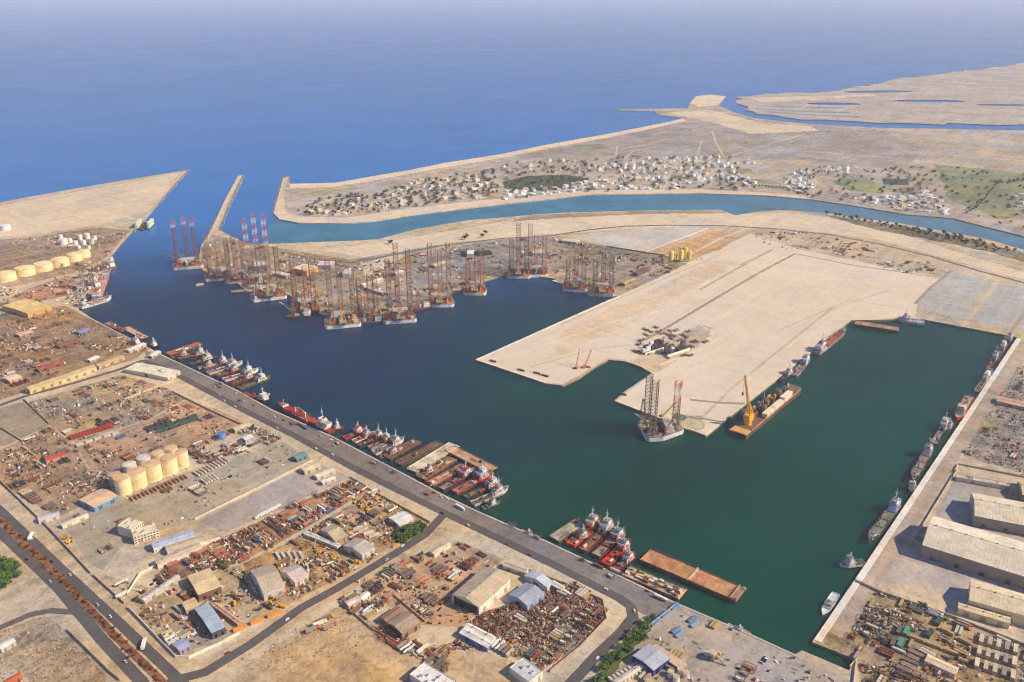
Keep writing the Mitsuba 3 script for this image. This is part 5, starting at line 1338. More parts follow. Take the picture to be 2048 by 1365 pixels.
stern_barge(766, 924, 58, 13, 'open barge with red rails, left one of the railed pair', deck=(118, 104, 92), hull=(70, 76, 66), rails=(136, 72, 62), cargo=4, seed=5)
stern_barge(790, 936, 74, 14, 'open barge with red and green rails, right one of the railed pair', deck=(108, 98, 86), hull=(60, 84, 66), rails=(112, 66, 58), cargo=5, seed=6)
stern_barge(816, 950, 84, 17, 'long empty cream decked barge', deck=(232, 214, 186), hull=(180, 160, 136), seed=7)
barge((898, 900), (986, 944), 18, 'tan flat barge lying across the ends of the moored ones', deck=(214, 168, 132), hull=(120, 92, 78), cargo=3, seed=8)
stern_barge(838, 963, 62, 14, 'rusty red decked barge below the cream one', deck=(168, 112, 86), hull=(104, 66, 54), cargo=16, seed=9)
stern_barge(857, 974, 60, 13, 'pinkish red decked barge, second below the cream one', deck=(196, 150, 124), hull=(120, 60, 54), cargo=16, seed=10)
stern_on(878, 985, 62, 12, 'osv', 'white and dark red supply vessel beside the pinkish barge', skew=-.05, hull=(110, 52, 50), deck=(150, 150, 150), seed=50, accent=RED)
stern_on(898, 994, 66, 12, 'osv', 'red hulled supply vessel with a blue grey house', skew=-.05, hull=(196, 56, 44), deck=(140, 128, 110), house=(196, 204, 216), seed=51, accent=RED)
stern_on(918, 1004, 60, 12, 'osv', 'dark hulled vessel with a green foredeck', skew=-.1, hull=(70, 52, 56), deck=(60, 120, 110), seed=52)
stern_on(940, 1014, 54, 11, 'osv', 'pale grey vessel with tall masts, last of the barge group', skew=-.15, hull=(206, 206, 198), deck=(96, 92, 84), seed=53, accent=(210, 200, 190))
vessel((1042, 1063), (1073, 1078), 7, 'boat', 'small orange workboat alone along the quay', hull=(206, 110, 70), deck=(206, 130, 96), house=(206, 206, 196), seed=54, name='workboat', cat='boat')
stern_barge(1104, 1085, 46, 15, 'small grey green decked barge beside the bright orange vessels', deck=(176, 172, 146), hull=(96, 84, 66), cargo=4, seed=11)
stern_on(1134, 1101, 64, 13, 'osv', 'bright orange supply vessel with a cream house', hull=(226, 72, 30), deck=(226, 84, 40), seed=55, accent=(226, 90, 40), house=(222, 214, 196))
stern_on(1158, 1112, 70, 13, 'osv', 'brown decked vessel with a blue tinted house between the orange ones', hull=(110, 66, 50), deck=(156, 104, 72), house=(206, 214, 222), seed=56, accent=(206, 206, 140))
stern_on(1182, 1124, 62, 13, 'osv', 'dark red vessel with a grey green aft deck', hull=(150, 40, 40), deck=(150, 160, 146), house=(200, 214, 226), seed=57, accent=RED)
stern_on(1206, 1136, 52, 12, 'osv', 'scarlet vessel with white house, nearest of the orange group', hull=(206, 44, 36), deck=(206, 60, 44), seed=58, accent=(226, 66, 40))
stern_on(1226, 1146, 40, 10, 'tug', 'dark red tug with a white wheelhouse at the end of the orange group', hull=(120, 30, 34), deck=(150, 90, 80), seed=59, name='tug', cat='tug')
barge((1252, 1146), (1366, 1194), 19, 'littered tan barge lying along the quay', deck=(206, 178, 146), hull=(110, 84, 66), cargo=42, seed=12)
barge((1290, 1116), (1482, 1198), 24, 'very long empty tan barge with a bow ramp, outside the littered one', deck=(208, 152, 108), hull=(112, 74, 54), seed=13, ramp=True, split=True, fb=4.2)
vessel((1454, 1253), (1502, 1273), 6, 'boat', 'small white launch at the foot of the near quay', hull=(214, 220, 216), deck=(190, 200, 196), seed=60, name='launch', cat='boat')
for i, (x, y, L, B_, kd, hu, lb) in enumerate(((340, 719, 34, 9, 'tug', (90, 60, 50), 'dark brown tug between the quay road end and the rust orange barge'), (386, 741, 30, 8, 'tug', (200, 196, 190), 'pale tug squeezed in before the rafted white group'), (648, 866, 26, 8, 'tug', (120, 60, 50), 'small dark red tug at the stern of the long red ship'), (754, 919, 34, 9, 'tug', (90, 96, 110), 'grey blue tug between the red and white tugs and the railed barges'), (829, 957, 30, 8, 'tug', (150, 140, 130), 'small pale tug squeezed beside the cream decked barge'), (958, 1022, 24, 7, 'tug', (110, 130, 120), 'small greenish tug past the grey vessel with tall masts'), (1120, 1093, 36, 9, 'tug', (160, 84, 60), 'rusty tug between the grey green barge and the orange vessels'), (505, 800, 24, 7, 'boat', (200, 206, 210), 'tiny white launch by the red decked vessel along the quay'))):
    stern_on(x, y, L, B_, kd, lb, skew=-.3, hull=hu, deck=(130, 110, 98), seed=130 + i, accent=(190, 150, 110), name='tug' if kd == 'tug' else 'launch', cat='tug' if kd == 'tug' else 'boat')
vessel((1905, 846), (1890, 868), 9, 'tug', 'dark little tug below the bright red vessel', hull=(50, 56, 62), seed=140, name='tug', cat='tug')
vessel((1826, 966), (1820, 990), 9, 'tug', 'black little tug behind the green decked ship', hull=(46, 50, 54), seed=141, name='tug', cat='tug')
# right quay
vessel((1672, 1190), (1644, 1233), 9, 'boat', 'white motor yacht alone at the lower right quay', hull=(240, 244, 244), deck=(214, 230, 228), seed=61, name='motor_yacht', cat='boat')
vessel((1727, 1128), (1678, 1136), 11, 'tug', 'grey white tug jutting out from the right quay', hull=(190, 186, 184), deck=(150, 120, 110), seed=62, name='tug', cat='tug')
vessel((1794, 1014), (1735, 1090), 12, 'cargo', 'green decked cargo ship with a blue white house at the right quay', hull=(70, 84, 74), deck=(120, 134, 118), house=(206, 216, 236), accent=(196, 150, 120), seed=63, name='cargo_ship')
vessel((1858, 905), (1822, 966), 12, 'cargo', 'dark grey coaster with a tan deck, right quay', hull=(62, 66, 64), deck=(150, 134, 116), house=(206, 210, 212), accent=(150, 140, 130), seed=64, name='coaster')
vessel((1866, 892), (1895, 845), 11, 'osv', 'black and white supply vessel behind the dark coaster', hull=(54, 60, 66), deck=(150, 156, 160), seed=65, accent=(200, 200, 200))
vessel((1940, 797), (1912, 843), 15, 'osv', 'vessel with a bright red hull and a beige deck at the right quay', hull=(214, 70, 50), deck=(190, 172, 140), house=(206, 196, 170), seed=66, accent=(214, 80, 60))
vessel((1952, 785), (1985, 742), 8, 'tug', 'small white tug above the bright red vessel', hull=(206, 214, 216), seed=67, name='tug', cat='tug')
vessel((1974, 744), (1994, 712), 9, 'osv', 'dark maroon supply vessel far up the right quay', hull=(80, 50, 56), deck=(120, 90, 90), seed=68)
vessel((1990, 722), (2010, 692), 9, 'osv', 'grey green supply vessel near the basin corner', hull=(96, 106, 104), deck=(120, 128, 124), seed=69)
vessel((2006, 700), (2022, 676), 10, 'osv', 'black hulled vessel in the very corner of the basin', hull=(48, 50, 56), deck=(90, 96, 96), seed=70)
# far quay of the basin and the pier side
vessel((1848, 650), (1794, 642), 20, 'osv', 'white vessel with a grey house at the far basin quay', hull=(214, 216, 216), deck=(196, 188, 184), house=(240, 240, 244), seed=71, fb=5)
barge((1709, 650), (1797, 664), 22, 'brown grey pontoon in the far corner of the basin', deck=(172, 146, 122), hull=(70, 50, 46), fb=4.5, seed=14)
vessel((1632, 710), (1691, 662), 15, 'cargo', 'cargo ship with rust red hatches along the pier', hull=(170, 166, 164), deck=(160, 96, 72), house=(224, 224, 232), accent=(196, 150, 120), seed=72, name='cargo_ship')
vessel((1588, 754), (1618, 718), 12, 'osv', 'white and blue vessel right behind the crane barge', hull=(176, 184, 192), deck=(150, 140, 130), house=(226, 232, 236), seed=73)
vessel((1560, 764), (1588, 742), 9, 'tug', 'dark tug wedged between pier and crane barge', hull=(60, 62, 76), deck=(96, 88, 88), seed=74, name='tug', cat='tug')

# pipelay crane barge at the pier
a, b = G(1474, 874, WZ), G(1590, 778, WZ)
L_, r_ = float(np.linalg.norm(b - a)), ang(a, b)
c = (a + b) / 2
t = Thing('crane_barge', 'large work barge with a tall yellow crane and cream deckhouse along the pier', 'crane barge', c[0], c[1], WZ, r_)
x0 = L_ / 2
t.part('hull', MB((96, 84, 72), 8).prism([(-x0, -13), (x0 - 8, -13), (x0, -8), (x0, 8), (x0 - 8, 13), (-x0, 13)], -2, 5.5, top=(120, 104, 92)))
t.part('stern_deck', MB((226, 172, 96), 6).box(-x0 + 9, 0, 5.4, 17, 25, .4).box(-x0 + 1, 0, 5.4, 1, 25, 1.8))
for i in range(3):
    k = t.part('accommodation_block', MB((234, 214, 176), 5).box(-x0 * .1 + i * 30 - 8, -8.5, 5.4, 28, 8 - i * .4, 6 + 3 * (i == 2), bevel=.3).box(-x0 * .1 + i * 30 - 8, -8.5, 11.4 + 3 * (i == 2), 28.6, 8.4, .25, col=(240, 226, 196)))
    m = MB()
    for q in range(9):
        m.box(-x0 * .1 + i * 30 - 20 + q * 3, -12.55 + i * .2, 8, 1.2, .12, 1).box(-x0 * .1 + i * 30 - 20 + q * 3, -4.45 - i * .2, 8, 1.2, .12, 1)
    t.part(f'{k}__window', m, 'window_glass')
t.part('pipe_conveyor', MB((196, 120, 100), 8).box(4, -11.9, 5.4, L_ - 30, 1.6, 1.8))
rg = random.Random(91)
for i in range(48):
    q = MB(rg.choice([(226, 190, 130), (240, 170, 50), (70, 66, 74), (58, 54, 52), (110, 92, 78), (150, 110, 70), (186, 96, 60), (90, 84, 100), (120, 120, 110)]), 8)
    q.box(rg.uniform(-.62, .9) * x0, rg.uniform(-1, 11.5), 5.4, rg.uniform(2.5, 9), rg.uniform(2, 5), rg.uniform(2.5, 11), bevel=.3)
    t.part('deck_machinery', q)
t.part('storage_dome', MB((92, 84, 78), 7).ring(x0 * .42, 5, [(7.5, 5.4), (7.5, 14), (6, 17.5), (3, 19.6), (.3, 20.2)], 20))
k = t.part('helideck', MB((82, 92, 112), 4).prism([(-x0 * .52 + 9 * math.cos(q * .785), 8 + 9 * math.sin(q * .785)) for q in range(8)], 17, 17.8).bar((-x0 * .52, 4, 5), (-x0 * .52, 4, 17), 1).bar((-x0 * .52, 11, 5), (-x0 * .52, 11, 17), 1))
m = MB((240, 176, 40), 4).ring(-x0 * .66, 1, [(5.5, 5.4), (5, 13), (6.5, 13.4), (6.5, 15)], 16)
m.box(-x0 * .66, 1, 15, 14, 9, 6, bevel=.5)
k = t.part('crane', m)
m = MB((240, 176, 40), 4)
for s in (-1, 1):
    m.bar((-x0 * .66 - 5, 1 + s * 3.5, 21), (-x0 * .66 - 2, 1 + s * 1, 38), 1.3).bar((-x0 * .66 + 5, 1 + s * 3.5, 21), (-x0 * .66 - 2, 1 + s * 1, 38), 1.1)
t.part(f'{k}__gantry', m)
m = MB((206, 150, 70), 4).lattice((-x0 * .66 + 3, 1, 20), (-x0 * .66 + 8, 16, 72), 3, 18, t=.5, w2=1.2)
m.bar((-x0 * .66 - 2, 1, 38), (-x0 * .66 + 8, 16, 72), .35).bar((-x0 * .66 + 8, 16, 72), (-x0 * .66 + 8, 16.2, 46), .3).box(-x0 * .66 + 8, 16.2, 42, 2, 2, 4, col=(80, 60, 40))
t.part(f'{k}__boom', m)
t.part('mast', MB((200, 190, 170), 3).bar((-x0 * .1, 4, 5), (-x0 * .1, 4, 34), .7))

# floating dock at the channel mouth
p = G(290, 455, WZ)
t = Thing('floating_dock', 'floating dock with two pale green side towers at the channel bank', 'floating dock', p[0], p[1], WZ, ang(G(262, 465), G(300, 430)))
t.part('pontoon', MB((70, 66, 78), 6).box(0, 0, -1.5, 46, 34, 4))
for s in (-1, 1):
    k = t.part('side_tower', MB((196, 214, 168), 4).box(0, s * 14.5, 2.5, 46, 5, 15, top=(206, 214, 190)))
    for q in range(4):
        t.part(f'{k}__hatch', MB((110, 120, 100), 4).box(-16 + q * 10, s * 14.5 - s * 2.55, 4, 3, .15, 3))
vessel((283, 462), (300, 446), 12, 'tug', 'dark vessel sitting inside the floating dock', hull=(52, 44, 62), deck=(80, 70, 80), house=(120, 120, 130), seed=80, name='docked_vessel')
# small craft along the town shore and far barges
for i, (x, y) in enumerate(((545, 462), (472, 560), (470, 575), (487, 588), (690, 449), (912, 421), (480, 640))):
    pass
barge((392, 572), (408, 570), 9, 'pale little pontoon off the brown legged rig', deck=(226, 200, 176), hull=(190, 170, 150), fb=1.6, seed=20)
barge((462, 586), (492, 583), 11, 'low tan pontoon left of the large white hulled rig', deck=(196, 172, 150), hull=(110, 100, 96), fb=1.8, seed=21)
barge((969, 556), (1003, 546), 16, 'salmon decked barge nosing into the inner shore', deck=(206, 130, 108), hull=(220, 206, 190), fb=2.6, seed=22)
barge((1107, 563), (1128, 569), 10, 'white little pontoon by the inner quay', deck=(222, 222, 220), hull=(180, 180, 180), fb=1.6, seed=23)
for i, (x, y) in enumerate(((1526, 417), (1534, 418), (1541, 417), (1548, 418), (1556, 418), (1563, 419), (1570, 419))):
    s, e = (x - 3, y), (x + 3, y + .4)
    a, b = G(*s, WZ), G(*e, WZ)
    hm, dm, _ = hull_mesh(9, 3, 1.2, .8, (60, 64, 80), (60, 40, 40), (120, 100, 90), bow=.45, bulwark=.4)
    t = Thing('fishing_boat', 'dark little fishing boat moored in the line on the creek', 'boat', *((a + b) / 2), WZ, .1 * i, group='fishing boats lined up on the creek')
    t.part('hull', hm)
    t.part('deck', dm)
    t.part('wheelhouse', MB((190, 190, 190), 3).box(-1.5, 0, .5, 2.2, 1.8, 1.8, bevel=.2))

# ---------------------------------------------------------------- pier equipment
for i, (px_, py_, r0, l) in enumerate(((1306, 700, .62, 'left one of two long dark rig modules with white edge beams'), (1350, 704, .62, 'right one of two long dark rig modules with white edge beams'))):
    p = G(px_, py_)
    t = Thing('rig_module', l, 'rig module', p[0], p[1], 0, r0)
    rg = random.Random(i + 61)
    landmarks.append((('left', 'right')[i] + ' rig module', p[0], p[1]))
    t.part('base_frame', MB((76, 70, 78), 7).box(0, 0, 0, 52, 15, 2.4).box(14, 0, 2.4, 24, 12, 3.0))
    t.part('edge_beam', MB((244, 238, 214), 3).box(0, -8.2, .2, 52, 1.3, 3.2).box(26.5, -2, .2, 1.3, 12, 3.2))
    for k in range(12):
        q = MB(rg.choice([(96, 88, 100), (66, 58, 60), (120, 104, 92), (226, 226, 222), (110, 84, 70), (86, 80, 96)]), 8)
        q.box(rg.uniform(-22, 22), rg.uniform(-4, 6), 2.3, rg.uniform(4, 11), rg.uniform(3, 7), rg.uniform(3, 11), bevel=.25)
        t.part('machinery', q)
    m = MB((110, 96, 90), 6).lattice((6, 0, 5), (30, 5, 14), 3, 9, t=.4)
    t.part('lattice_beam', m)
keep(Point(*G(1330, 702)).buffer(60), 1)
rg = random.Random(77)
for i, (x, y) in enumerate(((1292, 671), (1318, 664), (1326, 668), (1338, 672), (1352, 662), (1368, 672), (1372, 676), (1386, 684), (1392, 685), (1340, 663), (1283, 682), (1270, 704), (1284, 708), (1374, 700), (1380, 712), (1330, 690), (1410, 685), (1365, 690), (1300, 664), (1278, 690), (1296, 708), (1318, 690), (1342, 678), (1360, 682), (1382, 694), (1346, 672), (1376, 664), (1312, 656), (1290, 660), (1368, 712), (1334, 716))):
    p = G(x, y)
    put('rig_crate', proto_skid(rg.choice([(96, 84, 84), (120, 96, 80), (150, 136, 120), (70, 66, 76)]), i), '', 'module', p[0], p[1], .62 + rg.choice([0, 1.57]), (1.7, 1.5, .85), 'steel modules strewn on the sand pier', auto='dark steel module')
for i, (x, y, r0, s, l) in enumerate(((1152, 737, 1.2, 1.05, 'left one of two crawler cranes near the pier tip'), (1168, 736, .7, 1.0, 'right one of two crawler cranes near the pier tip'))):
    p = G(x, y)
    put('crawler_crane', proto_crane((206, 130, 96)), l, 'crane', p[0], p[1], r0, (s, s, s))
for i, (x, y, c_, l) in enumerate(((1174, 735, (206, 96, 76), 'orange red container beside the crawler cranes'), (986, 724, (110, 84, 70), 'dark container alone near the western pier point'), (1042, 742, (120, 90, 66), 'brown container alone on the pier tip'), (1074, 748, (104, 88, 60), 'long dark container behind the pier tip edge'), (1090, 753, (110, 96, 70), 'second long dark container behind the pier tip edge'), (1245, 790, (96, 80, 90), 'dark container at the inlet shore'))):
    p = G(x, y)
    put('container', proto_container(c_), l, 'container', p[0], p[1], QA + .1)
p = G(1382, 848)
m = MB((150, 160, 130), 4)
m.prism([(19 * math.cos(k * .2618), 19 * math.sin(k * .2618)) for k in range(24)], .1, .16)
m.prism([(17 * math.cos(k * .2618), 17 * math.sin(k * .2618)) for k in range(24)], .16, .2, (196, 186, 156))
m.box(0, 4, .2, 9, 1.8, .06).box(0, -4, .2, 9, 1.8, .06).box(0, 0, .2, 1.8, 8, .06)
keyh = single('landing_circle', m, 'painted green helicopter landing circle on the pier tip', 'landing circle', p[0], p[1], .03, QA, mat='earth')
labels[keyh]['kind'] = 'structure'
# ================================================================ WALLS
for px, h, col, l in (([(-60, 905), (10, 972), (98, 1058), (182, 1148)], 2.6, (206, 184, 152), 'long sand coloured yard wall along the dual carriageway, upper stretch'), ([(187, 1152), (249, 1208)], 2.6, (206, 180, 150), 'short yard wall along the dual carriageway, middle stretch'),
                      ([(258, 1218), (300, 1262), (352, 1316), (378, 1318), (447, 1286), (480, 1268)], 2.8, (236, 224, 206), 'white yard wall round the block corner, lower stretch'), ([(255, 1190), (280, 1150), (330, 1124), (402, 1092), (440, 1078)], 2.6, (238, 226, 206), 'cream wall with a bend along the yard lane'),
                      ([(135, 1262), (220, 1346), (240, 1362)], 2.8, (196, 172, 140), 'wall of the stony corner lot at the lower left'), ([(0, 856), (45, 884)], 2.4, (190, 168, 140), 'wall of the empty grey lot by the side road'), ([(48, 800), (98, 848)], 2.6, (196, 174, 146), 'wall between the grey lot and the littered beige yard'),
                      ([(345, 785), (420, 822), (500, 858)], 2.6, (206, 180, 146), 'wall of the orange dirt yard along the quay road'), ([(286, 752), (342, 764), (250, 800)], 2.4, (206, 190, 160), 'wall behind the cream roofed corner shed'), ([(390, 1040), (500, 986), (626, 922)], 2.2, (214, 200, 178), 'pale wall between the trailer lot and the lilac grey lot'),
                      ([(735, 978), (860, 1046)], 2.4, (216, 198, 166), 'wall of the machinery yard along the quay road'), ([(700, 955), (735, 975), (700, 998)], 2.2, (230, 214, 190), 'pale wall at the end of the rust stained strip'), ([(1052, 1140), (1130, 1170), (1205, 1202), (1213, 1240), (1160, 1296), (1100, 1345)], 2.4, (176, 150, 124), 'wall round the rubble yard at the quay road bend'),
                      ([(680, 1205), (745, 1260), (800, 1290)], 2.2, (190, 160, 130), 'broken wall beside the bare tan sand lot'), ([(780, 1185), (850, 1245), (960, 1228)], 2.0, (206, 176, 140), 'low wall across the orange pipe yard'), ([(1711, 1163), (1760, 1186), (1900, 1234), (2060, 1296)], 2.6, (196, 176, 146), 'wall between the grey lot and the container yard'),
                      ([(1845, 1092), (1826, 1084), (1905, 955), (1916, 940)], 2.4, (196, 180, 160), 'wall of the warehouse yard along the right quay'), ([(1908, 944), (1916, 930), (2060, 958)], 2.4, (186, 168, 146), 'wall north of the low walled store row'), ([(1700, 1334), (1712, 1322), (1702, 1410)], 2.0, (206, 196, 180), 'short wall by the dark slip'),
                      ([(1351, 1212), (1300, 1252), (1282, 1268)], 2.2, (206, 190, 166), 'wall between the road bend and the concrete apron'), ([(1213, 494), (1300, 508), (1330, 512)], 2.6, (150, 130, 112), 'dark wall behind the rig yard, south of the walled lot')):
    wall_run(px, h, col, l)

# ================================================================ LOOSE THINGS IN THE YARDS
from shapely.prepared import prep
from shapely import union_all, STRtree


def spots(px, n, rng, gap=2.0, tries=60, clump=0.0):
    """Free places inside a yard, clear of buildings, roads and each other."""
    p = Polygon(GP(px)).buffer(0)
    near = [b for b in busy if b.intersects(p)]
    free = p.difference(union_all(near)) if near else p
    x0, y0, x1, y1 = free.bounds if not free.is_empty else (0, 0, 0, 0)
    pf, out, grid = prep(free), [], {}
    for _ in range(n * tries):
        if len(out) >= n:
            break
        x, y = rng.uniform(x0, x1), rng.uniform(y0, y1)
        if clump and meshkit.fbm(np.array([(x * CA + y * SA) / 42, (y * CA - x * SA) / 17, n * .1]), 2) < clump + rng.uniform(-.12, .12):
            continue
        if not pf.contains(Point(x, y)):
            continue
        k = (int(x // gap), int(y // gap))
        if any((k[0] + a, k[1] + b) in grid for a in (-1, 0, 1) for b in (-1, 0, 1)):
            continue
        grid[k] = 1
        out.append((x, y))
    return out


P_CONT = {c: proto_container(c) for c in ((150, 74, 50), (196, 106, 60), (70, 96, 130), (214, 206, 194), (110, 104, 98), (176, 56, 48), (56, 84, 74), (186, 160, 110), (120, 70, 56))}
P_PIPE = {c: proto_pipes(c) for c in ((150, 84, 58), (112, 76, 62), (176, 150, 126), (90, 84, 82), (156, 116, 90))}
P_BEAM = [proto_beams(c, i) for i, c in enumerate(((150, 90, 66), (110, 88, 76), (186, 120, 84), (84, 76, 72)))]
P_SKID = [proto_skid(c, i) for i, c in enumerate(((190, 184, 174), (150, 88, 62), (106, 112, 118), (206, 196, 170), (96, 76, 66), (186, 110, 66), (86, 100, 88), (226, 222, 214), (120, 110, 100)))]
P_TRUCK = [proto_truck((236, 234, 230), (226, 222, 212)), proto_truck((206, 96, 60), (150, 140, 130)), proto_truck((236, 232, 226), (206, 206, 206), True), proto_truck((70, 90, 140), (190, 176, 150)), proto_truck((226, 180, 60), (120, 110, 100))]
P_CAR = [proto_car(c, h) for c, h in (((240, 240, 238), 0), (190, 192, 196), 0) if isinstance(c, tuple)] if False else [proto_car(c, h) for c, h in (((240, 240, 238), 0), ((190, 192, 196), .25), ((40, 42, 46), 0), ((160, 44, 40), 0), ((226, 222, 210), .3))]
P_EXC, P_LOAD, P_CRANE = proto_excavator((226, 168, 40)), proto_loader((230, 176, 50)), proto_crane((222, 160, 50))
P_TRAIL = [proto_trailer(c) for c in ((238, 226, 206), (226, 206, 176), (196, 150, 116), (180, 120, 84))]
P_BUSH = [proto_bush(i, c) for i, c in enumerate(((96, 100, 62), (80, 92, 52), (112, 106, 70)))]


def heaps(name, px, n, cols, label, seed, smax=1.0, h=1.0, r0=QA):
    """Scrap nobody could count: bars, plates, drums and boxes, one mesh."""
    rng = random.Random(seed)
    m = MB()
    for x, y in spots(px, n, rng, 1.5, 60, .53):
        col = jit(rng.choice(cols), rng, 22)
        k = rng.random()
        r = r0 + rng.choice([0, math.pi / 2]) + rng.gauss(0, .25)
        s = smax * rng.uniform(.6, 1.5)
        if k < .42:
            m.box(x, y, -.05, s * rng.uniform(1, 3.4), s * rng.uniform(.8, 2.0), h * rng.uniform(.4, 2.2), r, col, taper=rng.uniform(.7, 1))
        elif k < .7:
            L = s * rng.uniform(2, 6)
            for q in range(rng.randint(1, 4)):
                z = rng.uniform(.2, .5) * h
                m.bar((x - math.cos(r) * L / 2 - math.sin(r) * q * .7, y - math.sin(r) * L / 2 + math.cos(r) * q * .7, z), (x + math.cos(r) * L / 2 - math.sin(r) * q * .7, y + math.sin(r) * L / 2 + math.cos(r) * q * .7, z + rng.uniform(0, .5)), rng.uniform(.3, .6), col)
        elif k < .85:
            m.ring(x, y, [(s * .8, 0), (s * .8, h * rng.uniform(.6, 2.4))], 8, col)
        else:
            m.bar((x, y, 0), (x + rng.uniform(-2, 2), y + rng.uniform(-2, 2), h * rng.uniform(2, 4.5)), .3, col)
            m.box(x, y, -.05, s * 1.6, s * 1.6, h * .8, r, col)
    key = numbered(name)
    scene[key] = m.ply()
    info(key, label, 'scrap', kind='stuff')


def rubble(name, px, n, cols, label, seed, s=.8):
    rng = random.Random(seed)
    m = MB(g=3)
    p = Polygon(GP(px)).buffer(0)
    for x, y in spots(px, n, rng, .7):
        r = s * abs(rng.gauss(.7, .5)) + .2
        z = np.array([rng.gauss(0, .25) for _ in range(18)]).reshape(6, 3) * r
        v = np.array([(1, 0, 0), (0, 1, 0), (-1, 0, 0), (0, -1, 0), (0, 0, .8), (0, 0, -.4)]) * r + z + [x, y, r * .2]
        m.add(v, [(0, 1, 4), (1, 2, 4), (2, 3, 4), (3, 0, 4), (1, 0, 5), (2, 1, 5), (3, 2, 5), (0, 3, 5)], jit(rng.choice(cols), rng, 18))
    key = numbered(name)
    scene[key] = m.ply()
    info(key, label, 'rubble', kind='stuff')


MUTED = [(150, 74, 50), (214, 206, 194), (110, 104, 98), (186, 160, 110), (120, 70, 56), (214, 206, 194), (120, 70, 56), (110, 104, 98), (186, 160, 110), (70, 96, 130)]
C_SKID = ((190, 184, 174), (150, 88, 62), (106, 112, 118), (206, 196, 170), (96, 76, 66), (186, 110, 66), (86, 100, 88), (226, 222, 214), (120, 110, 100))
C_TRUCK = ('white', 'orange cabbed', 'white tank', 'blue cabbed', 'yellow cabbed')
C_CAR = ('white', 'silver', 'black', 'red', 'cream')


def fill(px, seed, where, cont=0, pipe=0, beam=0, skid=0, truck=0, car=0, bush=0, exc=0, cont_cols=None, r0=QA, gap=9.0, skid_set=None):
    rng = random.Random(seed)
    jobs = ['container'] * cont + ['pipe_stack'] * pipe + ['beam_stack'] * beam + ['steel_module'] * skid + ['truck'] * truck + ['car'] * car + ['bush'] * bush + ['excavator'] * exc
    cc = cont_cols or MUTED
    seq, left = [], {k: jobs.count(k) for k in set(jobs)}
    free_, taken_ = spots(px, len(jobs) * 3, rng, gap * .5), []
    order = sorted(left)
    step = {'container': 3.4, 'pipe_stack': 7.0, 'beam_stack': 6.0, 'steel_module': 9.0, 'truck': 4.4, 'car': 3.0, 'bush': 5.0, 'excavator': 7.0}
    area = prep(Polygon(GP(px)).buffer(0))
    blocks = STRtree(busy)
    for x, y in free_:
        live = [k for k in order if left[k] > 0]
        if not live:
            break
        kind = rng.choice(live)
        r = r0 + rng.choice([0, math.pi / 2]) + rng.gauss(0, .03)
        m = rng.choice([1, 2, 3, 4, 5, 6]) if kind != 'bush' else 1
        ok = False
        for q in range(m):
            qx, qy = x - math.sin(r) * step[kind] * q, y + math.cos(r) * step[kind] * q
            pt = Point(qx, qy)
            if left[kind] <= 0 or not area.contains(pt) or any(busy[i].contains(pt) for i in blocks.query(pt)) or any((qx - u) ** 2 + (qy - v) ** 2 < (gap * .75) ** 2 for u, v in taken_):
                break
            seq.append((kind, qx, qy, r))
            left[kind] -= 1
            ok = True
        if ok:
            taken_ += [(c, d) for k, c, d, _ in seq[-m:]]
    same = {}
    for kind, x, y, r in seq:
        r = r + rng.gauss(0, .03)
        if kind == 'container':
            c = rng.choice(cc) if rng.random() < .45 else same.get('c', cc[0])
            same['c'] = c
            put('container', P_CONT[c], '', 'container', x, y, r, group=f'containers {where}', auto=f'{colour_word(c)} container')
        elif kind == 'pipe_stack':
            s, c = rng.uniform(.8, 1.3), rng.choice(list(P_PIPE)) if rng.random() < .4 else same.get('p', (112, 76, 62))
            same['p'] = c
            put('pipe_stack', P_PIPE[c], '', 'pipe stack', x, y, r, (s, rng.uniform(.9, 1.5), rng.uniform(.8, 1.4)), f'pipe stacks {where}', auto=f'{colour_word(c)} pipe stack')
        elif kind == 'beam_stack':
            q = rng.randrange(4)
            put('beam_stack', P_BEAM[q], '', 'beam stack', x, y, r, (1, 1, rng.uniform(.9, 1.6)), f'beam stacks {where}', auto=f'{("rust brown", "dull brown", "orange", "dark grey")[q]} beam stack')
        elif kind == 'steel_module':
            s, q = rng.uniform(.8, 1.35), rng.choice(skid_set or range(len(P_SKID)))
            put('steel_module', P_SKID[q], '', 'machine', x, y, r, (s, s, s), f'machine modules {where}', auto=f'{colour_word(C_SKID[q])} machine module')
        elif kind == 'truck':
            q = rng.randrange(5)
            put('truck', P_TRUCK[q], '', 'truck', x, y, r, group=f'trucks {where}', auto=f'{C_TRUCK[q]} truck')
        elif kind == 'car':
            q = rng.randrange(5)
            put('car', P_CAR[q], '', 'car', x, y, r, group=f'cars {where}', auto=f'{C_CAR[q]} parked car')
        elif kind == 'bush':
            s = rng.uniform(.7, 1.4)
            put('bush', rng.choice(P_BUSH), '', 'bush', x, y, r, (s, s, s), group=f'bushes {where}', auto='dry green bush')
        else:
            put('excavator', P_EXC, '', 'excavator', x, y, r + rng.uniform(-.8, .8), group=f'excavators {where}', auto='yellow excavator')


def row(A, B, n, proto, name, label, cat, rot=None, group=None, s=(1, 1, 1)):
    a, b = G(*A), G(*B)
    r = ang(a, b) + (rot or 0)
    if name in ('container', 'pipe_stack'):             # no two of a row may touch
        need = (12.5 if name == 'container' else 13.0) * s[0] if abs(math.sin(rot or 0)) < .5 else (2.75 if name == 'container' else 6) * s[1]
        n = max(1, min(n, int(np.linalg.norm(b - a) / need) + 1))
    for k in range(n):
        p = a + (b - a) * (k / max(1, n - 1))
        put(name, proto[k % len(proto)] if isinstance(proto[0], list) else proto, f'{ORD[k + 1]} {label} (from the left)', cat, p[0], p[1], r, s, group)
    keep(LineString([a, b]).buffer(7), 0)


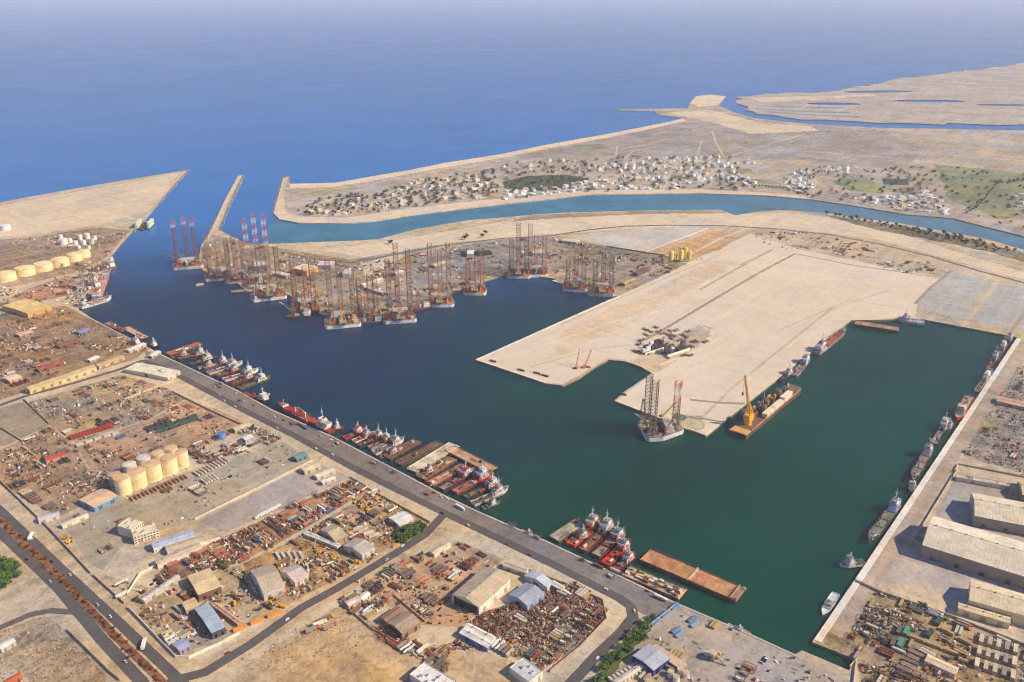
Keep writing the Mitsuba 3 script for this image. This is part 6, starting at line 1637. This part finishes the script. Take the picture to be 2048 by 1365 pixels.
# rows seen in the photograph
row((393, 950), (452, 922), 10, P_TRAIL[:2], 'tank_trailer', 'white tank trailer of the row at the cream tanks end', 'trailer', -1.62, 'white tank trailers at the tank end')
row((408, 966), (430, 956), 5, P_TRAIL[:2], 'tank_trailer', 'white tank trailer of the short front row', 'trailer', -1.62, 'white tank trailers of the short front row')
row((264, 1000), (372, 955), 15, P_TRAIL[2:], 'tank_trailer', 'brown tank trailer of the long row', 'trailer', -1.62, 'brown tank trailers under the cream tanks', (.8, .9, .9))
row((143, 878), (222, 854), 15, [P_CONT[(176, 56, 48)], P_CONT[(176, 56, 48)], P_CONT[(150, 74, 50)]], 'container', 'red container of the long row', 'container', 1.57, 'red containers in the row', (.8, 1.35, 1.5))
row((160, 890), (232, 868), 6, [P_CONT[(214, 206, 194)]], 'container', 'white container in the row beside the red ones', 'container', 0, 'white containers beside the red row', (.75, 1.2, 1))
row((322, 858), (384, 836), 5, [P_CONT[(56, 84, 74)]], 'container', 'dark green container of the block\'s back line', 'container', 0, 'dark green containers', (1.1, 1.3, 1.5))
row((326, 864), (388, 842), 5, [P_CONT[(56, 84, 74)]], 'container', 'dark green container of the block\'s front line', 'container', 0, 'dark green containers of the front line', (1.1, 1.3, 1.4))
row((242, 876), (258, 870), 2, [P_CONT[(70, 96, 130)]], 'container', 'blue container in the orange dirt yard', 'container', 0, 'blue containers in the orange dirt yard', (1, 1.6, 1.2))
row((480, 1259), (548, 1231), 6, [proto_container((232, 150, 66))], 'container', 'bright orange container in the row by the yard road', 'container', 0, 'bright orange container row', (1.1, 1.2, 1.1))
row((1289, 1262), (1348, 1214), 9, [proto_pipes((70, 130, 190), 6)], 'pipe_stack', 'blue pipe rack along the concrete apron wall', 'pipe stack', 0, 'blue pipe racks along the wall')
row((1352, 1262), (1384, 1240), 5, [proto_pipes((80, 120, 180), 6)], 'pipe_stack', 'blue pipe rack free on the concrete apron', 'pipe stack', 0, 'blue pipe racks on the apron')
row((1360, 1270), (1390, 1250), 4, [proto_pipes((120, 150, 190), 6)], 'pipe_stack', 'pale blue pipe rack of the front line', 'pipe stack', 0, 'pale blue pipe racks')
row((1226, 1366), (1280, 1336), 8, [P_CONT[(214, 206, 194)]], 'container', 'white container behind the hedge', 'container', 1.57, 'white containers behind the hedge')
for k in range(5):
    row((1962 + k * 17, 1282 + k * 5), (1953 + k * 18, 1330 + k * 6), 4, [proto_container(((226, 214, 190), (196, 186, 166), (206, 196, 180), (150, 146, 138), (222, 206, 176))[k])], 'container', f'pale container in line {("one", "two", "three", "four", "five")[k]} at the right edge', 'container', 0, f'pale containers right edge, line {k + 1}', (1, 1.5, 1.4))
row((1786, 1288), (1798, 1264), 2, [P_CONT[(110, 104, 98)]], 'container', 'grey white container pair left of the green one', 'container', 0, 'grey container pair', (1, 1.6, 1.4))
row((1800, 1290), (1812, 1266), 2, [proto_container((86, 160, 130))], 'container', 'sea green container in the container yard', 'container', 0, 'sea green containers', (1, 1.7, 1.4))
row((1858, 1270), (1876, 1246), 2, [P_CONT[(56, 84, 74)]], 'container', 'dark green container near the lower tan warehouse', 'container', 0, 'dark green containers right', (1, 1.7, 1.5))
row((1832, 1280), (1900, 1306), 5, [P_CONT[(186, 160, 110)]], 'container', 'ochre container of the slanting row', 'container', 0, 'ochre containers slanting row', (1, 1.3, 1.2))
row((1894, 1266), (1930, 1286), 3, [P_CONT[(186, 160, 110)]], 'container', 'ochre container of the short upper row', 'container', 0, 'ochre containers upper row', (1, 1.3, 1.2))
row((552, 1018), (520, 1034), 4, P_TRUCK[:1], 'truck', 'white truck parked on the lilac grey lot', 'truck', .1, 'white trucks on the lilac lot')
row((556, 1114), (602, 1112), 5, [P_CONT[(214, 206, 194)]], 'container', 'pale container above the pinkish grey shed', 'container', -1.1, 'pale containers above the pinkish shed')
row((716, 1058), (748, 1072), 4, [P_CONT[(214, 206, 194)]], 'container', 'white container in the machinery yard', 'container', 1.2, 'white containers in the machinery yard')
for i, (x, y) in enumerate(((712, 1000), (724, 1015), (736, 1024), (746, 1010), (756, 1000), (762, 1040), (770, 1030), (660, 1110), (670, 1118), (650, 1124), (640, 1106), (712, 1126), (630, 1096))):
    p = G(x, y)
    n_, pr = (('crawler_crane', P_CRANE), ('excavator', P_EXC), ('wheel_loader', P_LOAD))[i % 3]
    put(n_, pr, f'yellow {n_.replace("_", " ")} in the machinery yard', n_.replace('_', ' '), p[0], p[1], i * 1.7, (1.3, 1.3, 1.1) if n_ != 'crawler_crane' else (.7, .7, .5), f'yellow {n_.replace("_", " ")}s in the machinery yard')
for i, (x, y, pr, l) in enumerate(((128, 1078, P_EXC, 'orange excavator by the left roadside wall'), (138, 1086, P_LOAD, 'orange loader by the left roadside wall'), (470, 1210, P_LOAD, 'yellow loader in front of the tan hall'), (565, 1215, P_EXC, 'yellow excavator by the road between the yards'), (548, 1200, P_LOAD, 'yellow loader by the white end of the grey tan warehouse'))):
    p = G(x, y)
    put('excavator' if pr is P_EXC else 'wheel_loader', pr, l, 'machine', p[0], p[1], i, (1.3, 1.3, 1.3))
for i, (x, y, k, l) in enumerate(((625, 1262, 1, 'orange truck at the road edge of the bare sand lot'), (640, 1250, 0, 'white truck at the road edge of the bare sand lot'), (654, 1240, 4, 'truck with a yellow cab at the road edge of the bare sand lot'), (660, 1256, 1, 'orange truck parked behind the road edge trucks'), (288, 1292, 0, 'white truck on the dual carriageway near the bottom'), (1430, 1316, 4, 'large yellow machine truck alone on the concrete apron'), (62, 1076, 0, 'white truck driving on the east carriageway'))):
    p = G(x, y)
    put('truck', P_TRUCK[k], l, 'truck', p[0], p[1], QB + .9 if 'carriageway' in l else QB - .2, (1, 1.15, 1.2))
# a beige hopper plant on the apron
p = G(1424, 1318)
t = Thing('hopper_plant', 'beige hopper plant standing alone on the concrete apron', 'hopper', p[0], p[1], 0, QA)
t.part('hopper', MB((206, 190, 160), 6).box(0, 0, 4, 5, 5, 4, taper=1.25).box(0, 0, 2.4, 2, 2, 1.6, taper=2))
m = MB((190, 176, 150), 5)
for a_ in (-1, 1):
    for b_ in (-1, 1):
        m.bar((a_ * 2.2, b_ * 2.2, 0), (a_ * 2.2, b_ * 2.2, 4.5), .35)
t.part('leg', m)
t.part('conveyor', MB((180, 166, 140), 6).bar((2, 0, 7), (14, 0, .5), 1.1).bar((8, 0, 3.6), (8, 0, 0), .3))
t.part('cabin', MB((214, 206, 190), 4).box(-6, 1, 0, 4, 3, 3, bevel=.15))

NW, BY, OD, BR, TL, RS, MY, TS, OP, RY, AP, CY, GL, RG = ([(-60, 650), (0, 640), (130, 620), (180, 645), (298, 704), (255, 722), (185, 722), (40, 772), (-60, 810)], [(60, 808), (240, 752), (330, 777), (370, 798), (300, 838), (150, 884), (100, 848)], [(150, 890), (300, 842), (376, 802), (440, 824), (500, 854), (440, 880), (270, 946), (182, 938)],
    [(-60, 955), (25, 892), (98, 855), (148, 892), (178, 944), (255, 945), (180, 1000), (118, 1030), (40, 988)], [(124, 1044), (180, 1012), (300, 985), (440, 940), (565, 888), (622, 918), (500, 982), (400, 1032), (250, 1083), (206, 1140)], [(300, 1172), (330, 1132), (440, 1082), (560, 1026), (702, 962), (736, 978), (640, 1038), (560, 1083), (480, 1124), (400, 1150)],
    [(490, 1128), (570, 1090), (650, 1044), (745, 986), (855, 1048), (800, 1088), (700, 1146), (560, 1214), (512, 1180)], [(210, 1152), (300, 1178), (400, 1154), (480, 1132), (512, 1184), (552, 1220), (470, 1264), (352, 1308), (266, 1220)], [(716, 1166), (800, 1124), (925, 1088), (1005, 1120), (960, 1148), (900, 1198), (958, 1224), (920, 1252), (830, 1248), (764, 1200)],
    [(900, 1300), (930, 1258), (962, 1230), (1100, 1182), (1150, 1164), (1202, 1202), (1206, 1240), (1156, 1290), (1084, 1338), (1000, 1300)], [(1300, 1264), (1351, 1214), (1498, 1274), (1596, 1318), (1680, 1368), (1240, 1400)], [(1662, 1248), (1722, 1176), (1860, 1224), (2060, 1300), (2060, 1380), (1740, 1380), (1712, 1320), (1660, 1296)], [(1910, 880), (1968, 794), (2022, 724), (2060, 710), (2060, 956), (1930, 912)], [(410, 536), (404, 500), (425, 472), (470, 484), (560, 503), (700, 530), (900, 494), (1100, 474), (1215, 496), (1330, 516), (1370, 532), (1240, 586), (1188, 588), (1108, 553), (1020, 543), (965, 558), (850, 596), (755, 630), (690, 634), (640, 622), (575, 583), (497, 578), (470, 557)])
RUSTY = [(108, 88, 74), (132, 98, 78), (86, 76, 70), (156, 128, 104), (66, 60, 58), (190, 166, 142), (226, 220, 210), (56, 52, 52), (140, 84, 66), (206, 190, 168), (240, 236, 228)]
PALE = [(214, 208, 198), (240, 236, 228), (150, 140, 128), (110, 92, 80), (176, 160, 140), (80, 70, 64), (190, 120, 84), (140, 150, 150)]
for i, (px, n, w, cols, kw) in enumerate(((NW, 620, 'in the brown north west scrap yard', RUSTY, dict(cont=26, pipe=16, beam=14, skid=22, truck=8, car=5)), (BY, 420, 'in the littered beige yard', PALE + RUSTY[:3], dict(cont=14, pipe=10, beam=12, skid=18, truck=4, car=4)),
                                         (OD, 160, 'in the orange dirt yard', RUSTY, dict(cont=8, pipe=12, beam=10, skid=8, truck=3, car=3)), (BR, 330, 'in the brown littered yard left of the tanks', RUSTY, dict(cont=14, pipe=14, beam=14, skid=12, truck=3, car=4, bush=4)),
                                         (TL, 70, 'on the grey beige trailer lot', PALE, dict(cont=6, beam=2, truck=6, car=8, skid=3)), (RS, 560, 'in the rust stained strip yard', RUSTY + [(170, 104, 66)], dict(cont=20, pipe=22, beam=18, skid=24, truck=6, car=5)),
                                         (MY, 430, 'in the machinery yard', RUSTY + PALE[:3] + [(220, 170, 60)], dict(cont=14, pipe=10, beam=10, skid=20, truck=8, car=8, exc=5)), (TS, 150, 'in the tan shed yard', PALE, dict(cont=8, beam=4, skid=6, truck=6, car=14, bush=10)),
                                         (OP, 130, 'in the orange pipe yard', RUSTY, dict(cont=5, pipe=16, beam=8, skid=8, truck=4, car=6, bush=5)), (RY, 900, 'in the rubble yard at the road bend', [(120, 92, 72), (150, 116, 92), (90, 72, 62), (196, 176, 150), (70, 58, 52), (150, 80, 60), (176, 146, 116)], dict(cont=14, pipe=10, beam=16, skid=34, truck=8, car=8, bush=8)),
                                         (AP, 60, 'on the concrete apron', PALE, dict(cont=6, skid=3, car=10, truck=3)), (CY, 520, 'in the container yard right of the slip', PALE + RUSTY[:4] + [(90, 96, 70)], dict(cont=18, pipe=8, beam=8, skid=22, truck=6, car=8, bush=12)),
                                         (GL, 260, 'in the grey gravel lot', PALE[2:] + [(120, 110, 100)], dict(cont=6, skid=8, car=4, bush=8)))):
    fill(px, 300 + i, w, **kw)
    heaps('scrap_heap', px, n, cols, f'loose scrap, plates and bars lying {w}', 500 + i, 1.0, 1.5)
fill([(372, 900), (440, 872), (505, 853), (566, 880), (520, 900), (470, 915), (400, 930)], 349, 'beside the trailers at the tank end', cont=8, skid=22, pipe=4, truck=4, bush=6, gap=6)
heaps('scrap_heap', [(372, 900), (440, 872), (505, 853), (566, 880), (520, 900), (400, 930)], 150, PALE + [(60, 60, 66), (70, 70, 80)], 'dark and white gear beside the trailers at the tank end', 549, 1.3, 2.0)
tank((443, 876), 16, 7, (96, 140, 206), 'small sky blue tank in the orange dirt yard corner')
fill([(682, 1198), (740, 1176), (782, 1192), (745, 1238), (704, 1226)], 347, 'at the west corner of the orange pipe yard', cont=4, skid=8, pipe=3, truck=3, gap=6)
heaps('scrap_heap', [(682, 1198), (740, 1176), (782, 1192), (745, 1238), (704, 1226)], 90, PALE + RUSTY, 'loose gear at the west corner of the orange pipe yard', 547, 1.0, 1.4)
fill([(745, 1268), (800, 1300), (890, 1345), (900, 1305), (845, 1292), (775, 1252)], 348, 'below the brown grey warehouse', cont=6, skid=10, pipe=5, truck=4, car=4, bush=3, gap=6)
heaps('scrap_heap', [(745, 1268), (800, 1300), (890, 1345), (900, 1305), (845, 1292), (775, 1252)], 150, PALE + RUSTY, 'loose gear below the brown grey warehouse', 548, 1.0, 1.4)
fill(RG, 350, 'in the rig yard across the water', cont=34, pipe=20, beam=14, skid=44, truck=6, gap=13)
heaps('scrap_heap', RG, 1100, PALE + RUSTY, 'loose steel, crates and pipes all over the rig yard', 560, 1.9, 2.2)
WL = [(-60, 560), (60, 585), (150, 530), (210, 520), (190, 575), (150, 605), (60, 622), (-60, 640)]
fill(WL, 360, 'in the yard below the far left tanks', cont=20, pipe=8, skid=24, truck=6, gap=12)
heaps('scrap_heap', WL, 420, PALE + RUSTY + [(190, 100, 70), (60, 90, 80)], 'loose things below the far left tanks', 561, 1.5, 1.3)
heaps('scrap_heap', [(0, 484), (200, 460), (258, 464), (236, 488), (215, 515), (180, 505), (60, 500)], 200, PALE + RUSTY, 'loose things above the far left tanks', 562, 1.5, 1.3)
fill([(0, 480), (200, 458), (258, 464), (236, 488), (215, 515), (180, 505), (60, 500)], 361, 'on the ground above the far left tanks', cont=8, skid=14, truck=4, gap=12)
for i, (px, n, l) in enumerate((([(1500, 468), (1600, 464), (1680, 480), (1620, 500), (1540, 496)], 90, 'far lots behind the sand pier'), ([(1640, 500), (1700, 478), (1780, 505), (1720, 522)], 70, 'far lots by the creek bank road'), ([(1740, 528), (1860, 520), (1880, 550), (1800, 546)], 70, 'far lots above the levelled grey ground'))):
    fill(px, 370 + i, f'in the {l}', cont=9, skid=12, beam=5, truck=2, gap=11)
    heaps('scrap_heap', px, n, RUSTY + PALE, f'loose things in the {l}', 570 + i, 1.5, 1.2)
rubble('rubble', RY, 2600, [(150, 120, 96), (120, 96, 78), (186, 160, 132), (96, 78, 66)], 'broken stone strewn over the rubble yard', 600, .8)
rubble('rubble', [(-40, 1290), (0, 1264), (88, 1234), (134, 1262), (216, 1344), (190, 1380), (-40, 1380)], 700, [(196, 172, 140), (150, 124, 98), (120, 98, 80)], 'broken stone in the lower left corner lot', 601, .7)
rubble('rubble', [(480, 1320), (620, 1240), (690, 1210), (760, 1260), (720, 1300), (560, 1350)], 500, [(176, 148, 116), (140, 112, 88), (206, 186, 160)], 'scattered stones on the bare tan lot', 602, .6)
rubble('rubble', [(1910, 880), (1968, 794), (2022, 724), (2060, 710), (2060, 956), (1930, 912)], 900, [(150, 142, 132), (120, 112, 104), (190, 180, 168)], 'stones on the grey gravel lot', 603, .9)
# armour stone along the breakwaters and the open shore
for i, px in enumerate(([(420, 462), (452, 400), (478, 350), (486, 350), (462, 402), (436, 462)], [(547, 428), (566, 356), (576, 352), (572, 372), (562, 424)], [(376, 340), (262, 467), (256, 462), (366, 343)])):
    rng = random.Random(700 + i)
    p = LineString(GP(px + px[:1])).buffer(5)
    m = MB((168, 154, 138), 5)
    x0_, y0_, x1_, y1_ = p.bounds
    k = 0
    pp = prep(p)
    while k < 700:
        x, y = rng.uniform(x0_, x1_), rng.uniform(y0_, y1_)
        if pp.contains(Point(x, y)):
            m.box(x, y, WZ - 1, rng.uniform(1.6, 3.4), rng.uniform(1.5, 3), rng.uniform(1.8, 4.4), rng.uniform(0, 3), jit((168, 154, 138), rng, 24), taper=.75)
            k += 1
    key = numbered('armour_stone')
    scene[key] = m.ply()
    info(key, 'armour stones along a breakwater', 'rocks', kind='stuff')
labels['armour_stone']['label'], labels['armour_stone_001']['label'], labels['armour_stone_002']['label'] = 'armour stones of the thin straight mole', 'armour stones at the headland of the town', 'armour stones on the channel side of the spit'

# cars on roads and quay
rng = random.Random(42)
for px, n, off, w in ((QROAD, 15, 2.4, 'on the near quay road'), ([(881, 1040), (793, 1106), (676, 1176), (603, 1216), (500, 1290), (346, 1362)][:6], 4, 2.2, 'on the road between the near yards'), ([(0, 1021), (120, 1136), (240, 1248), (352, 1355)], 5, 1.5, 'on the east carriageway'), ([(0, 1065), (117, 1176), (205, 1281), (281, 1362)], 3, 1.5, 'on the west carriageway')):
    ln = LineString(GP(px))
    drive = []
    for k in range(n):
        s = rng.uniform(0, ln.length - 3)
        a, b = ln.interpolate(s), ln.interpolate(s + 2)
        r, sd = ang((a.x, a.y), (b.x, b.y)), rng.choice([-1, 1])
        q = rng.randrange(5)
        drive.append((s, put('car', P_CAR[q], '', 'car', a.x - math.sin(r) * off * sd, a.y + math.cos(r) * off * sd, r + (math.pi if sd > 0 else 0), group=f'cars {w}', z=.16).key, C_CAR[q]))
    seen = {}
    for _, key, c in sorted(drive):
        seen[c] = seen.get(c, 0) + 1
        labels[key]['label'] = f'{ORD[seen[c]]} {c} car {w}, counted from the far left end'
ln = LineString(GP([(400, 752), (560, 838), (700, 902), (860, 985), (1000, 1048), (1120, 1102), (1240, 1160), (1320, 1200)]))
for k in range(34):
    a = ln.interpolate(rng.uniform(0, ln.length))
    x, y, r = a.x + rng.gauss(0, 5), a.y + rng.gauss(0, 5), QA + rng.gauss(0, .3)
    kind = rng.choice(['car', 'car', 'truck', 'container', 'steel_module'])
    if kind == 'car':
        q = rng.randrange(5)
        put('car', P_CAR[q], '', 'car', x, y, r, group='cars on the near quay apron', z=.1, auto=f'{C_CAR[q]} quay car')
    elif kind == 'truck':
        q = rng.randrange(5)
        put('truck', P_TRUCK[q], '', 'truck', x, y, r, group='trucks on the near quay apron', z=.1, auto=f'{C_TRUCK[q]} quay truck')
    elif kind == 'container':
        c = rng.choice(MUTED)
        put('container', P_CONT[c], '', 'container', x, y, r, group='containers on the near quay apron', z=.1, auto=f'{colour_word(c)} quay container')
    else:
        q = rng.randrange(9)
        put('steel_module', P_SKID[q], '', 'machine', x, y, r, group='modules on the near quay apron', z=.1, auto=f'{colour_word(C_SKID[q])} quay module')
for px, n in (([(476, 781), (666, 873), (886, 989), (1093, 1082), (1351, 1205)], 60), ([(1709, 1160), (1840, 965), (2034, 677)], 40)):
    ln = LineString(GP(px))
    for k in range(n):
        a = ln.interpolate((k + .5) / n, normalized=True)
        single('bollard', MB((62, 58, 54), 4).ring(0, 0, [(.35, 0), (.3, .5), (.5, .6), (.45, .8)], 8) if k == 0 else bol, f'iron bollard on the {"near" if n == 60 else "right"} quay edge', 'bollard', a.x, a.y, .5, group=f'bollards of the {"near" if n == 60 else "right"} quay') if k else None
        bol = MB((62, 58, 54), 4).ring(0, 0, [(.35, 0), (.3, .5), (.5, .6), (.45, .8)], 8).ply() if k == 0 else bol

# ================================================================ PLANTS
T_G = [proto_tree(i, c) for i, c in enumerate(((84, 116, 52), (70, 100, 46), (104, 128, 62)))]
T_FAR = [proto_tree(10 + i, c, 7, 3.4, 90, 1.1) for i, c in enumerate(((68, 76, 58), (60, 70, 54), (82, 86, 68)))]
for i, (x, y, s) in enumerate(((14, 1146, 2.2), (30, 1140, 1.7), (2, 1166, 2.1), (22, 1166, 1.6), (-8, 1150, 1.9), (6, 1130, 1.6), (36, 1156, 1.3), (10, 1156, 2.3), (20, 1136, 2.0), (-4, 1138, 2.2), (26, 1154, 1.8), (-2, 1178, 1.8), (12, 1176, 1.7))):
    p = G(x, y)
    put('tree', T_G[i % 3], 'large green tree in the clump at the left edge', 'tree', p[0], p[1], i, (s, s, s), 'green trees at the left edge')
ln = LineString(GP([(1306, 1238), (1262, 1282), (1226, 1320), (1190, 1362)]))
for k in range(46):
    a = ln.interpolate((k + rng.uniform(.2, .8)) / 46, normalized=True)
    s = rng.uniform(.85, 1.25)
    put('tree', T_G[k % 3], 'green tree in the dense row beside the road bend', 'tree', a.x + rng.gauss(0, 3.2), a.y + rng.gauss(0, 2.6), k, (s, s, s * .75), 'green trees beside the road bend')
gp_ = Polygon(GP([(784, 1078), (800, 1062), (838, 1047), (856, 1057), (838, 1070), (800, 1088)]))
gx0, gy0, gx1, gy1 = gp_.bounds
for k, (x, y) in enumerate([q for q in ((rng.uniform(gx0, gx1), rng.uniform(gy0, gy1)) for _ in range(150)) if gp_.contains(Point(*q))][:34]):
    s = rng.uniform(.6, 1.0)
    put('tree', T_G[k % 3], 'bright green tree in the corner garden at the road junction', 'tree', x, y, k, (s * 1.2, s * 1.2, s), 'green trees at the road junction')
for k, (x, y) in enumerate(((436, 1134), (446, 1128), (452, 1140), (276, 1202), (844, 1112), (770, 1146), (780, 1138), (762, 1150), (1840, 1212), (1850, 1216), (500, 895), (812, 1086), (520, 1222), (540, 1214))):
    p = G(x, y)
    put('tree', T_G[k % 3], 'single green tree standing between the near yards', 'tree', p[0], p[1], k, (.8, .8, .8), 'single green trees between the yards')
P_RED = [proto_bush(20 + i, c, 1.6, 80, .5) for i, c in enumerate(((128, 66, 42), (150, 84, 50), (96, 58, 42), (88, 80, 48)))]
ln = LineString(GP([(-20, 1022), (0, 1041), (120, 1155), (164, 1203), (225, 1268), (318, 1358), (350, 1398)]))
for k in range(110):
    a = ln.interpolate((k + rng.uniform(0, 1)) / 110, normalized=True)
    s = rng.uniform(.7, 1.35)
    put('median_bush', rng.choice(P_RED), 'rust red bush in the planted median of the dual carriageway', 'bush', a.x + rng.gauss(0, 1.8), a.y + rng.gauss(0, 1.8), k, (s, s, s * .8), 'rust red bushes in the median', .15)

# ================================================================ THE TOWN
HOUSEC = [((226, 216, 200), (216, 208, 194)), ((246, 244, 240), (238, 236, 232)), ((200, 184, 162), (186, 172, 154)), ((176, 166, 156), (160, 152, 144)), ((214, 200, 168), (200, 190, 166)), ((168, 150, 134), (150, 138, 126)), ((226, 230, 230), (216, 222, 224))]
P_HOUSE = [proto_house(i, *HOUSEC[i % len(HOUSEC)]) for i in range(14)]
town = []
HOUSEN = ('pale', 'bright white', 'beige', 'grey beige', 'cream', 'tan', 'bluish white')
for j, (px, n, w) in enumerate((([(600, 420), (640, 405), (740, 398), (830, 392), (840, 412), (760, 424), (680, 432), (610, 430)], 36, 'on the headland end of the town'), ([(740, 390), (850, 355), (960, 350), (1000, 372), (960, 398), (850, 404)], 60, 'in the middle of the town'), ([(1000, 330), (1100, 322), (1200, 326), (1200, 346), (1100, 346), (1020, 352)], 40, 'at the seaward side of the town'),
                              ([(1010, 384), (1100, 376), (1180, 362), (1200, 378), (1100, 390), (1010, 400)], 30, 'below the dark grove'), ([(1195, 330), (1300, 316), (1440, 314), (1450, 350), (1380, 378), (1200, 380)], 110, 'in the dense eastern town'), ([(1440, 330), (1500, 322), (1510, 330), (1460, 334), (1520, 372), (1460, 380)], 22, 'in the rows east of the dense town'),
                              ([(1580, 350), (1625, 342), (1630, 380), (1600, 390), (1560, 372)], 34, 'in the small eastern quarter'), ([(1640, 335), (1720, 338), (1700, 346), (1650, 344)], 12, 'along the track north of the green field'), ([(1700, 396), (1820, 392), (1860, 380), (1900, 430), (1800, 422)], 44, 'on the creek shore far right'), ([(2000, 380), (2100, 390), (2060, 440)], 8, 'beyond the far right field'))):
    for k, (x, y) in enumerate(spots(px, int(n * 1.35), random.Random(900 + j), 12)):
        town.append((y, x, ((2, 3, 5, 9, 4, 12, 10, 0, 2, 13)[k % 10] if j in (0, 1, 2) else (k * 5 + j) % 14 if k % 3 == 0 else (1, 8, 6, 13, 1)[k % 5]), .35 + (k % 3) * .5 + rng.gauss(0, .1), w))
town.sort()
m = MB()
for k, (y, x, q, r, w) in enumerate(town):
    if k < 290:
        put('house', P_HOUSE[q], f'{HOUSEN[q % 7]} flat roofed house {w}', 'house', x, y, r, (1.0, 1.0, .95), f'pale houses {w}')
    else:
        c, d = HOUSEC[q % 7]
        m.box(x, y, -.5, 11 + q % 4 * 2, 9 + q % 3 * 2, 4.0 + q % 2 * 3, r, c, top=d).box(x + 2, y + 1, 5 + q % 2 * 3, 5, 4, 2.6, r, c)
scene['far_houses'] = m.ply()
info('far_houses', 'far pale houses at the seaward and eastern rim of the town', 'houses', kind='stuff')
wood = []
for j, (px, n, w) in enumerate((([(590, 432), (640, 398), (760, 384), (840, 360), (990, 340), (1000, 390), (850, 412), (700, 430)], 120, 'between the western town houses'), ([(1000, 400), (1000, 330), (1200, 318), (1450, 312), (1500, 330), (1520, 380), (1200, 384)], 130, 'between the eastern town houses'), ([(1540, 384), (1600, 340), (1850, 336), (1900, 432), (1700, 408)], 80, 'around the far right fields'), ([(1640, 428), (1729, 441), (1900, 470), (2040, 505), (1980, 504), (1800, 462)], 60, 'in the creek bank marsh'), ([(760, 488), (900, 470), (1100, 452), (1000, 476), (860, 494)], 4, 'on the sand bank above the rig yard'), ([(1850, 330), (2060, 350), (2060, 460), (1960, 450)], 40, 'on the far right farmland'))):
    for k, (x, y) in enumerate(spots(px, int(n * 1.25), random.Random(950 + j), 8)):
        wood.append((y, x, w))
wood.sort()
m = MB()
for k, (y, x, w) in enumerate(wood):
    s = rng.uniform(.9, 1.6)
    if k < 130:
        put('tree', T_FAR[k % 3], f'dark green tree {w}', 'tree', x, y, k, (s * 1.15, s * 1.15, s), f'trees {w}')
    else:
        for q in range(46):
            d = np.array([rng.gauss(0, 2.2), rng.gauss(0, 2.2), rng.uniform(1.5, 7)]) * s + [x, y, 0]
            u = np.array([rng.gauss(0, 1), rng.gauss(0, 1), rng.gauss(0, .5)]) * 1.5
            v = np.array([-u[1], u[0], rng.gauss(0, 1)])
            m.add([d - u, d + v * .7, d + u, d - v * .7], [(0, 1, 2), (0, 2, 3)], jit((70, 78, 60), rng, 14))
        m.bar((x, y, -.2), (x, y, 4 * s), .6, (84, 66, 50), 4)
scene['town_trees'] = m.ply('leaves')
info('town_trees', 'dark trees standing densely among the town houses', 'trees', kind='stuff')
# the grove: too dense to count
m = MB((70, 84, 60), 0)
rng = random.Random(5)
for x, y in spots([(1006, 366), (1060, 354), (1130, 352), (1176, 359), (1150, 374), (1080, 380), (1014, 377)], 700, rng, 5):
    for q in range(12):
        d = np.array([rng.gauss(0, 1.6), rng.gauss(0, 1.6), rng.uniform(1, 6)])
        u = np.array([rng.gauss(0, 1), rng.gauss(0, 1), rng.gauss(0, .5)])
        w = np.array([-u[1], u[0], rng.gauss(0, .6)])
        m.add([np.array([x, y, 0]) + d - u, np.array([x, y, 0]) + d + w * .7, np.array([x, y, 0]) + d + u, np.array([x, y, 0]) + d - w * .7], [(0, 1, 2), (0, 2, 3)], jit((70, 84, 60), rng, 12))
scene['palm_grove'] = m.ply('leaves')
info('palm_grove', 'dark green palm grove filling the middle of the town', 'grove', kind='stuff')
# tree lines of the far right farmland
for i, px in enumerate(([(1720, 342), (1800, 348), (1870, 353), (2010, 368)], [(1990, 372), (1960, 410), (1930, 430)], [(1500, 372), (1560, 378), (1612, 382)])):
    ln = LineString(GP(px))
    for k in range(16):
        a = ln.interpolate((k + .5) / 16, normalized=True)
        put('tree', T_FAR[k % 3], f'dark tree in the straight line {("above the green field", "across the far right farmland", "on the shore east of the dense town")[i]}', 'tree', a.x, a.y, k, (1.2, 1.2, 1), f'tree line {("above the green field", "across the farmland", "on the shore")[i]}')

# ================================================================ LABELS of the loose things: colour, kind, and rank beside the nearest landmark
import re
cut = re.compile(r',| with | in | at | beside | by | of | above | below | along | joined| left | right | behind| standing| between| continuing| next | cut | near | among | from | across | farthest| again|, ')
short = {}
for l, x, y in landmarks:
    short.setdefault(re.sub(r'^(the|a) ', '', cut.split(l)[0].strip()), []).append((x, y))
marks = [(k, *v[0]) for k, v in short.items() if len(v) == 1 and 2 <= len(k.split()) <= 6]
marks += [('peach roofed shed', 0, 0)] if False else []
bins = {}
for key, what, x, y in pending:
    n_, mx, my = min(marks, key=lambda m: math.hypot(m[1] - x, m[2] - y))
    a, b = PX((x, y)), PX((mx, my))
    dx, dy = a[0] - b[0], (a[1] - b[1]) * 1.6
    side = ('right of' if dx > 0 else 'left of') if abs(dx) > abs(dy) else ('in front of' if dy > 0 else 'behind')
    bins.setdefault((what, side, n_), []).append((math.hypot(mx - x, my - y), key))
for (what, side, n_), v in bins.items():
    for k, (_, key) in enumerate(sorted(v)):
        rank = '' if len(v) == 1 else 'nearest ' if k == 0 else f'{ORD[k + 1]} nearest '
        labels[key]['label'] = f'{rank}{what} {side} the {n_}'
